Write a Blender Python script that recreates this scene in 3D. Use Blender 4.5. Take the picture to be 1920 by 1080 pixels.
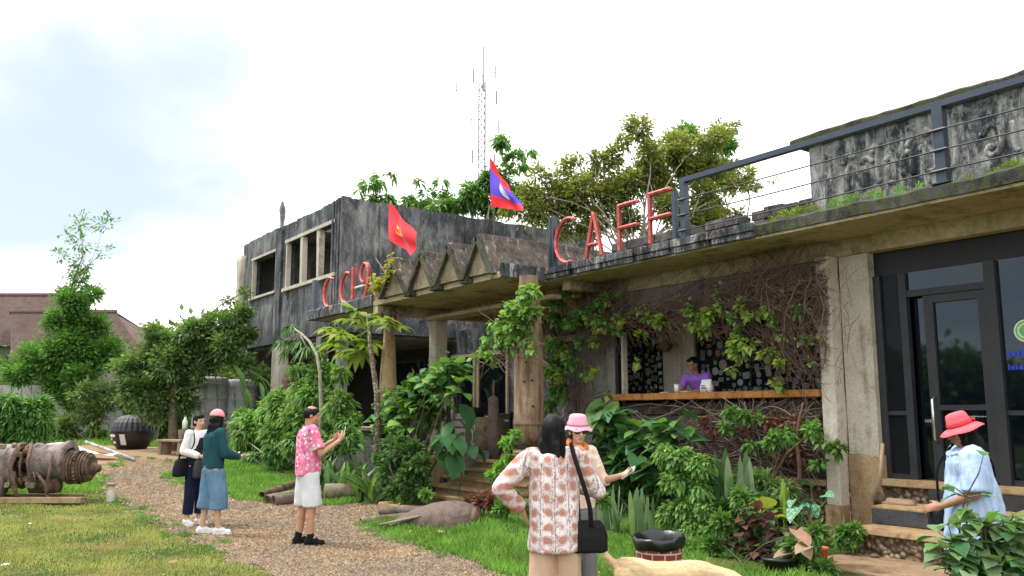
import bpy, math, random
import numpy as np
from mathutils import Vector, Matrix, Euler, noise
random.seed(7); rng = np.random.default_rng(7)
R = math.radians
for o in list(bpy.data.objects): bpy.data.objects.remove(o)
S = bpy.context.scene; COL = S.collection

# ---------------- camera, sky, sun, exposure ----------------
F_PX, PITCH, YAW, EYE = 1600.0, R(8.39), R(144.4), 1.62
cam_d = bpy.data.cameras.new('camera'); cam = bpy.data.objects.new('camera', cam_d); COL.objects.link(cam)
cam_d.sensor_width = 36; cam_d.lens = 30.0; cam_d.clip_end = 2000
cam.location = (0, 0, EYE); cam.rotation_euler = (R(90)+PITCH, 0, YAW-R(90)); S.camera = cam
SUN_EL, SUN_AZ = R(58), R(215)          # direction the light comes from (math angle, from +X)
W = bpy.data.worlds.new('World'); S.world = W; W.use_nodes = True
S.view_settings.view_transform = 'Standard'; S.view_settings.look = 'None'
S.view_settings.exposure = 1.0; S.view_settings.gamma = 1; S.view_settings.use_curve_mapping = False

def ray(px, py):
    r = (px-960)/F_PX; u = (540-py)/F_PX
    f = math.cos(PITCH)-u*math.sin(PITCH); z = math.sin(PITCH)+u*math.cos(PITCH)
    return Vector((f*math.cos(YAW)+r*math.sin(YAW), f*math.sin(YAW)-r*math.cos(YAW), z))
def at(px, py, d):                       # a point seen at (px,py), d metres ahead horizontally
    v = ray(px, py); h = math.cos(YAW)*v.x+math.sin(YAW)*v.y
    return Vector((0, 0, EYE))+v*(d/h)
def onY(px, py, Y): v = ray(px, py); return Vector((0, 0, EYE))+v*(Y/v.y)
def onX(px, py, X): v = ray(px, py); return Vector((0, 0, EYE))+v*(X/v.x)
def onZ(px, py, Z): v = ray(px, py); return Vector((0, 0, EYE))+v*((Z-EYE)/v.z)
def sm(a, b, t): t = np.clip((t-a)/(b-a), 0, 1); return t*t*(3-2*t)
def H(x, y):
    x = np.asarray(x, float); y = np.asarray(y, float)
    z = .13*sm(5.2, 7.6, y)*sm(-2, 2, 14+x) + .62*sm(13, 27, -x)
    return z+.025*np.sin(x*.9+1)*np.sin(y*.8)*sm(2, 8, -x)+.012*np.sin(x*2.3)*np.cos(y*2.9)
def onG(px, py):
    v = ray(px, py); t = 2.0
    for k in range(4000):
        p = Vector((0, 0, EYE))+v*t
        if p.z <= float(H(p.x, p.y)): return p
        t += .02
    return p
VIEW = Vector((math.cos(YAW), math.sin(YAW), 0)); RIGHT = Vector((math.sin(YAW), -math.cos(YAW), 0))

# sky: Nishita with high thin cloud over nearly all of it
nt = W.node_tree; nt.nodes.clear(); N = nt.nodes.new; LK = nt.links.new
tc = N('ShaderNodeTexCoord'); out = N('ShaderNodeOutputWorld')
sky = N('ShaderNodeTexSky'); sky.sky_type = 'NISHITA'; sky.sun_disc = False
sky.sun_elevation = SUN_EL; sky.sun_rotation = R(90)-SUN_AZ
b1 = N('ShaderNodeBackground'); b1.inputs[1].default_value = .12; LK(sky.outputs[0], b1.inputs[0])
b2 = N('ShaderNodeBackground'); b2.inputs[1].default_value = 1.2
sep = N('ShaderNodeSeparateXYZ'); LK(tc.outputs['Generated'], sep.inputs[0])
mz = N('ShaderNodeMath'); mz.operation = 'ADD'; LK(sep.outputs[2], mz.inputs[0]); mz.inputs[1].default_value = .35
mz2 = N('ShaderNodeMath'); mz2.operation = 'MAXIMUM'; LK(mz.outputs[0], mz2.inputs[0]); mz2.inputs[1].default_value = .2
dv = N('ShaderNodeVectorMath'); dv.operation = 'DIVIDE'; LK(tc.outputs['Generated'], dv.inputs[0])
cb = N('ShaderNodeCombineXYZ')
for i in range(3): LK(mz2.outputs[0], cb.inputs[i])
LK(cb.outputs[0], dv.inputs[1])
ns = N('ShaderNodeTexNoise'); ns.inputs['Scale'].default_value = 1.5; ns.inputs['Detail'].default_value = 5; ns.inputs['Roughness'].default_value = .5
ns.inputs['Distortion'].default_value = .25
LK(dv.outputs[0], ns.inputs['Vector'])
# openings in the cloud: two broad ones of which one is in view at the left
def opening(px, py, k0, k1):
    d = ray(px, py).normalized()
    dt = N('ShaderNodeVectorMath'); dt.operation = 'DOT_PRODUCT'; LK(tc.outputs['Generated'], dt.inputs[0]); dt.inputs[1].default_value = d
    mr = N('ShaderNodeMapRange'); mr.interpolation_type = 'SMOOTHSTEP'; LK(dt.outputs['Value'], mr.inputs[0])
    mr.inputs[1].default_value = math.cos(R(k0)); mr.inputs[2].default_value = math.cos(R(k1)); return mr.outputs[0]
def madd(a, b, op='ADD'):
    m = N('ShaderNodeMath'); m.operation = op
    for i, v in enumerate((a, b)):
        if isinstance(v, (int, float)): m.inputs[i].default_value = v
        else: LK(v, m.inputs[i])
    return m.outputs[0]
def opening_dir(d, k0, k1):
    d = Vector(d).normalized(); dt = N('ShaderNodeVectorMath'); dt.operation = 'DOT_PRODUCT'; LK(tc.outputs['Generated'], dt.inputs[0]); dt.inputs[1].default_value = d
    mr = N('ShaderNodeMapRange'); mr.interpolation_type = 'SMOOTHSTEP'; LK(dt.outputs['Value'], mr.inputs[0])
    mr.inputs[1].default_value = math.cos(R(k0)); mr.inputs[2].default_value = math.cos(R(k1)); return mr.outputs[0]
o3 = opening_dir((-.45, -.85, .22), 42, 12)       # the blue grey bank of cloud that the glass front mirrors
o1 = opening(235, 215, 14, 1); o2 = opening(20, 300, 12, 1)
tot = madd(madd(madd(o3, .6, 'MULTIPLY'), madd(madd(o1, .75, 'MULTIPLY'), madd(o2, .12, 'MULTIPLY'))), madd(madd(ns.outputs[0], -.46), 2.2, 'MULTIPLY'))
mr = N('ShaderNodeMapRange'); mr.interpolation_type = 'SMOOTHSTEP'; LK(tot, mr.inputs[0])
mr.inputs[1].default_value = .10; mr.inputs[2].default_value = 1.0; mr.inputs[3].default_value = 0; mr.inputs[4].default_value = .62
cm = N('ShaderNodeMix'); cm.data_type = 'RGBA'; LK(madd(madd(mr.outputs[0], .62, 'POWER'), 1.2, 'MULTIPLY'), cm.inputs[0]); cm.inputs[6].default_value = (1, 1.0, .975, 1); cm.inputs[7].default_value = (.25, .29, .37, 1); LK(cm.outputs[2], b2.inputs[0])
mx = N('ShaderNodeMixShader'); LK(madd(mr.outputs[0], .3, 'MULTIPLY'), mx.inputs[0]); LK(b2.outputs[0], mx.inputs[1]); LK(b1.outputs[0], mx.inputs[2])
LK(mx.outputs[0], out.inputs[0])
sl = bpy.data.lights.new('sun', 'SUN'); sl.energy = 1.8; sl.angle = R(8); sl.color = (1, .96, .9)
sun = bpy.data.objects.new('sun', sl); COL.objects.link(sun)
sd = Vector((math.cos(SUN_AZ)*math.cos(SUN_EL), math.sin(SUN_AZ)*math.cos(SUN_EL), math.sin(SUN_EL)))
sun.rotation_euler = sd.to_track_quat('Z', 'Y').to_euler(); sun.location = (0, 0, 30)

# ---------------- mesh helpers ----------------
class MB:
    def __init__(s): s.v = []; s.f = []
    def add(s, v, f):
        b = len(s.v); s.v += [tuple(p) for p in v]; s.f += [tuple(i+b for i in q) for q in f]; return s
    def box(s, c, d, rot=None):
        x, y, z = d[0]/2, d[1]/2, d[2]/2; c = Vector(c)
        vs = [Vector(p) for p in ((-x,-y,-z),(x,-y,-z),(x,y,-z),(-x,y,-z),(-x,-y,z),(x,-y,z),(x,y,z),(-x,y,z))]
        if rot is not None: vs = [rot @ p for p in vs]
        return s.add([c+p for p in vs], [(0,3,2,1),(4,5,6,7),(0,1,5,4),(1,2,6,5),(2,3,7,6),(3,0,4,7)])
    def bb(s, a, b): return s.box([(a[i]+b[i])/2 for i in range(3)], [abs(b[i]-a[i]) for i in range(3)])
    def chip(s, a, b, j=.01, bev=.012):   # a block with worn, slightly uneven, chamfered edges
        c = [(a[i]+b[i])/2 for i in range(3)]; h = [abs(b[i]-a[i])/2 for i in range(3)]; bev = min(bev, min(h)*.4)
        vs = []
        for z, k in ((-h[2], 1), (-h[2]+bev, 0), (h[2]-bev, 0), (h[2], 1)):
            for sx, sy in ((-1,-1),(1,-1),(1,1),(-1,1)):
                vs.append((c[0]+sx*(h[0]-k*bev)+random.uniform(-j, j), c[1]+sy*(h[1]-k*bev)+random.uniform(-j, j), c[2]+z+random.uniform(-j, j)*.4))
        fs = [(3,2,1,0), (12,13,14,15)]
        for r in range(3):
            for i in range(4): fs.append((r*4+i, r*4+(i+1)%4, r*4+4+(i+1)%4, r*4+4+i))
        return s.add(vs, fs)
    def tube(s, pts, rad, n=8, caps=True, flat=1.0):
        pts = [Vector(p) for p in pts]; m = len(pts)
        if not hasattr(rad, '__len__'): rad = [rad]*m
        t0 = (pts[1]-pts[0]).normalized(); up = Vector((0, 0, 1)) if abs(t0.z) < .9 else Vector((1, 0, 0))
        a = t0.cross(up).normalized(); vs = []; prev = t0
        for i in range(m):
            t = (pts[min(i+1, m-1)]-pts[max(i-1, 0)])
            t = t.normalized() if t.length > 1e-9 else prev
            a = (a-t*a.dot(t)); a = a.normalized() if a.length > 1e-6 else t.orthogonal().normalized(); b = t.cross(a); prev = t
            for k in range(n):
                w = 2*math.pi*k/n; vs.append(pts[i]+a*math.cos(w)*rad[i]+b*math.sin(w)*rad[i]*flat)
        fs = [(i*n+k, i*n+(k+1) % n, (i+1)*n+(k+1) % n, (i+1)*n+k) for i in range(m-1) for k in range(n)]
        if caps: fs += [tuple(range(n))[::-1], tuple((m-1)*n+k for k in range(n))]
        return s.add(vs, fs)
    def cap(s, p0, r0, p1, r1, n=12):      # rounded cone
        p0, p1 = Vector(p0), Vector(p1); t = (p1-p0).normalized(); P = []; Q = []
        for w in (-88, -60, -30): P.append(p0+t*r0*math.sin(R(w))); Q.append(r0*math.cos(R(w)))
        P += [p0, p1]; Q += [r0, r1]
        for w in (30, 60, 88): P.append(p1+t*r1*math.sin(R(w))); Q.append(r1*math.cos(R(w)))
        return s.tube(P, Q, n)
    def ell(s, c, r, M=None, n=14, m=9):
        c = Vector(c); vs = [Vector((0, 0, -r[2]))]
        for i in range(1, m):
            w = math.pi*i/m-math.pi/2
            for k in range(n): a = 2*math.pi*k/n; vs.append(Vector((r[0]*math.cos(w)*math.cos(a), r[1]*math.cos(w)*math.sin(a), r[2]*math.sin(w))))
        vs.append(Vector((0, 0, r[2])))
        if M is not None: vs = [M @ p for p in vs]
        fs = [(0, 1+(k+1) % n, 1+k) for k in range(n)]
        for i in range(m-2):
            for k in range(n): fs.append((1+i*n+k, 1+i*n+(k+1) % n, 1+(i+1)*n+(k+1) % n, 1+(i+1)*n+k))
        T = len(vs)-1; fs += [(T, 1+(m-2)*n+k, 1+(m-2)*n+(k+1) % n) for k in range(n)]
        return s.add([c+p for p in vs], fs)
    def loft(s, rings, n=20, M=None, caps=True):   # rings: (cx,cy,cz,rx,ry[,power])
        vs = []
        for q in rings:
            cx, cy, cz, rx, ry = q[:5]; pw = q[5] if len(q) > 5 else 1
            for k in range(n):
                a = 2*math.pi*k/n; ca, sa = math.cos(a), math.sin(a)
                vs.append(Vector((cx+rx*math.copysign(abs(ca)**pw, ca), cy+ry*math.copysign(abs(sa)**pw, sa), cz)))
        if M is not None: vs = [M @ p for p in vs]
        m = len(rings); fs = [(i*n+k, i*n+(k+1) % n, (i+1)*n+(k+1) % n, (i+1)*n+k) for i in range(m-1) for k in range(n)]
        if caps: fs += [tuple(range(n))[::-1], tuple((m-1)*n+k for k in range(n))]
        return s.add(vs, fs)
    def lathe(s, prof, c=(0, 0, 0), n=24, M=None, caps=False):  # prof: (r,z)
        r = s.loft([(0, 0, z, max(q, 1e-4), max(q, 1e-4)) for q, z in prof], n, M if M is None else M, caps)
        if any(c):
            k = len(prof)*n
            for i in range(len(s.v)-k, len(s.v)): p = s.v[i]; s.v[i] = (p[0]+c[0], p[1]+c[1], p[2]+c[2])
        return s
    def prism(s, poly, a, b):               # poly in (x,z); extruded along y from a to b
        n = len(poly); vs = [(x, a, z) for x, z in poly]+[(x, b, z) for x, z in poly]
        return s.add(vs, [tuple(range(n)), tuple(range(2*n-1, n-1, -1))]+[(i, n+i, n+(i+1) % n, (i+1) % n) for i in range(n)])

def link(name, me, m, parent=None, smooth=False):
    if m is not None: me.materials.append(m)
    if smooth: me.polygons.foreach_set('use_smooth', [True]*len(me.polygons))
    o = bpy.data.objects.new(name, me); COL.objects.link(o)
    if parent is not None: o.parent = parent
    return o
def off(parent):
    v = Vector((0, 0, 0))
    while parent is not None: v += parent.location; parent = parent.parent
    return v
def obj(name, mb, m, parent=None, smooth=False, local=False, kind=None, label=None):
    """link one mesh; vertices are given in world space (local=True: in the parent's space)"""
    vs = mb.v
    if parent is not None and not local:
        d = off(parent); vs = [(p[0]-d.x, p[1]-d.y, p[2]-d.z) for p in vs]
    me = bpy.data.meshes.new(name); me.from_pydata(vs, [], mb.f); me.update()
    o = link(name, me, m, parent, smooth)
    if kind: o['kind'] = kind
    if label: o['label'] = label
    return o
def npobj(name, V, Fc, m, parent=None, kind=None, local=False, smooth=False):
    if parent is not None and not local: V = V-np.array(off(parent))
    me = bpy.data.meshes.new(name); k = Fc.shape[1]
    me.vertices.add(len(V)); me.vertices.foreach_set('co', V.astype(np.float32).ravel())
    me.loops.add(Fc.size); me.loops.foreach_set('vertex_index', Fc.astype(np.int32).ravel())
    me.polygons.add(len(Fc)); me.polygons.foreach_set('loop_start', np.arange(0, Fc.size, k, dtype=np.int32))
    me.polygons.foreach_set('loop_total', np.full(len(Fc), k, dtype=np.int32)); me.update(calc_edges=True)
    o = link(name, me, m, parent, smooth)
    if kind: o['kind'] = kind
    return o
def thing(name, label, cat, loc=(0, 0, 0), rz=0, group=None):
    o = bpy.data.objects.new(name, None); COL.objects.link(o); o.empty_display_size = .1
    o.location = loc; o.rotation_euler = (0, 0, rz); o['label'] = label; o['category'] = cat
    if group: o['group'] = group
    return o
def tag(o, label, cat, group=None):
    o['label'] = label; o['category'] = cat
    if group: o['group'] = group
    return o
def recenter(o):                            # put a top-level mesh's origin at its base
    n = len(o.data.vertices); a = np.empty(n*3); o.data.vertices.foreach_get('co', a); a = a.reshape(-1, 3)
    c = np.array([(a[:, 0].min()+a[:, 0].max())/2, (a[:, 1].min()+a[:, 1].max())/2, a[:, 2].min()])
    o.data.vertices.foreach_set('co', (a-c).ravel()); o.location = tuple(Vector(o.location)+Vector(c)); o.data.update(); return o

# ---------------- materials ----------------
class NG:
    def __init__(s, name):
        s.m = bpy.data.materials.new(name); s.m.use_nodes = True; s.t = s.m.node_tree; s.t.nodes.clear()
        s.o = s.n('ShaderNodeOutputMaterial'); s.b = s.n('ShaderNodeBsdfPrincipled'); s.l(s.b.outputs[0], s.o.inputs[0])
        s.tc = s.n('ShaderNodeTexCoord'); s.geo = None
    def n(s, t, **k):
        x = s.t.nodes.new(t)
        for a, b in k.items(): setattr(x, a, b)
        return x
    def l(s, a, b): s.t.links.new(a, b)
    def set(s, sock, v):
        if isinstance(v, (int, float)): sock.default_value = v
        elif isinstance(v, (tuple, list)): sock.default_value = tuple(v) if len(v) == len(sock.default_value) else tuple(v)+(1,)
        else: s.l(v, sock)
    def vec(s, st=(1, 1, 1), src='Object'):
        mp = s.n('ShaderNodeMapping'); s.l(s.tc.outputs[src], mp.inputs[0]); mp.inputs['Scale'].default_value = st; return mp.outputs[0]
    def noise(s, sc, st=(1, 1, 1), det=6, ro=.6, dist=0):
        x = s.n('ShaderNodeTexNoise'); s.l(s.vec(st), x.inputs['Vector'])
        x.inputs['Scale'].default_value = sc; x.inputs['Detail'].default_value = det; x.inputs['Roughness'].default_value = ro; x.inputs['Distortion'].default_value = dist
        return x.outputs[0]
    def vor(s, sc, st=(1, 1, 1), feat='F1', outp='Distance', rnd=1):
        x = s.n('ShaderNodeTexVoronoi', feature=feat); s.l(s.vec(st), x.inputs['Vector']); x.inputs['Scale'].default_value = sc
        x.inputs['Randomness'].default_value = rnd; return x.outputs[outp]
    def ramp(s, f, cols, const=False):
        x = s.n('ShaderNodeValToRGB'); s.set(x.inputs[0], f); cr = x.color_ramp
        if const: cr.interpolation = 'CONSTANT'
        while len(cr.elements) < len(cols): cr.elements.new(.5)
        for e, (p, c) in zip(cr.elements, cols): e.position = p; e.color = tuple(c)+(1,) if len(c) == 3 else c
        return x.outputs[0]
    def math(s, op, a, b=0, c=None):
        x = s.n('ShaderNodeMath', operation=op); s.set(x.inputs[0], a); s.set(x.inputs[1], b)
        if c is not None: s.set(x.inputs[2], c)
        return x.outputs[0]
    def mapr(s, v, a, b, c=0, d=1):
        x = s.n('ShaderNodeMapRange'); s.set(x.inputs[0], v)
        for i, q in enumerate((a, b, c, d)): x.inputs[i+1].default_value = q
        return x.outputs[0]
    def mix(s, f, a, b, bt='MIX'):
        x = s.n('ShaderNodeMix', data_type='RGBA', blend_type=bt); s.set(x.inputs[0], f); s.set(x.inputs[6], a); s.set(x.inputs[7], b); return x.outputs[2]
    def bump(s, h, st=.3, d=.02):
        x = s.n('ShaderNodeBump'); x.inputs['Strength'].default_value = st; x.inputs['Distance'].default_value = d; s.l(h, x.inputs['Height']); s.l(x.outputs[0], s.b.inputs['Normal'])
    def rand(s):
        g = s.n('ShaderNodeNewGeometry'); oi = s.n('ShaderNodeObjectInfo')
        return s.math('FRACT', s.math('ADD', g.outputs['Random Per Island'], oi.outputs['Random']))
    def done(s, col, rough=.85, metal=0, spec=.3):
        s.set(s.b.inputs['Base Color'], col); s.set(s.b.inputs['Roughness'], rough); s.b.inputs['Metallic'].default_value = metal
        s.b.inputs['Specular IOR Level'].default_value = spec; return s.m
def g3(v): return (v, v, v)
def mul(c, k): return tuple(x*k for x in c)
def plain(name, c, rough=.7, metal=0, spec=.3, var=.25, sc=6, bump=.15, bsc=60, st=(1, 1, 1), objr=0):
    g = NG(name); f = g.noise(sc, st)
    col = g.ramp(f, [(.3, mul(c, 1-var)), (.7, mul(c, 1+var))])
    if objr:
        oi = g.n('ShaderNodeObjectInfo'); col = g.mix(1, col, g.ramp(oi.outputs['Random'], [(0, g3(1-objr)), (1, g3(1))]), 'MULTIPLY')
    if bump: g.bump(g.noise(bsc, st, 4), bump, .01)
    return g.done(col, rough, metal, spec)
def concrete(name, light, dark, grime=(.02, .022, .024), amount=.5, streak=.6, sc=1.2, moss=0, rough=.9, objr=0, white=0):
    """weathered concrete: two tones, black vertical run-off streaks, pits, optional moss and lime"""
    g = NG(name); a = g.noise(sc, det=8, ro=.65); col = g.ramp(a, [(.3, dark), (.7, light)])
    fine = g.noise(sc*14, det=5, ro=.7); col = g.mix(1, col, g.ramp(fine, [(.3, g3(.72)), (.7, g3(1.12))]), 'MULTIPLY')
    st = g.noise(sc*3.2, (1, 1, .12), 7, .7, .3); bl = g.noise(sc*1.7, det=9, ro=.75, dist=.4)
    k = g.math('ADD', g.math('MULTIPLY', st, streak), g.math('MULTIPLY', bl, 1-streak))
    m = g.mapr(k, .5+.28*(.5-amount)-.05, .5+.28*(.5-amount)+.09); col = g.mix(m, col, grime)
    if white:
        w = g.noise(sc*5, (1, 1, .3), 9, .8, .5); col = g.mix(g.mapr(w, .58-.06*white, .68-.06*white, 0, .8), col, (.42, .42, .4))
    if moss:
        w = g.noise(sc*4, det=9, ro=.75); col = g.mix(g.mapr(w, .6-.12*moss, .7-.12*moss, 0, .9), col, (.07, .085, .02))
    if objr:
        oi = g.n('ShaderNodeObjectInfo'); col = g.mix(1, col, g.ramp(oi.outputs['Random'], [(0, g3(1-objr)), (1, g3(1))]), 'MULTIPLY')
    g.bump(g.math('ADD', g.noise(sc*25, det=8, ro=.7), g.math('MULTIPLY', a, 1.5)), .45, .03)
    return g.done(col, rough, 0, .25)
def leafmat(name, cols, trans=.35, rough=.5, vein=False):
    g = NG(name); r = g.rand(); n = len(cols); cols = [tuple((x*.86+.14*(c[0]*.3+c[1]*.6+c[2]*.1))*1.12 for x in c) for c in cols]; col = g.ramp(r, [(i/(max(n-1, 1)), c) for i, c in enumerate(cols)])
    big = g.noise(1.6, det=3); col = g.mix(1, col, g.ramp(big, [(.35, g3(.72)), (.65, g3(1.15))]), 'MULTIPLY')
    g.set(g.b.inputs['Base Color'], col); g.b.inputs['Roughness'].default_value = rough; g.b.inputs['Specular IOR Level'].default_value = .25
    tr = g.n('ShaderNodeBsdfTranslucent'); g.l(g.mix(1, col, (1.25, 1.3, .6, 1), 'MULTIPLY'), tr.inputs[0])
    ms = g.n('ShaderNodeMixShader'); ms.inputs[0].default_value = trans; g.l(g.b.outputs[0], ms.inputs[1]); g.l(tr.outputs[0], ms.inputs[2]); g.l(ms.outputs[0], g.o.inputs[0])
    return g.m
M = {}
M['tan'] = concrete('tan_concrete', (.55, .46, .31), (.39, .31, .195), (.11, .08, .05), .3, .25, 1.3)
M['pale'] = concrete('pale_concrete', (.6, .55, .47), (.46, .41, .34), (.2, .165, .13), .26, .5, 2.2)
M['pillar'] = concrete('limewashed_pillar', (.68, .62, .54), (.54, .48, .4), (.3, .23, .17), .22, .4, 3)
M['ochre'] = concrete('muddy_concrete', (.45, .33, .2), (.33, .22, .12), (.2, .12, .06), .35, .4, 2)
M['grey'] = concrete('grey_plaster', (.27, .26, .25), (.19, .185, .18), (.07, .07, .07), .35, .6, 1.5)
M['black'] = concrete('blackened_concrete', (.14, .145, .155), (.075, .08, .09), (.018, .02, .025), .6, .5, 1.1, white=1.1)
def sootmat():
    g = NG('sooty_concrete'); big = g.noise(.42, det=5, ro=.6); mid = g.noise(2.2, (1, 1, .45), 9, .75, .6); st = g.noise(5, (1, 1, .06), 6, .65, .15); fine = g.noise(30, det=6, ro=.75)
    c = g.ramp(g.math('ADD', g.math('MULTIPLY', big, .4), g.math('MULTIPLY', mid, .6)), [(.40, (.03, .032, .038)), (.475, (.065, .068, .078)), (.53, (.14, .143, .152)), (.6, (.26, .255, .25))])
    c = g.mix(g.mapr(st, .5, .66, 0, .65), c, (.022, .024, .03, 1)); c = g.mix(g.mapr(st, .3, .42, .45, 0), c, (.2, .2, .205, 1))
    sp = g.noise(7, (1, 1, .6), 9, .85, 1.2); c = g.mix(g.mapr(sp, .57, .64, 0, .8), c, (.45, .45, .44, 1)); c = g.mix(1, c, g.ramp(fine, [(.3, g3(.7)), (.7, g3(1.25))]), 'MULTIPLY')
    sz = g.n('ShaderNodeSeparateXYZ'); g.l(g.vec(), sz.inputs[0])
    g.bump(g.math('ADD', fine, mid), .5, .03); return g.done(c, .92, 0, .2)
M['soot'] = sootmat()
M['blackmoss'] = concrete('mossy_black_concrete', (.13, .12, .1), (.07, .07, .07), (.02, .02, .02), .5, .3, 2, moss=1)
M['parapet'] = concrete('stained_parapet', (.42, .41, .39), (.25, .25, .26), (.035, .04, .05), .68, .3, 1.8, moss=.1, white=1.3)
M['infill'] = concrete('grey_tan_infill', (.36, .29, .2), (.25, .2, .135), (.09, .07, .05), .35, .3, 2)
M['rust_roof'] = concrete('brown_roof_plate', (.17, .13, .11), (.095, .075, .065), (.035, .032, .03), .45, .3, 2.5, white=.6)
M['brickdark'] = concrete('dark_blocks', (.19, .17, .16), (.11, .10, .1), (.03, .03, .03), .45, .2, 3, objr=.4, white=.5)
M['blocks'] = concrete('grey_blocks', (.3, .27, .25), (.2, .18, .17), (.08, .07, .06), .35, .2, 3, objr=.35)
M['step'] = concrete('muddy_step', (.5, .36, .2), (.36, .24, .12), (.2, .12, .06), .35, .1, 2.5, objr=.15)
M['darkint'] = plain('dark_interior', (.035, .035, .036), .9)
M['metal'] = plain('blue_grey_painted_steel', (.045, .06, .085), .45, .3, .5, .15)
M['frame'] = plain('dark_grey_frame', (.026, .027, .032), .5, 0, .4, .15)
M['metalblack'] = plain('black_painted_frame', (.011, .011, .013), .5, 0, .4, .2)
M['wire'] = plain('wire_rope', (.07, .07, .075), .5, .6)
M['red'] = plain('faded_red_paint', (.56, .13, .12), .6, 0, .4, .45, 11, .15)
M['redside'] = plain('dark_red_paint', (.3, .04, .035), .5, 0, .4, .3, 9, .05)
M['rust'] = concrete('rusty_steel', (.24, .15, .1), (.13, .08, .055), (.05, .035, .03), .45, .1, 4, rough=.75)
M['engine'] = concrete('purple_grey_engine_metal', (.34, .26, .25), (.2, .155, .145), (.06, .05, .045), .42, .1, 3, rough=.6)
M['rust2'] = concrete('brown_rusty_casing', (.22, .16, .135), (.14, .105, .09), (.07, .05, .04), .35, .1, 2, rough=.7)
M['bomb'] = concrete('ochre_bomb_paint', (.5, .4, .2), (.36, .27, .13), (.17, .085, .05), .42, .75, 3, rough=.6)
M['bombmain'] = concrete('brown_bomb_paint', (.36, .27, .16), (.24, .165, .1), (.13, .065, .045), .5, .75, 3, rough=.65)
M['slate'] = concrete('dark_slate_riser', (.09, .09, .095), (.055, .055, .06), (.025, .025, .027), .35, .1, 2)
M['casing'] = concrete('weathered_casing', (.3, .26, .17), (.19, .165, .105), (.09, .075, .05), .35, .1, 3, rough=.75)
M['woodor'] = concrete('orange_wood', (.55, .24, .07), (.38, .15, .04), (.12, .05, .02), .3, .1, 4, rough=.55)
M['wood'] = plain('weathered_wood', (.26, .19, .12), .8, var=.35, sc=8, st=(1, 1, .2))
M['bark'] = plain('bark', (.12, .095, .07), .95, var=.4, sc=10, bump=.6, bsc=40)
M['barkpale'] = plain('pale_bark', (.3, .27, .22), .9, var=.35, sc=12, bump=.5, bsc=40)
M['twig'] = plain('dry_vine_stem', (.13, .08, .062), .9, var=.45, sc=9, bump=0)
M['twigpale'] = plain('pale_dry_vine_stem', (.24, .18, .14), .9, var=.3, sc=9, bump=0)
M['plastic'] = plain('black_plastic', (.014, .015, .017), .35, 0, .5, .2)
M['white'] = plain('white_paint', (.72, .72, .7), .6, var=.08)
M['steel'] = plain('bright_steel', (.6, .6, .6), .25, .9)
M['terracotta'] = plain('orange_pot', (.5, .12, .05), .7)
M['tank'] = concrete('grey_tank', (.55, .56, .57), (.42, .43, .44), (.12, .12, .12), .35, .7, 2)
M['hroof'] = concrete('red_brown_roof_tiles', (.16, .105, .09), (.115, .078, .07), (.06, .045, .045), .35, .4, 1.5, objr=.12)
M['hwall'] = concrete('dull_white_wall', (.5, .49, .46), (.36, .34, .32), (.15, .13, .12), .35, .5, 1)
M['paving'] = concrete('brown_paving', (.36, .25, .155), (.25, .17, .1), (.14, .085, .05), .4, .1, 1.5)
def soilmat():
    g = NG('grassy_soil'); a = g.noise(.7, det=9, ro=.7); b = g.noise(7, det=8, ro=.75)
    c1 = g.ramp(b, [(.35, (.03, .055, .012)), (.65, (.07, .11, .022))]); c2 = g.ramp(b, [(.3, (.15, .1, .05)), (.7, (.26, .18, .1))])
    g.bump(g.noise(18, det=8, ro=.8), .8, .04); return g.done(g.mix(g.mapr(a, .5, .62, 0, .8), c1, c2), .95, 0, .1)
M['soil'] = soilmat()
def gravelmat(name, objr=False):
    g = NG(name); v = g.vor(38, outp='Color'); sp = g.n('ShaderNodeSeparateColor'); g.l(v, sp.inputs[0])
    r = g.rand() if objr else sp.outputs[0]
    col = g.ramp(r, [(0, (.10, .076, .055)), (.3, (.17, .13, .09)), (.6, (.24, .18, .122)), (.85, (.29, .225, .155)), (1, (.38, .32, .25))])
    big = g.noise(.9, det=5); col = g.mix(1, col, g.ramp(big, [(.35, (.78, .8, .84)), (.65, (1.15, 1.02, .9))]), 'MULTIPLY')
    if not objr: g.bump(g.vor(38), .9, .03)
    return g.done(col, .9, 0, .2)
M['gravel'] = gravelmat('gravel_bed'); M['gravelstone'] = gravelmat('gravel_stones', True)
def dirtmat():
    g = NG('bare_dirt'); b = g.noise(5, det=9, ro=.75); g.bump(g.noise(25, det=8), .7, .03)
    return g.done(g.ramp(b, [(.3, (.22, .14, .08)), (.7, (.36, .25, .16))]), .95, 0, .1)
M['dirt'] = dirtmat()
def pebblemat():
    g = NG('exposed_pebbles'); v = g.vor(16, outp='Color'); sp = g.n('ShaderNodeSeparateColor'); g.l(v, sp.inputs[0])
    col = g.ramp(sp.outputs[0], [(0, (.14, .1, .07)), (.5, (.28, .2, .13)), (1, (.42, .33, .24))])
    d = g.vor(16); col = g.mix(g.mapr(d, .35, .6), col, (.1, .07, .045)); g.bump(g.math('MULTIPLY', d, -1), 1, .06)
    return g.done(col, .9, 0, .2)
M['pebble'] = pebblemat()
def glassmat(name, tint=(.003, .005, .009), spec=.8):
    g = NG(name); g.b.inputs['Specular Tint'].default_value = (.78, .9, 1, 1); return g.done(tint, .03, 0, spec)
M['glass'] = glassmat('dark_glass'); M['glassin'] = glassmat('low_reflection_dark_glass', (.012, .014, .016), .12)  # darkness put in: reflection turned down for hatch and left front panes

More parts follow.
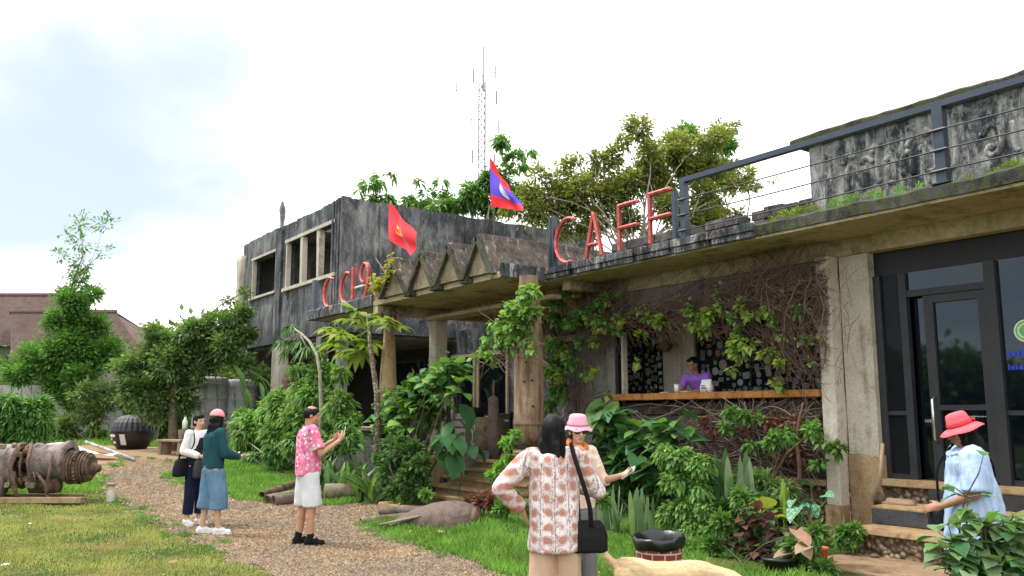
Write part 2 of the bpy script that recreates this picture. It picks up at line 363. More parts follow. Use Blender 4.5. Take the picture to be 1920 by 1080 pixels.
def clearglass():
    g = NG('clear_glass'); gl = g.n('ShaderNodeBsdfGlossy'); gl.inputs['Roughness'].default_value = .02
    t = g.n('ShaderNodeBsdfTransparent'); t.inputs[0].default_value = (.75, .78, .8, 1); ms = g.n('ShaderNodeMixShader'); fr = g.n('ShaderNodeFresnel'); fr.inputs[0].default_value = 1.5
    g.l(fr.outputs[0], ms.inputs[0]); g.l(t.outputs[0], ms.inputs[1]); g.l(gl.outputs[0], ms.inputs[2]); g.l(ms.outputs[0], g.o.inputs[0]); return g.m
M['clear'] = clearglass()
# foliage
M['lf_green'] = leafmat('green_leaves', [(0.068, 0.175, 0.027), (0.108, 0.263, 0.044), (0.176, 0.35, 0.062), (0.081, 0.213, 0.037)])
M['lf_bright'] = leafmat('bright_green_leaves', [(0.099, 0.253, 0.023), (0.161, 0.38, 0.034), (0.248, 0.46, 0.057), (0.112, 0.287, 0.029)], .4)
M['lf_dark'] = leafmat('dark_green_leaves', [(0.047, 0.125, 0.031), (0.068, 0.169, 0.037), (0.101, 0.225, 0.05)], .3)
M['lf_deep'] = leafmat('deep_green_broad_leaves', [(.03, .12, .035), (.045, .16, .045), (.065, .2, .06), (.04, .14, .035)], .22, .55)
M['lf_olive'] = leafmat('olive_leaves', [(.08, .17, .045), (.13, .24, .065), (.2, .31, .1), (.1, .2, .055)], .4)
M['lf_autumn'] = leafmat('yellowing_leaves', [(.11, .2, .05), (.2, .26, .06), (.38, .34, .09), (.15, .24, .06), (.24, .3, .07), (.3, .24, .07)], .45)
M['lf_lime'] = leafmat('lime_leaves', [(.18, .3, .03), (.3, .42, .05), (.13, .25, .03), (.36, .4, .07)], .4)
M['lf_yellow'] = leafmat('yellow_green_fern', [(.3, .3, .03), (.42, .38, .05), (.2, .24, .03)], .35)
M['lf_purple'] = leafmat('purple_leaves', [(.1, .025, .05), (.16, .04, .08), (.07, .02, .03), (.08, .07, .04)], .25)
M['lf_red'] = leafmat('reddish_leaves', [(.16, .045, .035), (.24, .08, .06), (.1, .06, .03)], .25)
M['lf_grey'] = leafmat('grey_green_leaves', [(0.107, 0.198, 0.077), (0.154, 0.264, 0.11), (0.214, 0.33, 0.143)], .3)
M['lf_spear'] = leafmat('spear_leaves', [(0.062, 0.138, 0.046), (0.149, 0.23, 0.115), (0.248, 0.322, 0.184), (0.099, 0.184, 0.069)], .15)
M['lf_hedge'] = leafmat('far_leaves', [(0.073, 0.135, 0.034), (0.117, 0.203, 0.047), (0.175, 0.27, 0.068)], .35)
M['grass'] = leafmat('grass_blades', [(0.095, 0.237, 0.025), (0.162, 0.375, 0.037), (0.257, 0.475, 0.062), (0.135, 0.3, 0.037)], .35)
M['grassdry'] = leafmat('short_yellowing_grass', [(0.19, 0.27, 0.041), (0.306, 0.378, 0.068), (0.423, 0.432, 0.108), (0.467, 0.378, 0.162), (0.233, 0.324, 0.054)], .3)
# ---------------- ground ----------------
V3_ = lambda *a: Vector(a)
def inpoly(P, poly):
    x, y = P[:, 0], P[:, 1]; ins = np.zeros(len(P), bool); n = len(poly)
    for i in range(n):
        x1, y1 = poly[i][:2]; x2, y2 = poly[(i+1) % n][:2]
        c = ((y1 > y) != (y2 > y)) & (x < (x2-x1)*(y-y1)/(y2-y1+1e-12)+x1); ins ^= c
    return ins
def wob(P, s=1.7, a=.10): return P+np.stack([np.sin(P[:, 1]*s*3.1+P[:, 0]*2)+.6*np.sin(P[:, 1]*9.3+1), np.sin(P[:, 0]*s*2.7+P[:, 1])+.6*np.sin(P[:, 0]*8.1)], 1)*a
def grid_sheet(name, x0, x1, y0, y1, st, lift, m, poly=None):
    nx = int((x1-x0)/st); ny = int((y1-y0)/st); X, Y = np.meshgrid(x0+np.arange(nx+1)*st, y0+np.arange(ny+1)*st)
    Z = H(X, Y)+lift; V = np.stack([X.ravel(), Y.ravel(), Z.ravel()], 1)
    i, j = np.meshgrid(np.arange(nx), np.arange(ny)); a = (j*(nx+1)+i).ravel(); Fc = np.stack([a, a+1, a+nx+2, a+nx+1], 1)
    if poly is not None:
        cen = V[Fc].mean(1)[:, :2]; Fc = Fc[inpoly(wob(cen), poly)]
        used = np.unique(Fc); mp = np.zeros(len(V), int); mp[used] = np.arange(len(used)); V = V[used]; Fc = mp[Fc]
    o = npobj(name, V, Fc, m, kind='structure', smooth=True); return o
# one ground sheet out to the horizon, finer near the viewer
def ground():
    xs = np.concatenate([np.linspace(-700, -60, 17)[:-1], np.arange(-60, 12, .3), np.linspace(12, 300, 12)])
    ys = np.concatenate([np.linspace(-300, -12, 12)[:-1], np.arange(-12, 20, .3), np.linspace(20, 600, 14)])
    X, Y = np.meshgrid(xs, ys); Z = H(X, Y)
    V = np.stack([X.ravel(), Y.ravel(), Z.ravel()], 1); nx, ny = len(xs)-1, len(ys)-1
    i, j = np.meshgrid(np.arange(nx), np.arange(ny)); a = (j*(nx+1)+i).ravel()
    npobj('ground', V, np.stack([a, a+1, a+nx+2, a+nx+1], 1), M['soil'], kind='structure', smooth=True)
ground()
def poly_px(pts): return [tuple(onG(*p))[:2] for p in pts]
PATH = poly_px([(560, 1110), (520, 1080), (430, 1044), (330, 1000), (255, 955), (195, 925), (195, 895), (210, 872), (250, 858), (330, 866), (352, 880), (310, 893), (335, 908), (400, 925), (470, 941), (560, 946), (720, 943), (800, 938), (860, 948), (780, 958), (690, 972), (668, 985), (720, 1003), (800, 1030), (880, 1055), (960, 1085), (1010, 1110)])
PATH = [(PATH[0][0]+3.0, PATH[0][1]-2.2), (-2.0, -1.0)] + PATH + [(-3.2, 3.2), (-.5, 1.5)]
DIRT = poly_px([(60, 838), (150, 834), (300, 838), (350, 842), (352, 882), (250, 862), (190, 905), (120, 870)])
grid_sheet('gravel_path', -24, 0, -3, 8, .08, .006, M['gravel'], PATH)
grid_sheet('bare_soil_yard', -32, -12, -3, 11, .15, .0035, M['dirt'], DIRT)

# ---------------- the café block and its porch ----------------
cafe = thing('cafe_building', 'weathered single storey concrete cafe with flat roof, porch and dark glass front', 'building', (-9, 10, 0))
YF, ZF, ZS, ZR = 9.6, .8, 3.81, 4.0       # facade plane, floor, soffit, roof top
obj('plinth', MB().bb((-10.6, 9.62, -.2), (3, 15, ZF-.02)), M['pebble'], cafe)
b = MB(); b.chip((-10.6, 9.50, ZF-.075), (-6.55, 10.2, ZF), .006); obj('plinth_ledge', b, M['ochre'], cafe)
obj('porch_floor', MB().bb((-19.3, 8.75, -.2), (-10.65, 12.2, ZF-.01)), M['ochre'], cafe)
obj('room_floor', MB().bb((-12, 10.2, ZF-.018), (3, 15, ZF+.004)), M['darkint'], cafe)
# roof slab: irregular mossy edge over a tan soffit
def ragged(x0, x1, y0, y1, z0, z1, st=.12, amp=.02):
    mb = MB(); n = int((x1-x0)/st); vs = []; fs = []
    for i in range(n+1):
        x = x0+(x1-x0)*i/n; k = noise.noise(Vector((x*3.1, z0, 1)))*amp+noise.noise(Vector((x*11, z0, 2)))*amp*.6; q = noise.noise(Vector((x*2.3, 5, z1)))*amp*1.3+noise.noise(Vector((x*9, 7, z1)))*amp
        vs += [(x, y0+k, z0+q*.3), (x, y0+k*1.4-.01, z1+q-.03), (x, y0+k+.03, z1+q), (x, y1, z1+q*.2), (x, y1, z0)]
    for i in range(n):
        for k in range(5): fs.append((i*5+k, i*5+5+k, i*5+5+(k+1) % 5, i*5+(k+1) % 5))
    fs += [(0, 1, 2, 3, 4), (n*5+4, n*5+3, n*5+2, n*5+1, n*5)]; return mb.add(vs, fs)
obj('roof_slab', ragged(-11.1, 3, 8.66, 15, ZS+.035, ZR), M['blackmoss'], cafe, label='roof slab with black mossy front edge')
obj('soffit', MB().bb((-11.08, 8.69, ZS), (3, 14.9, ZS+.034)), M['tan'], cafe)
obj('beam', MB().bb((-11.0, YF, 3.6), (3, YF+.25, ZS-.003)), M['tan'], cafe)
for x in (-10.98,): obj('beam', MB().bb((x, 8.9, 3.66), (x+.2, YF-.004, ZS-.003)), M['tan'], cafe)
# black fascia board with joints under the letter sign
for i in range(6):
    x0 = -11.12+i*.72; b = MB(); b.chip((x0+.006, 8.60, ZR-.09), (x0+.712, 8.655, ZR+.02), .006, .008); obj('fascia_board', b, M['black'], cafe)
    b = MB(); b.chip((x0+.03, 8.615, ZR-.17), (x0+.69, 8.654, ZR-.095), .008, .008); obj('fascia_board', b, M['black'], cafe)
# pillars
b = MB(); b.loft([(-6.42+.004*math.sin(z*9), 9.56, z, .10+.006*math.sin(z*5), .12, .2) for z in np.linspace(.1, 3.597, 16)], 24); obj('pillar', b, M['pillar'], cafe)
obj('pillar', MB().bb((-6.295, 9.66, .8), (-6.22, 10.1, 3.598)), M['ochre'], cafe)
obj('wall_panel', MB().bb((-6.30, 9.64, 1.13), (-5.9, 9.9, 3.597)), M['pale'], cafe)
b = MB(); b.chip((-6.31, 9.61, .05), (-5.86, 9.86, 1.128), .012); b.chip((-6.54, 9.42, .05), (-6.31, 9.60, .52), .015); obj('pillar_base', b, M['ochre'], cafe)
# wall left of the serving hatch, under it, and its band above
obj('wall', MB().bb((-11.5, YF+.02, 0), (-10.52, YF+.22, ZS)), M['grey'], cafe)
obj('wall', MB().bb((-10.52, YF+.05, 3.22), (-6.53, YF+.21, 3.6)), M['grey'], cafe)
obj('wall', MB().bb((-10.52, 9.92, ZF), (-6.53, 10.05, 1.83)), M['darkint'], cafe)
k = 0
for r in range(5):                        # grey blocks under the hatch
    for c in range(11):
        x0 = -10.5+c*.36+(r % 2)*.16-.1; z0 = ZF+.01+r*.2
        if x0+.34 > -6.56: continue
        b = MB(); b.chip((max(x0, -10.51), 9.84+random.uniform(-.015, .01), z0), (x0+.345, 9.918, z0+.185), .008); obj('block', b, M['blocks'], cafe)
obj('counter_top', MB().chip((-10.42, 9.42, 1.83), (-6.54, 10.02, 1.93), .006, .01), M['woodor'], cafe)
for x in (-10.5, -10.36): obj('post', MB().bb((x, 9.62, 1.94 if x > -10.4 else .9), (x+.06, 9.7, 3.2 if x < -10.4 else 2.95)), M['metalblack'] if x < -10.4 else M['pale'], cafe)
# inside: back wall, side wall, ceiling, plaster column, sticker-covered windows
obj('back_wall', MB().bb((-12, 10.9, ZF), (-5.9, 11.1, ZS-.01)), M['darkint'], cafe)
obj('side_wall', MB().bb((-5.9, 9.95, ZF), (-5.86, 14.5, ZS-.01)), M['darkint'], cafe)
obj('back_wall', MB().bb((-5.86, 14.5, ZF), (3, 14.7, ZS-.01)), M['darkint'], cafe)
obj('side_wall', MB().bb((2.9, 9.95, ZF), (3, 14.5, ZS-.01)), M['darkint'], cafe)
def xb(px, Y=10.7): return onY(px, 740, Y).x
xc0, xc1 = xb(1251), xb(1310)
obj('plaster_column', MB().bb((xc0, 10.62, ZF), (xc1, 10.89, ZS-.01)), M['pale'], cafe)
def sticker_window(x0, x1, ncol, pale=False):
    w = MB(); z0, z1 = 1.5, 3.25
    w.bb((x0, 10.66, z0-.3), (x0+.05, 10.72, z1)); w.bb((x1-.05, 10.66, z0-.3), (x1, 10.72, z1)); w.bb((x0+.05, 10.66, z1-.05), (x1-.05, 10.72, z1))
    for i in range(1, ncol): xx = x0+(x1-x0)*i/ncol; w.bb((xx-.02, 10.66, z0-.3), (xx+.02, 10.72, z1-.05))
    fr = obj('window', w, M['metalblack'], cafe)
    obj('pane', MB().bb((x0+.05, 10.70, z0-.3), (x1-.05, 10.71, z1-.05)), M['glassin'], fr)
    return fr, x0, x1
win_a = sticker_window(xb(1172), xc0-.01, 2); win_b = sticker_window(xc1+.01, -6.4, 3)
STK = []
for i, c in enumerate([(.5, .5, .48), (.28, .32, .33), (.12, .2, .26), (.32, .13, .07), (.36, .31, .14), (.15, .25, .14), (.08, .09, .1), (.4, .33, .27), (.2, .21, .25)]):
    g = NG('sticker_print_%d' % i); v = g.vor(38, outp='Color'); sp = g.n('ShaderNodeSeparateColor'); g.l(v, sp.inputs[0])
    STK.append(g.done(g.ramp(sp.outputs[0], [(0, c), (.45, mul(c, .75)), (.7, (.02, .025, .03)), (.85, (.5, .5, .48))], True), .5))
stm = {}
def sticker_mesh(kind, mi):
    if (kind, mi) in stm: return stm[kind, mi]
    mb = MB()
    if kind == 0: pts = [(math.cos(2*math.pi*i/16)*.5, math.sin(2*math.pi*i/16)*.5) for i in range(16)]
    elif kind == 1: pts = [(-.5, -.32), (.5, -.32), (.5, .32), (-.5, .32)]
    elif kind == 2: pts = [(-.32, -.5), (.32, -.5), (.32, .5), (-.32, .5)]
    else: pts = [(-.45, .45), (-.45, -.1), (0, -.55), (.45, -.1), (.45, .45)]
    mb.prism([(x, z) for x, z in pts], 0, .03)
    me = bpy.data.meshes.new('sticker'); me.from_pydata(mb.v, [], mb.f); me.update(); me.materials.append(STK[mi]); stm[kind, mi] = me; return me
for (fr, x0, x1), nn in ((win_a, 95), (win_b, 190)):
    placed = []; tries = 0
    while len(placed) < nn and tries < 6000:
        tries += 1; s = random.choice((.055, .07, .08, .095, .11, .14)); x = random.uniform(x0+.09, x1-.09); z = 1.92+1.2*random.random()**1.25
        if fr is win_b[0] and x > x1-.75 and random.random() < .5: continue
        if any(abs(x-a) < (s+c)*.5 and abs(z-b_) < (s+c)*.5 for a, b_, c in placed): continue
        placed.append((x, z, s)); o = bpy.data.objects.new('sticker', sticker_mesh(random.choice((0, 0, 1, 1, 2, 3)), random.randrange(len(STK)))); COL.objects.link(o); o.parent = fr
        o.location = Vector((x, 10.694, z))-off(fr); o.rotation_euler = (0, random.uniform(-.15, .15), 0); o.scale = (s*1.15, .1, s*1.15)
# glass front
def gx(px, Y=9.75): return onY(px, 760, Y).x
YG = 9.75; za, zb, zt, zd = .86, 1.63, 3.30, 3.0
X0, X1, X2, X3, X4 = -5.9, gx(1708), gx(1757), gx(1878), -2.6
def frame(name, parts, m=M['frame'], par=cafe):
    b = MB()
    for q in parts: b.bb(*q)
    return obj(name, b, m, par)
obj('dark_header_panel', MB().bb((X0, YG+.02, zt), (3, YG+.1, 3.6)), M['metalblack'], cafe)
obj('threshold', MB().chip((X0, 9.55, ZF-.02), (3, YG+.12, za), .008), M['ochre'], cafe)
frame('window_frame', [((X0, YG-.03, za), (X0+.09, YG+.05, zt)), ((X1-.045, YG-.03, za), (X1+.045, YG+.05, zt)), ((X0+.09, YG-.02, zb-.025), (X1-.045, YG+.04, zb+.025)), ((X0+.09, YG-.02, za), (X1-.045, YG+.04, za+.06))])
for q in (((X0+.09, YG+.01, za+.06), (X1-.045, YG+.02, zb-.025)), ((X0+.09, YG+.01, zb+.025), (X1-.045, YG+.02, zt))): obj('pane', MB().bb(*q), M['glassin'], cafe)
frame('window_frame', [((X1+.045, YG-.02, zd), (X3-.06, YG+.05, zd+.08)), ((X3-.06, YG-.05, za), (X3+.06, YG+.06, zt))])
obj('pane', MB().bb((X1+.045, YG+.012, zd+.08), (X3-.06, YG+.022, zt)), M['glass'], cafe)
obj('pane', MB().bb((X1+.045, YG+.10, za), (X2-.01, YG+.11, zd)), M['glass'], cafe)
dr = obj('door', MB().bb((X2-.06, YG-.035, za+.02), (X2+.05, YG+.03, zd-.01)).bb((X3-.15, YG-.035, za+.02), (X3-.065, YG+.03, zd-.01)).bb((X2+.05, YG-.035, zd-.1), (X3-.15, YG+.03, zd-.01)).bb((X2+.05, YG-.035, 1.66), (X3-.15, YG+.03, 1.72)).bb((X2+.05, YG-.035, za+.02), (X3-.15, YG+.03, za+.16)), M['frame'], cafe)
obj('pane', MB().bb((X2+.05, YG, 1.72), (X3-.15, YG+.01, zd-.1)), M['glass'], dr); obj('pane', MB().bb((X2+.05, YG, za+.16), (X3-.15, YG+.01, 1.66)), M['glass'], dr)
hx = X2+.0; obj('handle', MB().tube([(hx, YG-.04, 1.3), (hx, YG-.1, 1.34), (hx, YG-.1, 1.78), (hx, YG-.04, 1.82)], .016), M['steel'], dr, True)
frame('window_frame', [((X3+.06, YG-.02, zb-.025), (X4, YG+.04, zb+.025)), ((X4, YG-.03, za), (X4+.09, YG+.05, zt)), ((X3+.06, YG-.02, za), (X4, YG+.04, za+.06))])
for q in (((X3+.06, YG+.01, za+.06), (X4, YG+.02, zb-.025)), ((X3+.06, YG+.01, zb+.025), (X4, YG+.02, zt)), ((X4+.09, YG+.01, za), (3, YG+.02, zt))): obj('pane', MB().bb(*q), M['glass'], cafe)
# green round badge and blue sign lettering on the right pane
pb = onY(1924, 620, YG); g = NG('green_badge'); cc = g.vec(); ds = g.n('ShaderNodeVectorMath', operation='LENGTH'); g.l(cc, ds.inputs[0])
bm = g.done(g.ramp(g.math('MULTIPLY', ds.outputs['Value'], 1/.12), [(0, (.12, .4, .12)), (.55, (.55, .6, .5)), (.7, (.14, .42, .12)), (.88, (.6, .75, .5))], True), .5)
o = obj('badge', MB().lathe([(.0001, 0), (.12, 0), (.12, .006), (.0001, .006)], n=28, M=Matrix.Rotation(R(90), 3, 'X')), bm, cafe, local=True); o.location = Vector((pb.x, YG-.004, pb.z))-off(cafe)
def text(name, s, size, m, loc, parent=None, ext=.004, rot=(R(90), 0, 0)):
    cu = bpy.data.curves.new(name, 'FONT'); cu.body = s; cu.size = size; cu.extrude = ext; cu.align_x = 'LEFT'
    t = bpy.data.objects.new(name, cu); COL.objects.link(t); dg = bpy.context.evaluated_depsgraph_get(); me = bpy.data.meshes.new_from_object(t.evaluated_get(dg))
    bpy.data.objects.remove(t); me.materials.clear(); o = link(name, me, m, parent); o.rotation_euler = rot; o.location = Vector(loc)-(off(parent) if parent else Vector((0, 0, 0))); return o
g = NG('blue_sign_print'); g.b.inputs['Emission Color'].default_value = (.02, .05, .5, 1); g.b.inputs['Emission Strength'].default_value = .12; mblue = g.done((.02, .04, .35), .5)
for z in (onY(1900, 662, YG).z, onY(1900, 688, YG).z):
    q = MB(); x = gx(1896)
    while x < gx(1945): w = random.uniform(.02, .045); q.bb((x, YG+.002, z-.03), (x+w, YG+.006, z+random.uniform(.01, .035))); x += w+.012
    obj('blue_lettering', q, mblue, cafe)
g = plain('faded_print', (.35, .35, .35), .6)
for x0, x1, z, h in ((gx(1724), gx(1742), 1.52, .035), (gx(1810), gx(1864), 1.585, .012)):
    q = MB(); x = x0
    while x < x1: w = random.uniform(.012, .03); q.bb((x, YG-.006 if x0 > X2 else YG+.095, z), (x+w, YG-.003 if x0 > X2 else YG+.098, z+h)); x += w+.008
    obj('door_lettering', q, g, cafe)
# steps up to the glass door
p = onY(1619, 950, 9.0); xs_ = -5.62
obj('step', MB().chip((xs_, 8.95, .42), (2, 9.54, .61), .006, .012), M['step'], cafe, label='upper step with dark riser')
obj('riser', MB().bb((xs_+.01, 8.94, .425), (2, 8.948, .585)), M['slate'], cafe)
obj('riser', MB().bb((xs_+.35, 9.535, .62), (2, 9.548, .775)), M['darkint'], cafe)
obj('step', MB().chip((xs_+.02, 8.45, .355), (2, 9.3, .415), .006, .012), M['step'], cafe)
obj('step_riser', MB().bb((xs_+.05, 8.50, .0), (2, 9.2, .352)), M['pebble'], cafe)
b = MB(); b.chip((-5.62, 7.55, -.1), (3, 8.6, .15), .006, .02); o = obj('pavement', b, M['paving'], kind='structure')
# porch: columns, canopy slab with the folded roof
YC = 7.75; XR, XL, XM = -11.1, -19.1, -15.7
obj('porch_slab', MB().bb((XM, YC, 3.80), (XR, 12.2, 3.90)), M['tan'], cafe)
obj('sign_slab', MB().bb((XL, YC+.02, 3.81), (XM-.002, 8.68, 3.90)), M['tan'], cafe)
obj('sign_kerb', ragged(XL-.03, XM+.0, YC-.03, YC+.12, 3.80, 4.03, amp=.012), M['black'], cafe)
obj('sign_kerb', MB().bb((XL-.03, YC+.125, 3.8), (XL+.05, 8.68, 4.0)), M['black'], cafe)
obj('beam', MB().bb((XM+.0, YC+.01, 3.62), (XM+.2, 12.1, 3.797)), M['tan'], cafe)
for y in (9.3, 10.7): obj('beam', MB().bb((XM+.2, y, 3.6), (XR-.1, y+.2, 3.797)), M['tan'], cafe)
obj('beam', MB().bb((-15.5, 8.85, 3.55), (XR-.1, 9.05, 3.62)), M['tan'], cafe)
PK = [-14.62, -13.52, -12.54, -11.62]; VL = [-15.15, -14.02, -13.03, -12.08, -11.2]
top = []; bot = []
prof = [(VL[0], 3.90)]
for i in range(4): prof += [(PK[i]-.05, 4.54), (PK[i]+.05, 4.54), (VL[i+1]-.04, 3.88), (VL[i+1]+.04, 3.88)]
prof = prof[:-1]
for i in range(len(prof)-1):
    (x0, z0), (x1, z1) = prof[i], prof[i+1]; t = .06
    if abs(z1-z0) < .01: continue
    d = Vector((x1-x0, z1-z0)).normalized(); nx, nz = -d.y*t, d.x*t
    if nz < 0: nx, nz = -nx, -nz
    b = MB(); b.prism([(x0, z0), (x1, z1), (x1-nx, z1-nz if z1-nz > 3.9 or True else 0), (x0-nx, z0-nz)], YC-.1, 12.2)
    obj('folded_roof_plate', b, M['rust_roof'], cafe)
for i in range(4):
    for xa, xb_ in ((VL[i], PK[i]), (VL[i+1], PK[i])):
        za_, zb_ = 3.86, 4.56; d = Vector((xb_-xa, zb_-za_)).normalized(); s_ = 1 if xb_ > xa else -1; nn = (d.y*s_*.085, -d.x*s_*.085)
        obj('fold_edge', MB().prism([(xa, za_), (xb_, zb_), (xb_+nn[0]*.4, zb_-.09), (xa+nn[0], za_+max(nn[1], -.0)+.0)], YC-.17, YC-.105), M['blackmoss'], cafe)
for x in PK: obj('ridge', MB().chip((x-.085, YC-.12, 4.44), (x+.085, 12.2, 4.575), .01), M['rust_roof'], cafe)
for i in range(4):                        # tan infills between the folds
    obj('infill_panel', MB().prism([(VL[i]+.05, 3.9), (VL[i+1]-.05, 3.9), (PK[i]+.03, 4.46), (PK[i]-.03, 4.46)], YC-.08, YC-.02), M['infill'], cafe)
for x in VL[1:4]: obj('gutter_spout', MB().chip((x-.13, YC-.14, 3.80), (x+.13, YC+.0, 3.93), .02), M['blackmoss'], cafe)
obj('canopy_end', MB().chip((XR-.05, YC-.02, 3.80), (XR+.02, 8.62, 4.03), .012), M['black'], cafe)
obj('canopy_end', MB().bb((-15.75, YC+.02, 3.9), (-15.2, YC+.2, 4.1)), M['ochre'], cafe)
cp = onY(833, 700, 9.2)
obj('square_column', MB().chip((-15.55, 9.0, ZF), (-15.28, 9.27, 3.62), .006), M['pale'], cafe)
# porch back wall with openings, ledges, rail wall
obj('porch_wall', MB().bb((-19.3, 12.0, ZF), (-11.5, 12.15, 3.8)), M['soot'], cafe, label='dark back wall of the porch')  # dark mottled concrete, same material as the ruin walls
obj('porch_wall', MB().bb((-11.52, 9.82, ZF), (-11.4, 12.0, 3.8)), M['grey'], cafe)
def wframe(x0, x1, z0, z1, Y, m, t=.07):
    f = obj('window', MB().bb((x0, Y-.05, z0), (x0+t, Y, z1)).bb((x1-t, Y-.05, z0), (x1, Y, z1)).bb((x0+t, Y-.05, z1-t), (x1-t, Y, z1)).bb((x0+t, Y-.05, z0), (x1-t, Y, z0+t)), m, cafe)
    obj('pane', MB().bb((x0+t, Y-.012, z0+t), (x1-t, Y-.004, z1-t)), M['glass'], f)
for a, c in ((735, 800), (806, 830), (850, 893), (897, 955)):
    wframe(onY(a, 700, 12).x, onY(c, 700, 12).x, 1.5, 3.15, 11.99, M['tan'] if a > 800 else M['metalblack'])
obj('ledge', MB().bb((-17, 11.8, 1.42), (-12.2, 11.93, 1.5)), M['grey'], cafe); obj('ledge', MB().bb((-17, 11.85, 3.2), (-11.6, 11.95, 3.32)), M['tan'], cafe)
obj('low_wall', MB().chip((-19.2, 8.6, .3), (-15.8, 8.85, 1.25), .01), M['grey'], cafe)
obj('low_wall_cap', MB().chip((-19.2, 8.52, 1.25), (-15.75, 8.92, 1.33), .01), M['pale'], cafe)
obj('low_wall', MB().chip((-13.35, 8.4, 0), (-13.15, 8.9, .95), .01), M['grey'], cafe)
obj('retaining_wall', MB().chip((-15.8, 8.5, -.1), (-13.4, 8.74, .8), .01), M['ochre'], cafe)
# five mud-stained stairs up to the porch
n = 5
for i in range(n):
    y0 = 7.65+i*.25; z = .12+(i+1)*.137
    b = MB(); b.chip((-13.45-.02*i, y0-.03, z-.055), (-10.95, y0+.3, z), .008, .012); obj('stair_tread', b, M['step'], cafe)
    obj('stair_riser', MB().bb((-13.4, y0+.02, -.1), (-11.0, y0+.28, z-.057)), M['ochre'], cafe)
    b = MB(); b.chip((-13.62, y0-.02, -.1), (-13.47, y0+.24, z-.03), .015, .02); obj('stair_stone', b, M['blocks'], cafe)
p = onG(880, 944); b = MB(); b.chip((-13.3, 6.75, .02), (-11.9, 7.45, .16), .01, .02); tag(recenter(obj('stone_slab', b, M['step'])), 'flat muddy stone slab lying before the porch stairs', 'slab')

# parapet wall with raised lettering, cap, low rubble wall on the roof
par = MB().bb((-6.62, YF, ZR-.02), (3, YF+.22, 5.16)); obj('parapet', par, M['parapet'], cafe, label='stained parapet carrying raised lettering')
b = ragged(-6.82, 3, YF-.13, YF+.36, 5.165, 5.27, .15, .018); obj('parapet_cap', b, M['blackmoss'], cafe)
obj('parapet_cap', MB().bb((-6.7, YF-.06, 5.12), (3, YF+.28, 5.162)), M['black'], cafe)
cnt = 0
for r in range(3):
    x = -10.8+r*.13
    while x < -6.7:
        w = random.uniform(.2, .42); ztop = ZR+.15*(r+1)+random.uniform(-.02, .02)
        if r < 2 or random.random() < .86:
            b = MB(); b.chip((x+.006, YF+random.uniform(-.03, .03), ZR+.15*r+.004), (min(x+w, -6.64), YF+.25, ztop), .012, .015); obj('block', b, M['brickdark'], cafe)
        x += w+.004
# raised letters: each character a part, strokes 3 cm proud of the wall
def stroke_letters():
    L = []
    Q = lambda *p: p
    L.append([Q((0,.4),(.02,.5),(.08,.52),(.13,.46),(.16,.5)), Q((.03,0),(.03,.25),(.1,.38))])
    L.append([Q((0,.35),(.05,.42),(.12,.4),(.17,.33)), Q((.05,.3),(.05,0)), Q((.17,.45),(.2,.58),(.25,.5),(.22,.3),(.24,.02))])
    L.append([Q((0,.3),(.06,.35),(.1,.28),(.1,.02)), Q((.02,.0),(.12,.0))])
    L.append([Q((0,.05),(0,.3),(.06,.36),(.12,.3),(.12,.03)), Q((.05,.42),(.13,.5),(.15,.62))])
    L.append([Q((0,.32),(.02,.38),(.07,.36),(.07,.04),(.13,.02),(.2,.04),(.2,.36)), Q((.07,.5),(.1,.6),(.15,.52))])
    L.append([Q((0,.36),(.04,.36),(.04,.04),(.1,0),(.17,.05),(.17,.68))])
    L.append([Q((0,.3),(.04,.4),(.14,.42),(.22,.3),(.2,.1),(.1,.02),(.03,.1),(.08,.17),(.12,.12))])
    L.append([Q((0,.4),(.02,.05),(.06,.02))])
    L.append([Q((.02,.06),(.0,.12),(.05,.16),(.08,.1),(.04,.06),(.14,.0),(.22,.1),(.22,.3),(.16,.38),(.06,.36)), Q((.2,.45),(.28,.55))])
    L.append([Q((0,.3),(.1,.4),(.2,.3),(.2,0)), Q((.05,.0),(.05,.2))])
    xs = [-6.12, -5.88, -5.55, -5.33, -5.12, -4.86, -4.4, -4.08, -3.9, -3.5]
    for x0, st in zip(xs, L):
        b = MB()
        for s in st:
            pts = [Vector((x0+x, YF-.004, 4.4+z*.92)) for x, z in s]
            sp = []
            for i in range(len(pts)-1):
                for k in range(4): sp.append(pts[i].lerp(pts[i+1], k/4))
            sp.append(pts[-1])
            for _ in range(2): sp = [sp[0]]+[(sp[i-1]+sp[i]*2+sp[i+1])/4 for i in range(1, len(sp)-1)]+[sp[-1]]
            b.tube(sp, .036, 6)
        obj('raised_letter', b, M['parapet'], cafe, True)
stroke_letters()

# ---------------- two-storey ruin ----------------
YB, XB0, XB1, ZB = 8.7, -27.0, -19.4, 7.0
blk = thing('ruined_building', 'blackened two storey concrete ruin with empty window openings left of the porch', 'building', (-23, 10, 0))
def wallholes(x0, x1, z0, z1, y0, y1, holes, topn=0):
    """front wall as butted boxes round rectangular openings"""
    xs = sorted({x0, x1}|{h[0] for h in holes}|{h[1] for h in holes}); b = MB()
    for i in range(len(xs)-1):
        a, c = xs[i], xs[i+1]; hs = sorted([h for h in holes if h[0] <= a+1e-6 and h[1] >= c-1e-6], key=lambda h: h[2]); z = z0
        for h in hs: b.bb((a, y0, z), (c, y1, h[2])); z = h[3]
        b.bb((a, y0, z), (c, y1, z1))
    return b
o1 = (onY(474, 520, YB).x, onY(518, 520, YB).x, onY(475, 559, YB).z, onY(475, 490, YB).z)
o2 = (onY(538, 480, YB).x, onY(630, 480, YB).x, onY(540, 540, YB).z, onY(540, 456, YB).z)
obj('front_wall', wallholes(XB0, XB1, 3.62, ZB-.12, YB, YB+.22, [o1, o2]), M['soot'], blk, label='blackened upper wall with two openings')
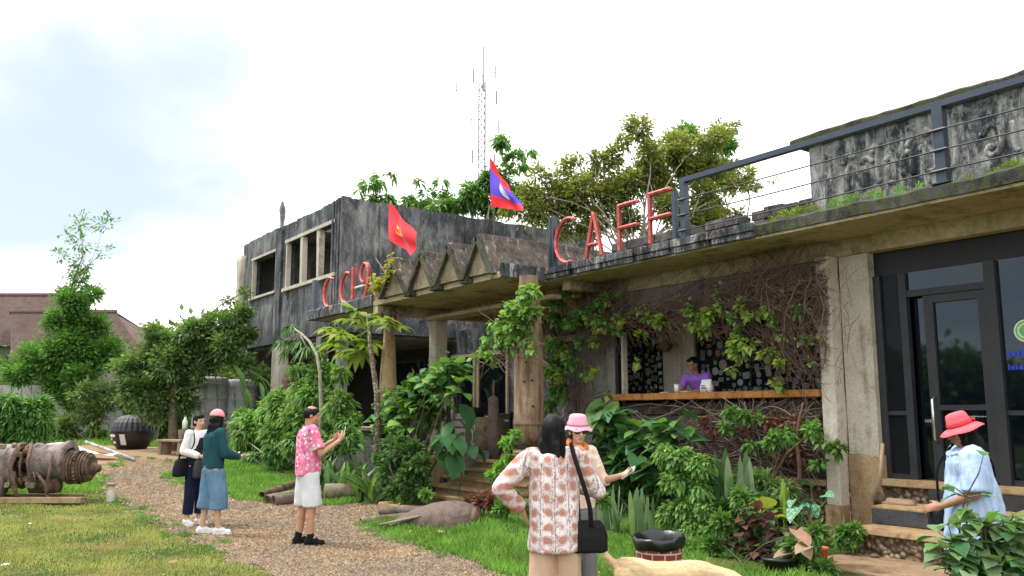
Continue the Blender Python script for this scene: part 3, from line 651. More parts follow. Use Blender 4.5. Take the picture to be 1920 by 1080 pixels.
def crest(p0, p1, z0, th, y=False):
    """broken, uneven top of a wall"""
    vs = []; fs = []; L = (Vector(p1)-Vector(p0)); n = max(3, int(L.length/.13)); d = L.normalized(); nn = Vector((-d.y, d.x, 0))*th
    for i in range(n+1):
        p = Vector(p0)+L*(i/n); h = .12+.05*noise.noise(p*1.3)+.045*noise.noise(p*5)+.02*noise.noise(p*17)
        for q in (p, p+nn): vs += [(q.x, q.y, z0), (q.x, q.y, z0+h)]
    for i in range(n):
        a = i*4; fs += [(a, a+4, a+5, a+1), (a+2, a+3, a+7, a+6), (a+1, a+5, a+7, a+3), (a, a+2, a+6, a+4)]
    fs += [(0, 1, 3, 2), (n*4, n*4+2, n*4+3, n*4+1)]; return MB().add(vs, fs)
obj('wall_crest', crest((XB0, YB, 0), (XB1, YB, 0), ZB-.121, .22), M['soot'], blk)
obj('side_wall', MB().bb((XB1-.22, YB+.222, 3.62), (XB1, 17, ZB-.12)), M['soot'], blk, label='streaked black side wall above the porch')
obj('wall_crest', crest((XB1, YB+.222, 0), (XB1, 17, 0), ZB-.121, .22), M['soot'], blk)
for k in range(4): obj('corner_rib', MB().bb((XB1-.05-.17*k, YB-.05-.012*(k % 2), 3.7), (XB1+.05-.17*k+(.02 if k == 0 else 0), YB-.002, ZB+.02-.01*k)), M['soot'], blk)
obj('corner_rib', MB().bb((XB1+.002, YB-.03, 3.9), (XB1+.04, YB+.13, ZB+.02)), M['soot'], blk)
for y in (9.7, 10.9, 12.3): obj('wall_rib', MB().bb((XB1+.002, y, 4), (XB1+.03, y+.12, ZB-.1)), M['soot'], blk)
obj('upper_floor', MB().bb((XB0+.05, YB+.222, 3.55), (XB1-.222, 16, 3.75)), M['grey'], blk)
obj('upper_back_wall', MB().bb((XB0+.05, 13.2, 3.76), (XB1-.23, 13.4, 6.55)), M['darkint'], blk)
obj('roof_remnant', MB().bb((XB0+.05, YB+.23, 6.6), (XB0+5.2, 13.4, 6.75)), M['grey'], blk)
obj('partition', MB().bb((XB0+3.0, YB+.23, 3.76), (XB0+3.15, 13, 6.58)), M['grey'], blk)
obj('side_wall', MB().bb((XB0, YB+.222, .3), (XB0+.2, 16, ZB-.1)), M['grey'], blk)
b = MB()                                   # eroded corner column at the far left
vs = [(XB0+.05+.05*math.sin(z*2.3), YB-.06, z, .2+.05*math.sin(z*3+1), .12, .4) for z in np.linspace(4.0, 6.6, 14)]
b.loft(vs, 14); obj('eroded_column', b, M['pale'], blk, True)
b = MB(); b.loft([(XB0+.0+.16*math.sin(z*3), YB-.1, z, .14+.05*math.sin(z*7), .12, .6) for z in np.linspace(3.2, 4.1, 8)], 12); obj('hanging_rubble', b, M['grey'], blk, True)
xg = onY(520, 500, YB).x
obj('pilaster', MB().chip((xg-.02, YB-.07, 3.5), (xg+.42, YB-.003, ZB-.12), .015), M['soot'], blk)
obj('column', MB().chip((onY(512, 700, YB).x, YB-.06, .2), (onY(527, 700, YB).x, YB+.2, 3.61), .012), M['pale'], blk)
for px in (455, 590, 626): x = onY(px, 700, YB).x; obj('column', MB().chip((x, YB+.02, .2), (x+.26, YB+.24, 3.61), .01), M['grey'], blk)
def opening_frame(o, m, mull=0, t=.09):
    x0, x1, z0, z1 = o; f = obj('window', MB().bb((x0-.05, YB-.05, z1), (x1+.05, YB+.05, z1+t)).bb((x0-.1, YB-.09, z0-t), (x1+.1, YB+.05, z0)).bb((x0, YB-.03, z0), (x0+t*.8, YB+.1, z1)).bb((x1-t*.8, YB-.03, z0), (x1, YB+.1, z1)), m, blk, label='concrete window frame')
    for i in range(mull):
        x = x0+(x1-x0)*(i+1)/(mull+1); obj('mullion', MB().chip((x-.09, YB-.02, z0), (x+.09, YB+.12, z1), .015), M['pale'], f)
opening_frame(o2, M['pale'], 2); opening_frame(o1, M['pale'], 0, .07)
obj('ground_back_wall', MB().bb((XB0+.2, 12.2, .3), (XB1, 12.4, 3.5)), M['darkint'], blk)
obj('ground_floor', MB().bb((XB0+.2, YB+.25, .2), (XB1-.01, 12.2, .66)), M['grey'], blk)
p0, p1 = onY(529, 418, YB+.1), onY(530, 378, YB+.1)
b = MB(); b.tube([p0-V3_(0, 0, .7), p0, p0.lerp(p1, .3)+Vector((.03, 0, 0)), p0.lerp(p1, .6), p1], [.04, .06, .085, .10, .03], 6); obj('broken_post', b, M['grey'], blk)

# ---------------- roof railing, sign frames, letters, flags ----------------
rail = thing('roof_railing', 'blue grey steel railing with three wire ropes along the cafe roof edge', 'railing', (-7, 8.7, ZR))
YRL = 8.74
pxp = [(onY(1284, 400, YRL).x, .085), (onY(1767, 300, YRL).x, .11), (-1.6, .11), (1.2, .11)]
for x, w in pxp:
    b = MB().bb((x-w/2, YRL-.05, 3.97), (x+w/2, YRL+.05, 4.83)); obj('post', b, M['metal'], rail)
    obj('base_plate', MB().bb((x-.1, YRL-.09, 4.0), (x+.1, YRL+.09, 4.012)), M['metal'], rail)
xq = onY(1277, 400, YRL).x-.04; obj('post', MB().bb((xq-.09, YRL-.05, 3.97), (xq-.03, YRL+.03, 4.74)), M['metal'], rail)
obj('top_rail', MB().bb((pxp[0][0]-.05, YRL-.045, 4.83), (1.3, YRL+.045, 4.90)), M['metal'], rail)
for z in (4.14, 4.36, 4.58):
    pts = [(pxp[0][0]-.3 if z == 4.14 else pxp[0][0], YRL, z), (pxp[1][0], YRL, z)]; pp = []
    for (a, c) in ((pxp[0][0], pxp[1][0]), (pxp[1][0], -1.6), (-1.6, 1.2)):
        for i in range(8): t = i/8; pp.append((a+(c-a)*t, YRL-.06, z-.05*t*(1-t)))
    obj('wire_rope', MB().tube(pp, .009, 6), M['wire'], rail, True)
    for x, w in pxp: obj('wire_clamp', MB().tube([(x-w/2-.03, YRL-.06, z), (x+w/2+.03, YRL-.06, z)], .016, 6), M['wire'], rail)
def letter_paths(ch):
    if ch == 'C': return [[(.34+.33*math.cos(R(a)), .37+.37*math.sin(R(a))) for a in range(62, 300, 14)]]
    if ch == 'A': return [[(0, 0), (.19, .72)], [(.19, .72), (.38, 0)], [(.07, .2), (.32, .2)]]
    if ch == 'F': return [[(0, 0), (0, .72)], [(0, .72), (.42, .72)], [(0, .36), (.42, .36)]]
    if ch == '1': return [[(0.2, 0), (.2, .74)], [(.2, .72), (.06, .6)]]
    if ch == '9': return [[(.2+.18*math.cos(R(a)), .55+.2*math.sin(R(a))) for a in range(0, 361, 24)], [(.38, .55), (.36, .3), (.22, .0)]]
def letter(ch, x, y, z, sc, par):
    b = MB(); d = MB()
    for pth in letter_paths(ch):
        pts = [Vector((x+px_*sc, y, z+pz*sc)) for px_, pz in pth]
        b.tube(pts, .028, 4); d.tube([p+Vector((0, .05, 0)) for p in pts], .026, 4)
    o = obj('letter_'+('one' if ch == '1' else 'nine' if ch == '9' else ch.lower()), b, M['red'], par); obj('letter_back', d, M['redside'], o)
sg = thing('cafe_sign', 'faded red metal letters C A F F standing on the roof edge', 'sign', (-10, 8.72, ZR))
for ch, px in (('C', 1040), ('A', 1097), ('F', 1160), ('F', 1218)):
    z = onY(px, {1040: 484, 1097: 476, 1160: 464, 1218: 449}[px], 8.74).z
    letter(ch, onY(px, 470, 8.74).x, 8.74, ZR+.07, {1040: 1.0, 1097: 1.0, 1160: .97, 1218: 1.03}[px], sg)
fp = thing('sign_post', 'dark blue steel post at the left end of the CAFF letters', 'post', (-11.05, 8.74, ZR-.1))
obj('channel', MB().bb((-11.10, 8.70, 3.98), (-11.04, 8.80, 4.9)), M['metal'], fp); obj('channel', MB().bb((-11.02, 8.70, 3.98), (-10.97, 8.80, 4.9)), M['metal'], fp)
sg2 = thing('number_sign', 'faded red characters C C 1 9 standing on the canopy beside the folded roof', 'sign', (-17.5, 7.85, 4.03))
for ch, px in (('C', 606), ('C', 637), ('1', 652), ('9', 673)):
    letter(ch, onY(px, 560, 7.85).x, 7.85, 4.03, .92 if ch == 'C' else 1.02, sg2)
obj('cross_bar', MB().tube([(onY(655, 540, 7.8).x, 7.9, 4.33), (onY(688, 540, 7.8).x, 7.9, 4.33)], .02, 6), M['white'], sg2)
fp = thing('sign_post', 'dark blue steel post at the left end of the C C 1 9 characters', 'post', (-19.0, 7.85, 3.95))
obj('channel', MB().bb((-19.05, 7.8, 4.0), (-18.97, 7.9, 4.75)), M['metal'], fp); obj('channel', MB().bb((-18.95, 7.8, 4.0), (-18.9, 7.9, 4.75)), M['metal'], fp)

def flag(label, base_px, top_px, Y, outline, matf, emblem=None):
    pb, pt = onY(*base_px, Y), onY(*top_px, Y)
    t = thing('flag', label, 'flag', tuple(pb)); obj('pole', MB().tube([pb, Vector((pb.x, Y, pt.z+.03))], .016, 8), M['casing'], t, True)
    # cloth: grid between hoist edge and fly edge, hanging in folds
    (h0, h1, f0, f1) = [onY(*q, Y) for q in outline]; n, m_ = 22, 22; V = []; U = []
    for i in range(n+1):
        for j in range(m_+1):
            u, v = i/n, j/m_; a = h0.lerp(h1, v); c = f0.lerp(f1, v); p = a.lerp(c, u)
            p.z += .10*math.sin(u*math.pi)*(1-v)*-.3
            p.y = Y-.06+(.035*math.sin(v*7+u*3)+.035*math.sin(u*9-v*4))*min(1, u*2.2+.1); V.append(tuple(p)); U.append((u, v))
    b = MB(); b.add(V, [(i*(m_+1)+j, (i+1)*(m_+1)+j, (i+1)*(m_+1)+j+1, i*(m_+1)+j+1) for i in range(n) for j in range(m_)])
    o = obj('cloth', b, matf, t, True); uv = o.data.uv_layers.new(name='UV')
    for lp in o.data.loops: uv.data[lp.index].uv = U[lp.vertex_index]
    return t, o, V, n, m_
g = NG('red_flag_cloth'); tcs = g.tc.outputs['UV']; sp = g.n('ShaderNodeSeparateXYZ'); g.l(tcs, sp.inputs[0]); u, v = sp.outputs[0], sp.outputs[1]
def dist(cx, cy, ax=1.0, ay=1.0):
    a = g.math('MULTIPLY', g.math('SUBTRACT', u, cx), ax); c = g.math('MULTIPLY', g.math('SUBTRACT', v, cy), ay)
    return g.math('SQRT', g.math('ADD', g.math('MULTIPLY', a, a), g.math('MULTIPLY', c, c)))
d1, d2 = dist(.42, .5), dist(.37, .46)
sick = g.math('MULTIPLY', g.math('LESS_THAN', d1, .15), g.math('GREATER_THAN', d2, .135))
w = g.math('ABSOLUTE', g.math('SUBTRACT', g.math('SUBTRACT', u, .42), g.math('SUBTRACT', v, .5)))
ham = g.math('MULTIPLY', g.math('LESS_THAN', w, .022), g.math('LESS_THAN', d1, .15))
w2 = g.math('ABSOLUTE', g.math('ADD', g.math('SUBTRACT', u, .36), g.math('SUBTRACT', v, .44)))
hd = g.math('MULTIPLY', g.math('LESS_THAN', w2, .03), g.math('LESS_THAN', dist(.36, .44), .06))
mk = g.math('MAXIMUM', g.math('MAXIMUM', sick, ham), hd)
fr_ = g.done(g.mix(mk, (.78, .012, .03, 1), (.9, .45, .03, 1)), .7); g.b.inputs['Sheen Weight'].default_value = .1
flag('red flag with yellow hammer and sickle drooping from a pole on the canopy', (730, 505), (736, 378), 7.9, [(735, 379), (733, 450), (785, 438), (780, 480)], fr_)
g = NG('striped_flag_cloth'); sp = g.n('ShaderNodeSeparateXYZ'); g.l(g.tc.outputs['UV'], sp.inputs[0]); u, v = sp.outputs[0], sp.outputs[1]
ring = dist(.55, .5, 1.2, 1)
col = g.ramp(v, [(0, (.75, .012, .03)), (.25, (.09, .05, .55)), (.75, (.75, .012, .03))], True); col = g.mix(g.math('LESS_THAN', ring, .22), col, (.8, .8, .82, 1))
fl_ = g.done(col, .7)
flag('flag of red, blue and red bands with a white disc on the folded canopy', (926, 452), (925, 293), 8.2, [(923, 294), (926, 388), (958, 352), (991, 397)], fl_)
# ---------------- people ----------------
def bake(name, mb, m, parent, voxel=.012, smooth=4, wr=0, wsc=9, wst=(1, 1, .5), local=True, subsets=None):
    """fuse overlapping closed shapes into one continuous skin (voxel remesh + smoothing), then add cloth folds"""
    me = bpy.data.meshes.new('tmp'); me.from_pydata(mb.v, [], mb.f); me.update(); o = bpy.data.objects.new('tmp', me); COL.objects.link(o)
    r = o.modifiers.new('r', 'REMESH'); r.mode = 'VOXEL'; r.voxel_size = voxel; r.use_smooth_shade = True
    if smooth: s = o.modifiers.new('s', 'SMOOTH'); s.factor = .5; s.iterations = smooth
    dg = bpy.context.evaluated_depsgraph_get(); out = bpy.data.meshes.new_from_object(o.evaluated_get(dg)); bpy.data.objects.remove(o); bpy.data.meshes.remove(me)
    out.name = name; n = len(out.vertices); out.materials.clear()
    if wr:
        co = np.empty(n*3, np.float32); no = np.empty(n*3, np.float32); out.vertices.foreach_get('co', co); out.vertices.foreach_get('normal', no); co = co.reshape(-1, 3); no = no.reshape(-1, 3)
        k = np.array([noise.noise(Vector((p[0]*wst[0]*wsc+3, p[1]*wst[1]*wsc, p[2]*wst[2]*wsc)))+.5*abs(noise.noise(Vector((p[0]*wsc*2.2, p[1]*wsc*2.2+9, p[2]*wst[2]*wsc*2.2)))) for p in co])
        co += no*(k*wr)[:, None]; out.vertices.foreach_set('co', co.ravel()); out.update()
    ob = link(name, out, m, parent, True); return ob
def fab(name, c, var=.12, rough=.9): return plain(name, c, rough, 0, .1, var, 4, .25, 160)
def skinmat(name, c):
    g = NG(name); f = g.noise(9, det=4); g.b.inputs['Subsurface Weight'].default_value = .08; g.b.inputs['Subsurface Radius'].default_value = (.02, .008, .004)
    return g.done(g.ramp(f, [(.3, mul(c, .88)), (.7, mul(c, 1.08))]), .55, 0, .35)
SK = skinmat('skin', (.5, .27, .17)); SKD = skinmat('tanned_skin', (.33, .165, .095)); SKP = skinmat('fair_skin', (.6, .36, .25))
HAIR = plain('black_hair', (.009, .008, .009), .55, 0, .18, .4, 12, .5, 90, (1, 1, .1))
LIP = plain('lips', (.4, .12, .1), .5); EYEW = plain('eye_white', (.6, .58, .55), .3); EYED = plain('dark_iris', (.02, .012, .01), .2); BROW = plain('eyebrow', (.025, .02, .018), .8)
def V3(*a): return Vector(a)
def fingers(mb, wrist, d, pn, side, curl=.5, r=.0085, s=1.0, spread=.06, thumb=.6):
    """palm, four unequal bent fingers and a thumb; d: hand direction, pn: palm normal, side: +1 thumb along d x pn"""
    d = d.normalized(); pn = (pn-d*pn.dot(d)).normalized(); w = d.cross(pn).normalized()*side
    M3 = Matrix((w, d, pn)).transposed(); L = .088*s
    mb.ell(wrist+d*L*.55, (.040*s, .055*s, .017*s), M3, 12, 8); mb.cap(wrist, .024*s, wrist+d*L*.5, .026*s, 8)
    for i, (o, ln) in enumerate(((.029, .070), (.010, .080), (-.010, .074), (-.028, .058))):
        p = wrist+d*L*.92+w*o*s; a = d+w*(o*spread*18); a.normalize(); ang = 0
        for k, fr in enumerate((.45, .3, .25)):
            ang += curl*(.6+.35*k); q = (a*math.cos(ang)+pn*math.sin(ang)).normalized(); p2 = p+q*ln*fr*s*1.05; mb.cap(p, r*s*(1-.08*k), p2, r*s*(.93-.08*k), 7); p = p2
    p = wrist+d*.022*s+w*.026*s; q = (d*.75+w*.65+pn*.25*thumb).normalized(); p2 = p+q*.042*s; mb.cap(p, .0125*s, p2, .011*s, 7)
    q = (d*.9+w*.2+pn*.6*thumb).normalized(); mb.cap(p2, .0105*s, p2+q*.034*s, .009*s, 7)
def head(mb, c, M_, s=1.0, female=False):
    e = lambda p, r, n=14: mb.ell(c+M_ @ Vector(p)*s, tuple(x*s for x in r), M_, n, 9)
    e((0, -.012, .028), (.073, .092, .090)); e((0, .018, -.035), (.058 if not female else .055, .064, .072)); e((0, .045, -.085), (.03, .028, .022)); e((0, .028, .02), (.066, .062, .06))
    mb.cap(c+M_ @ V3(0, .078, .012)*s, .009*s, c+M_ @ V3(0, .102, -.026)*s, .0135*s, 8); e((.011, .09, -.031), (.009, .011, .008), 8); e((-.011, .09, -.031), (.009, .011, .008), 8)
    e((0, .068, .028), (.045, .018, .010)); e((.036, .058, -.022), (.022, .02, .018)); e((-.036, .058, -.022), (.022, .02, .018))
    e((0, .078, -.058), (.022, .012, .012)); 
    for sx in (-1, 1): e((sx*.076, -.012, -.01), (.010, .019, .03), 8)
def face(par, c, M_, s=1.0):
    q = lambda p: c+M_ @ Vector(p)*s
    for sx in (-1, 1):
        obj('eye', MB().ell(q((sx*.029, .0755, .006)), (.0135*s, .007*s, .0065*s), M_, 10, 6), EYEW, par, True, True)
        obj('iris', MB().ell(q((sx*.029, .082, .006)), (.0058*s, .003*s, .0055*s), M_, 8, 5), EYED, par, True, True)
        obj('eyebrow', MB().tube([q((sx*.012, .087, .026)), q((sx*.03, .083, .031)), q((sx*.046, .07, .026))], [.0035*s, .0042*s, .002*s], 6), BROW, par, True, True)
    obj('lips', MB().tube([q((-.022, .080, -.060)), q((-.008, .0895, -.057)), q((.008, .0895, -.057)), q((.022, .080, -.060))], [.002*s, .0055*s, .0055*s, .002*s], 6), LIP, par, True, True)
def rotm(yaw=0, pitch=0, roll=0): return Matrix.Rotation(R(yaw), 3, 'Z') @ Matrix.Rotation(R(pitch), 3, 'X') @ Matrix.Rotation(R(roll), 3, 'Y')
def person(label, loc, heading, h, shoulders=.185, skin=SK, female=True, lean=(0, 0), arms=None, hands=None, headrot=(0, 0, 0), feet=None, voxel=.010, legr=(.078, .055, .036), heavy=1.0):
    """heading: world angle the person faces. local axes: +Y forward, +X the person's right"""
    s = h/1.7; root = thing('person', label, 'person', loc, R(heading)-R(90), None); J = {}
    J['pel'] = V3(0, 0, .93)*s; J['che'] = V3(lean[0]*.7, lean[1]*.7, 1.27)*s; J['neck'] = V3(lean[0], lean[1], 1.42)*s; J['head'] = V3(lean[0]*1.15, lean[1]*1.2+.02, 1.575)*s
    ft = feet or {-1: (-.10, 0, 0), 1: (.10, 0, 0)}    # x, y, toe yaw
    b = MB()
    b.loft([(0, 0, .84*s, .12*s, .08*s), (0, 0, .9*s, .155*s, .11*s), (0, 0, .98*s, .15*s*heavy, .11*s), (lean[0]*.3*s, lean[1]*.3*s, 1.1*s, .125*s*heavy, .1*s), (J['che'].x, J['che'].y, 1.28*s, .15*s, .105*s), (J['neck'].x, J['neck'].y, 1.40*s, .13*s, .075*s), (J['neck'].x, J['neck'].y, 1.44*s, .06*s, .05*s)], 18)
    Mh = rotm(*headrot); b.cap(J['neck']-V3(0, 0, .03)*s, .052*s, J['head']+Mh @ V3(0, -.02, -.04)*s, .047*s); head(b, J['head'], Mh, s, female)
    A = arms or {}
    for sd in (-1, 1):
        sh = V3(sd*shoulders/ s*1.0+lean[0], lean[1], 1.385)*s; sh = V3(sd*shoulders+J['neck'].x, J['neck'].y, 1.385*s)
        el, wr = A.get(sd, (None, None))
        el = V3(*el)*s if el else sh+V3(sd*.05, -.02, -.27)*s; wr = V3(*wr)*s if wr else el+V3(0, .04, -.24)*s
        J['sh', sd], J['el', sd], J['wr', sd] = sh, el, wr
        b.cap(J['neck']-V3(0, 0, .04)*s, .05*s, sh, .05*s); b.cap(sh, .050*s, el, .038*s); b.cap(el, .038*s, wr, .025*s)
        hd = (hands or {}).get(sd, {}); d = Vector(hd.get('d', tuple(wr-el))); pn = Vector(hd.get('pn', (-sd, .3, 0)))
        fingers(b, wr, d, pn, hd.get('side', sd), hd.get('curl', .35), s=s*.98); J['hd', sd] = d.normalized()
        fx, fy, yw = ft[sd]; hip = V3(sd*.085, 0, .88)*s; an = V3(fx, fy-.02, .085)*s; kn = (hip+an)/2+V3(sd*.005, .02, 0)*s; kn.z = .47*s
        J['hip', sd], J['kn', sd], J['an', sd] = hip, kn, an
        b.cap(hip, legr[0]*s*heavy, kn, legr[1]*s); b.cap(kn, legr[1]*s, kn.lerp(an, .35)+V3(0, -.012, 0)*s, legr[1]*s*.98); b.cap(kn.lerp(an, .3)+V3(0, -.01, 0)*s, legr[1]*s*.95, an, legr[2]*s)
        fd = V3(-math.sin(R(yw)), math.cos(R(yw)), 0); J['fd', sd] = fd
        b.cap(an-fd*.02*s-V3(0, 0, .045)*s, .034*s, an+fd*.12*s-V3(0, 0, .055)*s, .028*s); b.cap(an+fd*.02*s, .036*s, an+fd*.11*s-V3(0, 0, .05)*s, .03*s)
    J['s'], J['Mh'], J['root'] = s, Mh, root; J['ft'] = ft
    J['body'] = bake('body', b, skin, root, voxel, 3); face(root, J['head'], Mh, s); return J
def shoes(J, m, sole=None, hi=0):
    s = J['s']
    for sd in (-1, 1):
        an, fd = J['an', sd], J['fd', sd]; b = MB(); g0 = V3(an.x, an.y, 0)
        b.cap(g0-fd*.035*s+V3(0, 0, .042)*s, .042*s, g0+fd*.145*s+V3(0, 0, .034)*s, .036*s, 12); b.cap(g0-fd*.02*s+V3(0, 0, .06)*s, .046*s, g0+fd*.06*s+V3(0, 0, .055)*s, .044*s, 12)
        if hi: b.cap(g0+V3(0, 0, .06)*s, .05*s, g0+V3(0, 0, hi)*s, .046*s, 12)
        o = bake('shoe', b, m, J['root'], .008, 2)
        z = MB(); pts = [(-.08, 0), (-.06, .034), (0, .042), (.1, .046), (.16, .036), (.185, 0)]; P = []
        for y, x in pts: P.append((x, y))
        for y, x in pts[-2:0:-1]: P.append((-x, y))
        r = V3(fd.y, -fd.x, 0); n = len(P)
        vs = [g0+r*x*s+fd*y*s+V3(0, 0, zz) for zz in (.001, .022*s) for x, y in P]
        z.add(vs, [tuple(range(n))[::-1], tuple(range(n, 2*n))]+[(i, (i+1) % n, n+(i+1) % n, n+i) for i in range(n)])
        obj('sole', z, sole or m, o, local=True)
def top(name, J, m, hem, hw, hd_, cw=.19, cd=.135, slv=1.0, sr=.066, cuff=.05, wr=.016, voxel=.010, flare=0, neckz=1.435, fullsleeve=False, sdr=0):
    """shirt or jacket: torso loft down to a clean hem plus sleeves ending in cuffs"""
    s = J['s']; b = MB(); n, c = J['neck'], J['che']; lx, ly = n.x, n.y
    b.loft([(0, 0, hem*s, hw*s, hd_*s), (0, 0, (hem+.1)*s, hw*s*(1-flare), hd_*s), (lx*.35, ly*.35, 1.08*s, (hw*.45+cw*.5)*s*(1-flare), (hd_*.5+cd*.47)*s), (c.x, c.y, 1.24*s, cw*s, cd*s), (lx, ly, 1.34*s, cw*s*1.02, cd*s*.95), (lx, ly, 1.395*s, cw*s*.78, cd*s*.78), (lx, ly, neckz*s, .072*s, .07*s)], 24)
    for sd in (-1, 1):
        sh, el, wr_ = J['sh', sd], J['el', sd], J['wr', sd]; b.cap(n-V3(0, 0, .05)*s, .06*s, sh, sr*s)
        if fullsleeve:
            b.cap(sh, sr*s, el, (sr*.55+cuff*.5)*s); e = el.lerp(wr_, .93); b.tube([el-(wr_-el).normalized()*.02, el.lerp(e, .4), e], [sr*.9*s, (sr*.4+cuff*.6)*s, cuff*s], 12)
        else:
            e = sh.lerp(el, min(slv, 1)); b.tube([sh-(el-sh).normalized()*.02, sh.lerp(e, .5), e], [sr*s, (sr*.5+cuff*.5)*s, cuff*s], 14)
            if slv > 1: e2 = el.lerp(wr_, slv-1); b.cap(sh, sr*s, el, cuff*s); b.tube([el, e2], [cuff*s*1.02, cuff*s], 12)
    return bake(name, b, m, J['root'], voxel, 3, wr, 8)
def legs(name, J, m, top_z, bot_z, tw=.17, td=.125, thigh=.1, knee=.09, hem=.085, wr=.012, voxel=.010):
    s = J['s']; b = MB(); b.loft([(0, 0, .80*s, tw*.85*s, td*.85*s), (0, 0, .88*s, tw*s, td*s), (0, 0, top_z*s, tw*.88*s, td*.92*s)], 20)
    for sd in (-1, 1):
        hip, kn, an = J['hip', sd], J['kn', sd], J['an', sd]; L = []
        full = [(hip, thigh), (hip.lerp(kn, .5), (thigh+knee)/2), (kn, knee)]
        if bot_z*s < kn.z: t = (kn.z-bot_z*s)/(kn.z-an.z); full += [(kn.lerp(an, t*.5), (knee+hem)/2), (kn.lerp(an, t), hem)]
        else: t = (hip.z-bot_z*s)/(hip.z-kn.z); full = [(hip, thigh), (hip.lerp(kn, t*.5), (thigh+hem)/2), (hip.lerp(kn, t), hem)]
        b.tube([p for p, r in full], [r*s for p, r in full], 16)
    return bake(name, b, m, J['root'], voxel, 3, wr, 7, (1, 1, .35))
def hairlong(J, length=.35, w=.085, fwd=0, name='hair', vol=1.0, hat_=False):
    s, M_, c = J['s'], J['Mh'], J['head']; b = MB()
    b.ell(c+M_ @ V3(0, -.028, .036 if not hat_ else .0)*s, (.086*s*vol, .096*s*vol, (.095 if not hat_ else .07)*s*vol), M_, 18, 11)
    hat_ or b.ell(c+M_ @ V3(0, .022, .075)*s, (.066*s, .055*s, .04*s), M_, 14, 8)
    if length:
        L_ = length; rg = [(0, -.03, .06 if not hat_ else .035, .08, .08), (0, -.034, .0, .09, .085), (0, -.045, -.06, .094, .078), (0, -.062, -.12, .098, .06), (0, -.075, -.19, .10, .045), (0, -.085, -L_*.8, .09*(1+w*.3), .036), (0, -.09, -L_, .055, .016)]
        b.loft([(x*s, y*s, z*s, rx*s*vol, ry*s) for x, y, z, rx, ry in rg], 22, Matrix.Rotation(math.atan2(M_[1][0], M_[0][0]), 3, 'Z')); k_ = 7*22
        for i_ in range(len(b.v)-k_, len(b.v)): b.v[i_] = tuple(Vector(b.v[i_])+c)
        p0 = c+M_ @ V3(0, -.05, .0)*s; p1 = c+M_ @ V3(0, -.085, -.1)*s; p2 = V3(p1.x, p1.y-.01, c.z-length*s)
        for dx, k in ((-.05, .96), (-.025, 1), (0, 1.04), (.025, 1), (.05, .94)):
            d = M_ @ V3(dx, 0, 0)*s; b.tube([p0+d, p1+d*1.1, p1.lerp(p2, .6*k)+d*1.2, p1.lerp(p2, k)+d*1.1], [.04*s, .035*s, .024*s, .006*s], 10)
        for sx in (-1, 1):
            d = M_ @ V3(sx*.07, -.02, 0)*s; b.tube([c+d+V3(0, 0, .02), c+d-V3(0, 0, .08)*s, c+d+M_ @ V3(sx*.01, -.03, 0)*s-V3(0, 0, .16)*s], [.022*s, .03*s, .012*s], 8)
    ho = bake(name, b, HAIR, J['root'], .008, 2, .009, 22, (1, 1, .18))
    if length:                              # loose strands give the mass a combed, ragged edge
        q = MB(); yaw_ = math.atan2(M_[1][0], M_[0][0]); Rz = Matrix.Rotation(yaw_, 3, 'Z')
        for i in range(170):
            a = random.uniform(-math.pi*1.08, .08*math.pi); k = random.uniform(.985, 1.05); Lk = L_*random.uniform(.82, 1.1); P = []
            for (x, y, z, rx, ry) in rg[1:]:
                zz = z*Lk/L_ if z < -.1 else z; P.append(c+Rz @ Vector(((x+rx*math.cos(a)*k)*vol, y+ry*math.sin(a)*k, zz))*s)
            P[-1] = P[-2]+(P[-1]-P[-2])*.9+Vector((random.uniform(-.012, .012), random.uniform(-.01, .01), 0)); q.tube(P, [.0035*s]*(len(P)-1)+[.001*s], 3, False)
        obj('loose_strands', q, HAIR, ho, True, True)
    return ho
def hairshort(J, bald=False, bob=.06, hat_=False):
    s, M_, c = J['s'], J['Mh'], J['head']; b = MB()
    if bald:
        b.ell(c+M_ @ V3(0, -.032, .022)*s, (.083*s, .086*s, .078*s), M_, 20, 12); b.ell(c+M_ @ V3(0, .035, .075)*s, (.058*s, .04*s, .035*s), M_)
        for sx in (-1, 1): b.ell(c+M_ @ V3(sx*.062, .015, .05)*s, (.018*s, .04*s, .045*s), M_)
    else:
        b.ell(c+M_ @ V3(0, -.024, .04)*s, (.086*s, .098*s, .092*s), M_, 18, 11); b.ell(c+M_ @ V3(0, -.045, -.03)*s, (.078*s, .07*s, bob*s), M_, 16, 9); hat_ or b.ell(c+M_ @ V3(.02, .05, .08)*s, (.055*s, .04*s, .035*s), M_)
    return bake('hair', b, HAIR, J['root'], .008, 2, .007, 24, (1, 1, .3))
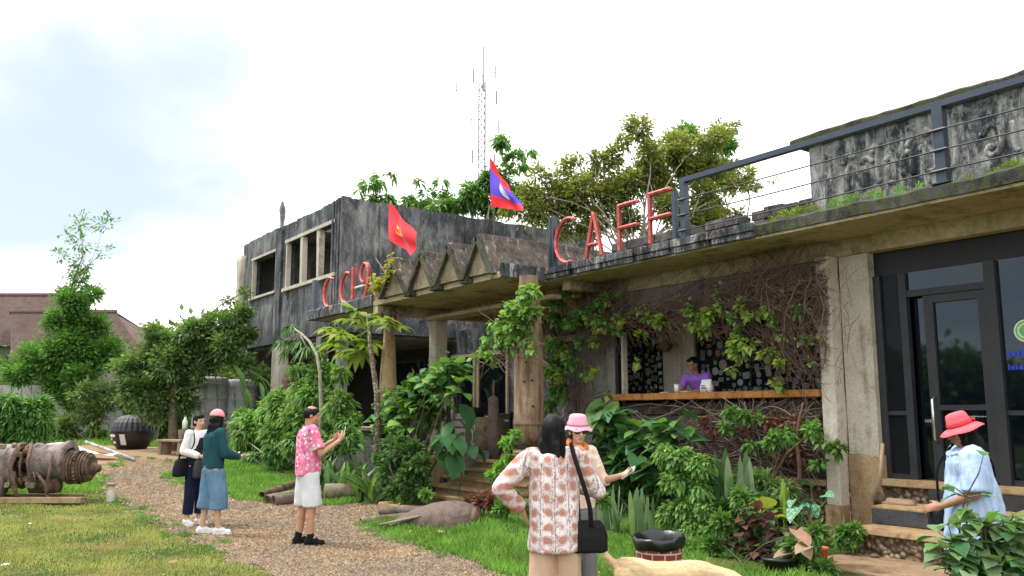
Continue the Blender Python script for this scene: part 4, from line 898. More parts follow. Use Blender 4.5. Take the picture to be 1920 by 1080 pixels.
def hat(J, m, kind, bandm=None):
    s, M_, c = J['s'], J['Mh'], J['head']; T = M_ @ Matrix.Rotation(R(-4), 3, 'X'); o = c+M_ @ V3(0, -.012, .05 if kind == 'bucket' else .042)*s
    b = MB()
    if kind == 'cap':
        prof = [(.001, .10), (.03, .097), (.065, .08), (.09, .05), (.102, .01), (.103, -.018), (.098, -.016), (.085, .04), (.001, .09)]
        b.lathe([(r*s, z*s) for r, z in prof], n=28, M=T)
        for a in range(0, 180, 30): pass
        k = MB(); P = []
        for i in range(9): a = R(180*i/8); P.append((.085*math.cos(a), .085*math.sin(a)*.25+.088+.075*math.sin(a), -.005-.02*abs(math.cos(a))))
        P += [(-.06, .07, -.0), (.06, .07, -.0)]
        n = len(P); vs = [T @ Vector(p)*s for p in P]+[T @ (Vector(p)+V3(0, 0, .006))*s for p in P]; k.add(vs, [tuple(range(n)), tuple(range(2*n-1, n-1, -1))]+[(i, n+i, n+(i+1) % n, (i+1) % n) for i in range(n)])
        k.v = [tuple(Vector(p)+o) for p in k.v]
    else:
        br = .165 if kind == 'wide' else .135; dz = -.035 if kind == 'wide' else -.03
        prof = [(.001, .105), (.05, .105), (.068, .098), (.078, .08), (.09, .02), (.094, .0), (br*.8, dz*.4), (br, dz), (br, dz-.004), (br*.8, dz*.4-.006), (.088, -.004), (.07, .08), (.001, .098)]
        b.lathe([(r*s, z*s) for r, z in prof], n=36, M=T)
        for i, p in enumerate(b.v):
            q = Vector(p); rr = (q.x**2+q.y**2)**.5
            if rr > .1*s: a = math.atan2(q.y, q.x); b.v[i] = (q.x, q.y, q.z+.012*s*math.sin(a*5+1)*(rr/s-.1)/.06*(.35 if kind == 'wide' else 1.4))
        k = MB(); k.lathe([(.0905*s, .035*s), (.096*s, .004*s), (.0965*s, .02*s), (.093*s, .037*s)], n=28, M=T); k.v = [tuple(Vector(p)+o) for p in k.v]
        for sx in (-1, 1): k.ell(o+T @ V3(-.03+sx*.02, -.1, .02)*s, (.02*s, .006*s, .012*s), T, 8, 6)
    b.v = [tuple(Vector(p)+o) for p in b.v]; h_ = obj('hat' if kind != 'cap' else 'cap', b, m, J['root'], True, True)
    obj('hat_band' if kind != 'cap' else 'visor', k, bandm or m, h_, True, True); return h_
def wpt(J, p):
    r = J['root']; return Matrix.Translation(r.location) @ Matrix.Rotation(r.rotation_euler.z, 4, 'Z') @ Vector(p)
def wdir(J, d): return Matrix.Rotation(J['root'].rotation_euler.z, 3, 'Z') @ Vector(d)
PHW = plain('pale_phone_back', (.55, .56, .6), .3, .1, .5, .05); PHS = plain('phone_screen', (.03, .03, .04), .15, 0, .5)
def phone(label, J, sd, up, nrm, offs=(0, 0, 0), m=PHW):
    c = wpt(J, J['wr', sd]+J['hd', sd]*.085+Vector(offs)); u = wdir(J, up).normalized(); n = wdir(J, nrm); n = (n-u*n.dot(u)).normalized(); w = u.cross(n); M3 = Matrix((w, n, u)).transposed()
    t = thing('phone', label, 'phone', tuple(c)); b = MB()
    pr = [(-.036+.008, -.075), (.036-.008, -.075), (.036, -.067), (.036, .067), (.028, .075), (-.028, .075), (-.036, .067), (-.036, -.067)]
    b.prism(pr, -.005, .005); b.v = [tuple(M3 @ Vector(p)) for p in b.v]; obj('case', b, m, t, local=True)
    b = MB().bb((-.033, -.0062, -.07), (.033, -.0052, .07)); b.v = [tuple(M3 @ Vector(p)) for p in b.v]; obj('screen', b, PHS, t, local=True)
    b = MB().bb((.008, .0052, .035), (.03, .0075, .066)); b.v = [tuple(M3 @ Vector(p)) for p in b.v]; obj('camera_bump', b, PHS, t, local=True)
def bag(label, J, pts, c, size, m, bulge=1.0, rz=0, flap=None, name='shoulder_bag'):
    """soft bag hanging at local point c with a strap through local pts"""
    w = wpt(J, c); t = thing(name, label, 'bag', tuple(w)); A = math.degrees(J['root'].rotation_euler.z)+rz; M3 = Matrix.Rotation(R(A), 3, 'Z'); b = MB()
    x, y, z = size; b.loft([(0, 0, -z*.5, x*.42, y*.4, .6), (0, 0, -z*.42, x*.5, y*.5*bulge, .6), (0, 0, 0, x*.5, y*.5*bulge, .7), (0, 0, z*.35, x*.42, y*.36, .7), (0, 0, z*.5, x*.34, y*.16, .7)], 20, M3)
    bo = bake('bag_body', b, m, t, .008, 2, .008, 12)
    q = MB(); P = [wpt(J, p)-w for p in pts]; sp = []
    for i in range(len(P)-1):
        for k in range(5): sp.append(P[i].lerp(P[i+1], k/5))
    sp.append(P[-1])
    for _ in range(3): sp = [sp[0]]+[(sp[i-1]+sp[i]*2+sp[i+1])/4 for i in range(1, len(sp)-1)]+[sp[-1]]
    q.tube(sp, .017 if flap != 'thin' else .008, 8, flat=.35); obj('strap', q, m, t, True, True)
    z_ = MB(); z_.tube([M3 @ V3(-x*.3, -y*.3, z*.32), M3 @ V3(x*.3, -y*.3, z*.32)], .005, 6); obj('zip', z_, M['wire'], t, True, True); return t
def floral(name, base, blob1, blob2, sc):
    g = NG(name); v = g.vor(sc, outp='Color'); sp = g.n('ShaderNodeSeparateColor'); g.l(v, sp.inputs[0]); d = g.vor(sc); n1 = g.noise(sc*1.3, det=3, dist=1.5)
    c = g.ramp(g.math('ADD', g.math('MULTIPLY', sp.outputs[0], .75), g.math('MULTIPLY', n1, .35)), [(0, blob1), (.38, blob1), (.42, mul(blob1, .9)), (.5, base), (.64, base), (.70, blob1), (.84, blob2)])
    c = g.mix(g.mapr(d, .36, .5, 0, .8), c, base); g.bump(g.noise(90), .15, .005); return g.done(c, .85, 0, .1)
def rowprint(name):
    """pale cloth with columns of round russet motifs between dotted dark stripes"""
    g = NG(name); sp = g.n('ShaderNodeSeparateXYZ'); g.l(g.vec(), sp.inputs[0]); n1 = g.noise(7, det=3)
    at_ = g.math('MULTIPLY', g.math('ARCTAN2', sp.outputs[0], g.math('ADD', g.math('ABSOLUTE', sp.outputs[1]), .12)), .26)
    x = g.math('ADD', at_, g.math('MULTIPLY', n1, .03)); z = sp.outputs[2]; P = .105
    fx = g.math('SUBTRACT', g.math('FRACT', g.math('MULTIPLY', x, 1/P)), .5); fz = g.math('SUBTRACT', g.math('FRACT', g.math('MULTIPLY', z, 1/.095)), .5)
    r = g.math('SQRT', g.math('ADD', g.math('MULTIPLY', fx, fx), g.math('MULTIPLY', fz, fz))); r = g.math('ADD', r, g.math('MULTIPLY', g.math('SUBTRACT', g.noise(24, det=6, ro=.75), .5), .5)); r = g.math('ADD', r, g.math('MULTIPLY', g.math('SUBTRACT', g.noise(6, det=2), .5), .8))
    pale = g.ramp(g.noise(12), [(.35, (.66, .52, .5)), (.65, (.83, .76, .77))])
    fine = g.noise(60, (1, 1, .5), 4, .8); dots = g.math('MULTIPLY', g.math('GREATER_THAN', fine, .54), g.math('GREATER_THAN', g.math('ABSOLUTE', fx), .22))
    st = g.math('MULTIPLY', g.math('GREATER_THAN', g.math('ABSOLUTE', fx), .465), g.math('GREATER_THAN', g.noise(120, (1, 1, 1)), .45))
    c = g.mix(g.math('MULTIPLY', dots, .75), pale, (.28, .16, .18, 1)); c = g.mix(g.math('MULTIPLY', st, .7), c, (.1, .09, .14, 1))
    ringm = g.mapr(r, .24, .34, 1, 0); c = g.mix(ringm, c, g.ramp(r, [(0, (.42, .17, .11)), (.12, (.5, .26, .19)), (.2, (.42, .2, .15)), (.3, (.4, .22, .19))]))
    c = g.mix(g.math('MULTIPLY', g.math('LESS_THAN', g.math('ABSOLUTE', g.math('SUBTRACT', r, .36)), .025), .6), c, (.25, .12, .12, 1))
    g.bump(g.noise(90), .15, .005); return g.done(c, .85, 0, .1)
def gxy(px, py): p = onG(px, py); return (p.x, p.y, float(H(p.x, p.y))+.004)

# P1: woman in white shirt
J = person('woman with short black hair in white shirt and dark vest on the gravel path', gxy(362, 985), 26, 1.62, .165, SKP, arms={-1: ((-.24, .02, 1.13), (-.16, .24, 1.08)), 1: ((.25, -.02, 1.12), (.14, .24, 1.05))}, headrot=(-8, -4, 0), feet={-1: (-.09, .03, 5), 1: (.09, -.03, -8)})
shoes(J, fab('white_canvas', (.72, .68, .68))); legs('trousers', J, fab('navy_trousers', (.012, .018, .045)), 1.02, .17, .155, .12, .095, .085, .075)
top('shirt', J, fab('white_shirt', (.78, .78, .8)), .93, .16, .125, .172, .125, sr=.06, cuff=.045, fullsleeve=True)
b = MB(); s = J['s']; b.loft([(0, 0, .92*s, .168*s, .133*s), (0, 0, 1.1*s, .165*s, .13*s), (0, 0, 1.25*s, .155*s, .137*s), (0, 0, 1.33*s, .10*s, .136*s)], 22); bake('vest', b, fab('dark_vest', (.02, .022, .03)), J['root'], .01, 3, .006)
hairshort(J, bob=.065)
bag('black shoulder bag on the left hip of the woman in white shirt', J, [(.16, 0, 1.0), (.13, .1, 1.2), (.1, .02, 1.40), (.14, -.12, 1.25), (.24, -.1, .95)], (.22, -.04, .84), (.3, .13, .26), fab('black_bag_leather', (.014, .015, .02), rough=.5))
bag('small grey bag slung in front of the woman in white shirt', J, [(-.12, .1, 1.35), (-.02, .15, 1.15), (.1, .18, .96)], (.12, .2, .82), (.2, .1, .26), fab('charcoal_bag', (.05, .048, .055), rough=.5), flap='thin')
# P2: woman in teal jacket
J = person('woman in teal jacket, pink cap and wide denim culottes seen from behind', gxy(394, 1002), 96, 1.66, .165, SKP, arms={-1: ((-.22, .05, 1.12), (-.1, .27, 1.08)), 1: ((.22, .06, 1.10), (.12, .32, 1.05))}, headrot=(44, -8, 0), feet={-1: (-.13, -.05, -30), 1: (.11, .08, -35)}, hands={1: dict(d=(0, 1, .1), pn=(-.3, 0, 1), curl=.3), -1: dict(d=(.2, 1, 0), pn=(.3, 0, 1), curl=.3)})
shoes(J, fab('white_sneaker', (.78, .76, .77))); legs('culottes', J, fab('washed_denim', (.12, .22, .33), .25), 1.0, .34, .16, .13, .115, .12, .13, .026)
top('jacket', J, fab('teal_jacket', (.018, .07, .085)), .90, .175, .14, .18, .14, sr=.066, cuff=.05, fullsleeve=True, wr=.018)
hairlong(J, .34, .2, hat_=True); hat(J, fab('pink_cap', (.85, .34, .38)), 'cap')
phone('pale phone in the hand of the woman in teal jacket', J, 1, (0, 1, .15), (-.2, 0, 1))
# P3: man in floral shirt
J = person('balding man in pink floral shirt and pale shorts looking at a phone', gxy(573, 1022), 78, 1.70, .19, SK, False, arms={-1: ((-.24, .12, 1.12), (-.1, .34, 1.27)), 1: ((.25, .10, 1.11), (.12, .36, 1.27))}, headrot=(-6, -14, 0), feet={-1: (-.11, -.05, -12), 1: (.10, .055, -18)}, hands={1: dict(d=(-.25, .5, .8), pn=(-1, -.2, 0), curl=.45), -1: dict(d=(.3, .5, .8), pn=(1, -.2, 0), curl=.45)}, legr=(.085, .062, .038), heavy=1.1)
shoes(J, fab('black_shoe', (.012, .012, .013)), fab('black_rubber', (.02, .02, .02)), .13); legs('shorts', J, fab('pale_shorts', (.62, .63, .68), .1), 1.0, .47, .18, .145, .118, .112, .118, .024)
top('shirt', J, floral('pink_floral_print', (.72, .16, .32), (.84, .66, .74), (.3, .06, .16), 24), .84, .195, .16, .2, .15, slv=.78, sr=.078, cuff=.078, wr=.014)
hairshort(J, True)
phone('pale phone held upright by the man in floral shirt', J, 1, (-.1, .2, 1), (.15, 1, -.1), (-.03, .02, .02))
# P4: woman in printed blouse, near
J = person('woman with long black hair in russet print blouse seen from behind', (lambda p: (p.x, p.y, float(H(p.x, p.y))))(at(1040, 1000, 6.5)), 149, 1.60, .185, SK, voxel=.008, arms={-1: ((-.43, -.02, 1.14), (-.25, .12, .97)), 1: ((.35, .04, 1.10), (.19, .27, 1.16))}, hands={-1: dict(d=(.35, -.1, -1), pn=(1, .3, 0), curl=.3)}, headrot=(-22, -4, 4), heavy=1.12)
shoes(J, fab('brown_sandal', (.15, .09, .05))); legs('trousers', J, fab('beige_trousers', (.5, .35, .25), .1), .88, .08, .15, .125, .105, .11, .12, .012, .008)
top('blouse', J, rowprint('russet_motif_print'), .655, .208, .168, .188, .138, sr=.072, cuff=.062, wr=.018, voxel=.008, fullsleeve=True)
hairlong(J, .30, .3, vol=1.08)
bag('black shoulder bag hanging at the right hip of the woman in print blouse', J, [(.2, .1, .80), (.19, .13, 1.15), (.12, .02, 1.44), (.13, -.15, 1.3), (.19, -.19, 1.1), (.235, -.19, .95), (.25, -.13, .80)], (.23, -.02, .72), (.32, .14, .23), fab('black_nylon', (.012, .012, .014), rough=.6))
# P5: woman in pink bucket hat with sunglasses
J = person('woman in pink bucket hat and sunglasses standing behind the woman in print blouse', (lambda p: (p.x, p.y, float(H(p.x, p.y))))(at(1083, 1000, 7.35)), 4, 1.60, .165, SKP, voxel=.008, arms={-1: ((-.22, .10, 1.13), (-.24, .31, 1.19)), 1: ((.24, -.08, 1.12), (.25, .0, .88))}, hands={-1: dict(d=(-.05, 1, .35), pn=(.5, 0, .8), curl=.35)}, headrot=(-26, -2, 0))
shoes(J, fab('tan_shoe', (.3, .2, .12))); legs('trousers', J, fab('grey_trousers', (.2, .2, .22)), 1.0, .1, .165, .13, .1, .095, .09)
top('shirt', J, floral('yellow_floral_print', (.7, .5, .42), (.78, .74, .7), (.6, .5, .2), 24), .9, .175, .14, .175, .13, slv=1.25, sr=.068, cuff=.055, wr=.01)
b = MB(); s = J['s']; nk = J['neck']; b.tube([nk+V3(.075*math.cos(a), .06*math.sin(a)+.01, .03-.04*math.sin(a))*1 for a in np.linspace(0, 2*math.pi, 16)], .028, 8); b.tube([nk+V3(.0, .08, -.01), nk+V3(.02, .14, -.12), nk+V3(.03, .15, -.24)], [.03, .045, .03], 8, flat=.5); bake('scarf', b, fab('orange_scarf', (.65, .2, .06)), J['root'], .007, 1, .005, 20)
hairshort(J, bob=.07, hat_=True); hat(J, fab('pink_bucket_felt', (.8, .4, .52)), 'bucket')
gl = MB(); Mh, c = J['Mh'], J['head']
for sx in (-1, 1):
    gl.ell(c+Mh @ V3(sx*.034, .088, .006)*s, (.031*s, .007*s, .025*s), Mh, 12, 7); gl.tube([c+Mh @ V3(sx*.062, .085, .014)*s, c+Mh @ V3(sx*.084, .03, .012)*s, c+Mh @ V3(sx*.086, -.02, .0)*s], .005, 6)
gl.tube([c+Mh @ V3(-.02, .1, .014)*s, c+Mh @ V3(.02, .1, .014)*s], .004, 6); obj('sunglasses', gl, M['plastic'], J['root'], True, True)
phone('pale phone in the outstretched hand of the woman in sunglasses', J, -1, (-.1, 1, .6), (.6, 0, .8))
# P6: man at the hatch, leaning on the counter
J = person('man in purple polo shirt leaning over the wooden serving counter', (onY(1332, 700, 10.2).x, 10.26, .81), 280, 1.68, .19, SKD, False, lean=(.15, .24), arms={-1: ((-.14, .38, 1.17), (.08, .50, 1.155)), 1: ((.36, .38, 1.17), (.16, .56, 1.155))}, hands={1: dict(d=(-1, .3, 0), pn=(0, 0, -1), curl=.2), -1: dict(d=(1, .5, 0), pn=(0, 0, -1), curl=.2)}, headrot=(-14, -26, 0), heavy=1.0)
J['root'].location.z = .81
legs('trousers', J, fab('dark_trousers', (.03, .03, .035)), 1.0, .06); shoes(J, fab('dark_shoe', (.02, .02, .02)))
top('polo_shirt', J, fab('purple_polo', (.27, .12, .5)), .92, .18, .16, .195, .15, slv=.75, sr=.072, cuff=.062, wr=.012)
b = MB(); s = J['s']; Mh = J['Mh']; c = J['head']; b.ell(c+Mh @ V3(0, -.03, .035)*s, (.08*s, .09*s, .088*s), Mh, 16, 10); b.ell(c+Mh @ V3(0, .025, .085)*s, (.05*s, .05*s, .03*s), Mh); bake('hair', b, HAIR, J['root'], .008, 2, .005, 26)
# P7: woman in pink hat by the glass door
J = person('woman in wide coral pink hat and pale blue smock by the glass door steps', (lambda p: (p.x, p.y, float(H(p.x, p.y))))(at(1832, 1000, 6.15)), 222, 1.565, .18, SKD, voxel=.008, lean=(0, .035), arms={-1: ((-.25, .06, 1.12), (-.12, .26, 1.02)), 1: ((.25, .02, 1.09), (.13, .23, .99))}, hands={1: dict(d=(-.4, 1, -.2), pn=(-.8, 0, -.5), curl=.5), -1: dict(d=(.3, 1, -.2), pn=(.8, 0, -.5), curl=.5)}, headrot=(4, -16, 0), heavy=1.15)
shoes(J, fab('white_shoe', (.6, .6, .6))); legs('trousers', J, floral('white_patterned_trousers', (.75, .74, .76), (.8, .8, .8), (.45, .42, .5), 22), 1.0, .1, .185, .15, .12, .11, .1, .012, .008)
def smock():
    g = NG('pale_blue_smocking'); st = g.noise(26, (1, 1, .1), 5, .7); f = g.noise(70, det=4)
    c = g.ramp(st, [(.35, (.26, .38, .62)), (.6, (.44, .55, .72))]); c = g.mix(g.math('MULTIPLY', g.math('GREATER_THAN', f, .6), .35), c, (.6, .66, .74, 1)); g.bump(st, .5, .02); return g.done(c, .85, 0, .1)
SM = smock(); top('smock', J, SM, .68, .30, .24, .2, .155, slv=.95, sr=.095, cuff=.105, wr=.022, voxel=.008, flare=.08)
b = MB(); nk = J['neck']; b.tube([nk+V3(.13*math.cos(a), -.005+.10*math.sin(a), -.015+.01*math.sin(3*a)) for a in np.linspace(0, 2*math.pi, 20)], .03, 8, flat=.6); bake('collar', b, SM, J['root'], .008, 1, .01, 20)
hairlong(J, .26, .15, hat_=True); hat(J, fab('coral_pink_hat', (.88, .14, .17), .08), 'wide', fab('dark_coral_band', (.6, .08, .11)))
bag('black bag hanging in front of the woman in pale blue smock', J, [(.14, .2, .95), (.15, .2, 1.2), (.1, .02, 1.44), (.1, -.17, 1.25), (.2, -.2, 1.0)], (.13, .22, .86), (.24, .1, .2), fab('dark_bag_cloth', (.015, .017, .022), rough=.6))
# yellow dog
def dog():
    p = at(1236, 1000, 6.55); t = thing('dog', 'pale yellow short haired dog walking past the brick patterned bin', 'dog', (p.x, p.y, float(H(p.x, p.y)))); 
    d = (RIGHT*.90-VIEW*.42).normalized(); A = math.atan2(d.y, d.x); t.rotation_euler = (0, 0, A)   # local +X: nose
    b = MB(); s = 1.0
    def ringx(x, y, z, ry, rz): return (x, y, z, ry, rz)
    # trunk rings along x
    rings = [(-.34, .46, .045, .05), (-.30, .455, .085, .09), (-.2, .445, .10, .105), (-.05, .43, .095, .10), (.1, .415, .10, .125), (.22, .42, .105, .14), (.31, .44, .085, .12), (.37, .47, .06, .08)]
    n = 18; vs = []
    for x, z, ry, rz in rings:
        for k in range(n): a = 2*math.pi*k/n; vs.append((x, ry*math.cos(a), z+rz*math.sin(a)))
    m = len(rings); b.add(vs, [(i*n+k, (i+1)*n+k, (i+1)*n+(k+1) % n, i*n+(k+1) % n) for i in range(m-1) for k in range(n)]+[tuple(range(n)), tuple((m-1)*n+k for k in range(n))[::-1]])
    b.cap((.3, 0, .47), .085, (.47, 0, .46), .062); b.cap((.47, 0, .46), .062, (.52, 0, .44), .07)     # lowered neck
    b.ell((.545, 0, .43), (.075, .062, .06)); b.cap((.59, 0, .415), .036, (.67, 0, .395), .027); b.ell((.688, 0, .4), (.015, .018, .012))
    for sy in (-1, 1):
        b.ell((.52, sy*.062, .435), (.03, .012, .045)); fx = .05*sy
        b.cap((.24, sy*.07, .40), .055, (.22+fx, sy*.075, .25), .034); b.cap((.22+fx, sy*.075, .25), .032, (.25+fx*1.4, sy*.075, .13), .024); b.cap((.25+fx*1.4, sy*.075, .13), .023, (.25+fx*1.5, sy*.075, .03), .022); b.ell((.268+fx*1.5, sy*.075, .022), (.04, .026, .022))
        hx = -.05*sy; b.cap((-.25, sy*.07, .42), .075, (-.2+hx, sy*.08, .27), .048); b.cap((-.2+hx, sy*.08, .27), .042, (-.33+hx, sy*.08, .16), .026); b.cap((-.33+hx, sy*.08, .16), .024, (-.31+hx, sy*.08, .03), .021); b.ell((-.285+hx, sy*.08, .022), (.042, .026, .022))
    b.tube([(-.32, 0, .48), (-.38, 0, .505), (-.43, 0, .56), (-.455, 0, .63), (-.465, 0, .68), (-.475, 0, .705)], [.036, .032, .026, .020, .014, .006], 10)
    g = NG('cream_fur'); f = g.noise(40, (.3, 1, 1), 5); big = g.noise(4); c = g.ramp(f, [(.3, (.55, .4, .23)), (.7, (.74, .59, .38))]); c = g.mix(1, c, g.ramp(big, [(.3, (.85, .8, .75)), (.7, (1.05, 1.05, 1.05))]), 'MULTIPLY'); g.bump(f, .5, .01)
    bo = bake('body', b, g.done(c, .85, 0, .15), t, .009, 4)
    me = bo.data; nf = len(me.polygons); cen = np.empty(nf*3); nor = np.empty(nf*3); me.polygons.foreach_get('center', cen); me.polygons.foreach_get('normal', nor); cen = cen.reshape(-1, 3); nor = nor.reshape(-1, 3)
    idx = rng.integers(0, nf, 26000); P0 = cen[idx]+rng.normal(size=(26000, 3))*.004; d0 = nor[idx]*.35+np.array([-.9, 0, -.35])+rng.normal(size=(26000, 3))*.2; d0 /= np.linalg.norm(d0, axis=1, keepdims=True); L0 = rng.uniform(.01, .02, 26000)[:, None]; s0 = np.cross(d0, nor[idx])*.0012
    npobj('short_fur', np.stack([P0-s0, P0+s0, P0+d0*L0], 1).reshape(-1, 3), np.arange(78000).reshape(-1, 3), me.materials[0], t, 'stuff', local=True)
    obj('nose', MB().ell((.703, 0, .402), (.009, .014, .01)), M['plastic'], t, True, True)
    for sy in (-1, 1): obj('eye', MB().ell((.585, sy*.042, .45), (.009, .006, .009)), M['plastic'], t, True, True)
dog()
# ---------------- loose objects ----------------
def place(name, label, cat, loc, ang=0, group=None): return thing(name, label, cat, tuple(loc), ang, group)
AR = math.atan2(RIGHT.y, RIGHT.x)          # local +X to the right of the view
RX = Matrix.Rotation(R(90), 3, 'Y')        # lathe axis z -> x
def xlathe(mb, prof, c, n=28):             # profile (r, x) round the local x axis
    k0 = len(mb.v); vs = []
    for r, x in prof:
        for k in range(n): a = 2*math.pi*k/n; vs.append((c[0]+x, c[1]+max(r, 1e-4)*math.cos(a), c[2]+max(r, 1e-4)*math.sin(a)))
    m = len(prof); return mb.add(vs, [(i*n+k, i*n+(k+1) % n, (i+1)*n+(k+1) % n, (i+1)*n+k) for i in range(m-1) for k in range(n)])
# jet engine wreck
p = onG(92, 946); E = place('engine_wreck', 'rusty wrecked aircraft engine lying on planks at the lawn edge', 'engine', (p.x, p.y, p.z), AR); E.location += VIEW*.35-RIGHT*.27
E.location.z = float(H(E.location.x, E.location.y))
q = MB(); xlathe(q, [(.001, -2.2), (.36, -2.2), (.38, -2.15), (.38, -1.4), (.40, -1.39), (.40, -1.33), (.37, -1.32), (.36, -.5), (.39, -.49), (.39, -.44), (.3, -.43)], (0, 0, .62)); obj('casing', q, M['engine'], E, True, True)
q = MB(); xlathe(q, [(.30, -.2), (.325, -.19), (.325, -.14), (.30, -.13), (.305, .26), (.33, .27), (.33, .34), (.36, .345), (.36, .40), (.28, .41), (.24, .41)], (0, 0, .68)); obj('casing', q, M['engine'], E, True, True)
q = MB()
pr = [(.24, .40)]
for i in range(7): x = .42+i*.052; r = .30-.008*i; pr += [(r, x), (r, x+.024), (r-.03, x+.028), (r-.03, x+.05)]
pr += [(.2, .80), (.001, .81)]; xlathe(q, pr, (0, 0, .58)); obj('compressor', q, M['rust'], E, False, True)
for i in range(26):
    a = 2*math.pi*i/26; q = MB(); c = V3(.60, .285*math.cos(a), .58+.285*math.sin(a)); q.box(c, (.05, .012, .05), Matrix.Rotation(-a, 3, 'X')); obj('blade', q, M['rust'], E, False, True)
q = MB(); xlathe(q, [(.10, .80), (.10, .86), (.075, .87), (.07, .93), (.001, .935)], (0, 0, .56)); obj('hub', q, M['rust'], E, True, True)
random.seed(11)
for i in range(26):                        # pipes and accessories between the casings
    x = random.uniform(-.55, -.05); a = random.uniform(-2.6, -.2); r0 = .36; q = MB()
    pts = [V3(x+random.uniform(-.25, .25)*t, r0*math.cos(a+t*1.4-.3)*(1+.15*math.sin(t*6)), .62+r0*math.sin(a+t*1.4-.3)*(1+.1*math.sin(t*5))) for t in np.linspace(0, 1, 7)]
    q.tube(pts, random.choice((.014, .02, .028)), 7); obj('pipe', q, random.choice((M['rust'], M['rust2'], M['casing'])), E, True, True)
for i in range(22):
    x = random.uniform(-.75, -.02); a = random.uniform(-2.9, -.1)-0; y, z = -.36*abs(math.cos(a)), .62+.36*math.sin(a+1.5); q = MB(); q.chip((x-.05, y-.05, z-.04), (x+.05, y+.05, z+.05), .012, .015) if i % 2 else q.tube([(x, y, z), (x+.03, y-.07, z-.02)], [.05, .035], 9); obj('fitting', q, random.choice((M['rust'], M['casing'], M['rust2'])), E, False, True)
q = MB(); xlathe(q, [(.001, -2.0), (.2, -2), (.2, -.62), (.16, -.58), (.001, -.57)], (0, -.28, .25)); obj('lower_tank', q, M['engine'], E, True, True)
q = MB(); xlathe(q, [(.001, -.2), (.12, -.2), (.13, .1), (.11, .3), (.001, .32)], (0, -.1, .26)); obj('lower_tank', q, M['rust'], E, True, True)
for pts, r in (([(.27, -.36, .80), (.25, -.4, .45), (.24, -.4, .10)], .025), ([(.24, -.42, .12), (.38, -.4, .06), (.5, -.38, .05)], .022), ([(.0, -.34, .5), (.2, -.36, .3), (.25, -.4, .1)], .03), ([(-.35, -.3, .95), (-.42, -.42, .6), (-.3, -.45, .3), (-.25, -.4, .05)], .035), ([(-.2, -.2, 1.0), (-.12, -.42, .7), (-.05, -.44, .4)], .03)):
    obj('strut', MB().tube([Vector(a) for a in pts], r, 8), M['rust'], E, True, True)
for x in (-.45, -.3): obj('flange', xlathe(MB(), [(.34, x), (.37, x), (.37, x+.03), (.34, x+.03)], (0, 0, .63), 24), M['rust'], E, False, True)
for (a, c, m, lb) in (((-1.3, -.50, .0), (.88, -.36, .10), M['ochre'], 'pale wooden plank under the front of the engine wreck'), ((-1.6, .12, 0), (.55, .26, .1), M['wood'], 'grey wooden plank under the back of the engine wreck')):
    q = MB(); q.chip(a, c, .006, .01); o = obj('plank', q, m); o.rotation_euler.z = AR; o.location = E.location; tag(o, lb, 'plank'); o.location.z += .0
# black ribbed ball
p = onG(247, 842); B = place('kettle_ball', 'big black ribbed ball with flat base and white labels on bare soil', 'ball', p, AR)
sc = (p.xy.length)/1617*71/2              # radius
q = MB(); n = 64; vs = []; prof = [(.62, 0), (.66, .03), (.80, .2), (.93, .45), (.99, .72), (1.0, .82)]
q.lathe([(r*sc, z*sc) for r, z in prof], n=48); obj('lower_shell', q, M['plastic'], B, True, True)
obj('rim', MB().lathe([(1.0*sc, .82*sc), (1.03*sc, .83*sc), (1.03*sc, .86*sc), (.98*sc, .87*sc)], n=48), M['metalblack'], B, False, True)
q = MB(); rings = [(.985, .87), (.95, 1.08), (.86, 1.28), (.70, 1.46), (.48, 1.58), (.25, 1.63), (.001, 1.64)]
n = 96
for r, z in rings:
    for k in range(n): a = 2*math.pi*k/n; rr = r*sc*(1+.022*(1 if (k % 4) < 2 else -1)*(r > .2)); q.v.append((rr*math.cos(a), rr*math.sin(a), z*sc))
for i in range(len(rings)-1):
    for k in range(n): q.f.append((i*n+k, i*n+(k+1) % n, (i+1)*n+(k+1) % n, (i+1)*n+k))
mb_ = plain('weathered_black_shell', (.04, .042, .055), .55, 0, .5, .3); obj('ribbed_dome', q, mb_, B, False, True)
obj('top_pipe', MB().tube([(0, 0, 1.6*sc), (0, 0, 1.86*sc)], .035, 8).tube([(0, 0, 1.66*sc), (.22*sc, 0, 1.66*sc), (.4*sc, 0, 1.55*sc)], .02, 6), M['plastic'], B, True, True)
q = MB(); 
for i in range(5):
    z0 = (.22+.1*i)*sc; r0 = (.80+.55*(z0/sc-.2))*sc+.004; r1 = (.80+.55*(z0/sc-.1))*sc+.004
    z1 = z0+.1*sc; q.add([(-.16*sc, -(max(r0, .01)**2-(.16*sc)**2)**.5-.012, z0), (.1*sc, -(r0**2-(.1*sc)**2)**.5-.012, z0), (.1*sc, -(r1**2-(.1*sc)**2)**.5-.012, z1), (-.16*sc, -(r1**2-(.16*sc)**2)**.5-.012, z1)], [(0, 1, 2, 3)])
obj('label_plate', q, M['white'], B, False, True)
q = MB()
for i, (a, z) in enumerate(((-138, .66), (-131, .67), (-125, .66), (-119, .65), (-134, .52), (-128, .36), (-122, .33))):
    r0 = (.80+.25*(z-.2)/.25*.62)*sc if z > .45 else (.80+.52*(z-.2))*sc; r0 = np.interp(z, [0, .2, .45, .72, .82], [.62, .80, .93, .99, 1.0])*sc+.008; q.box((r0*math.cos(R(a)), r0*math.sin(R(a)), z*sc), (.012, .05, .07), Matrix.Rotation(R(a), 3, 'Z'))
obj('print_mark', q, M['white'], B, local=True)
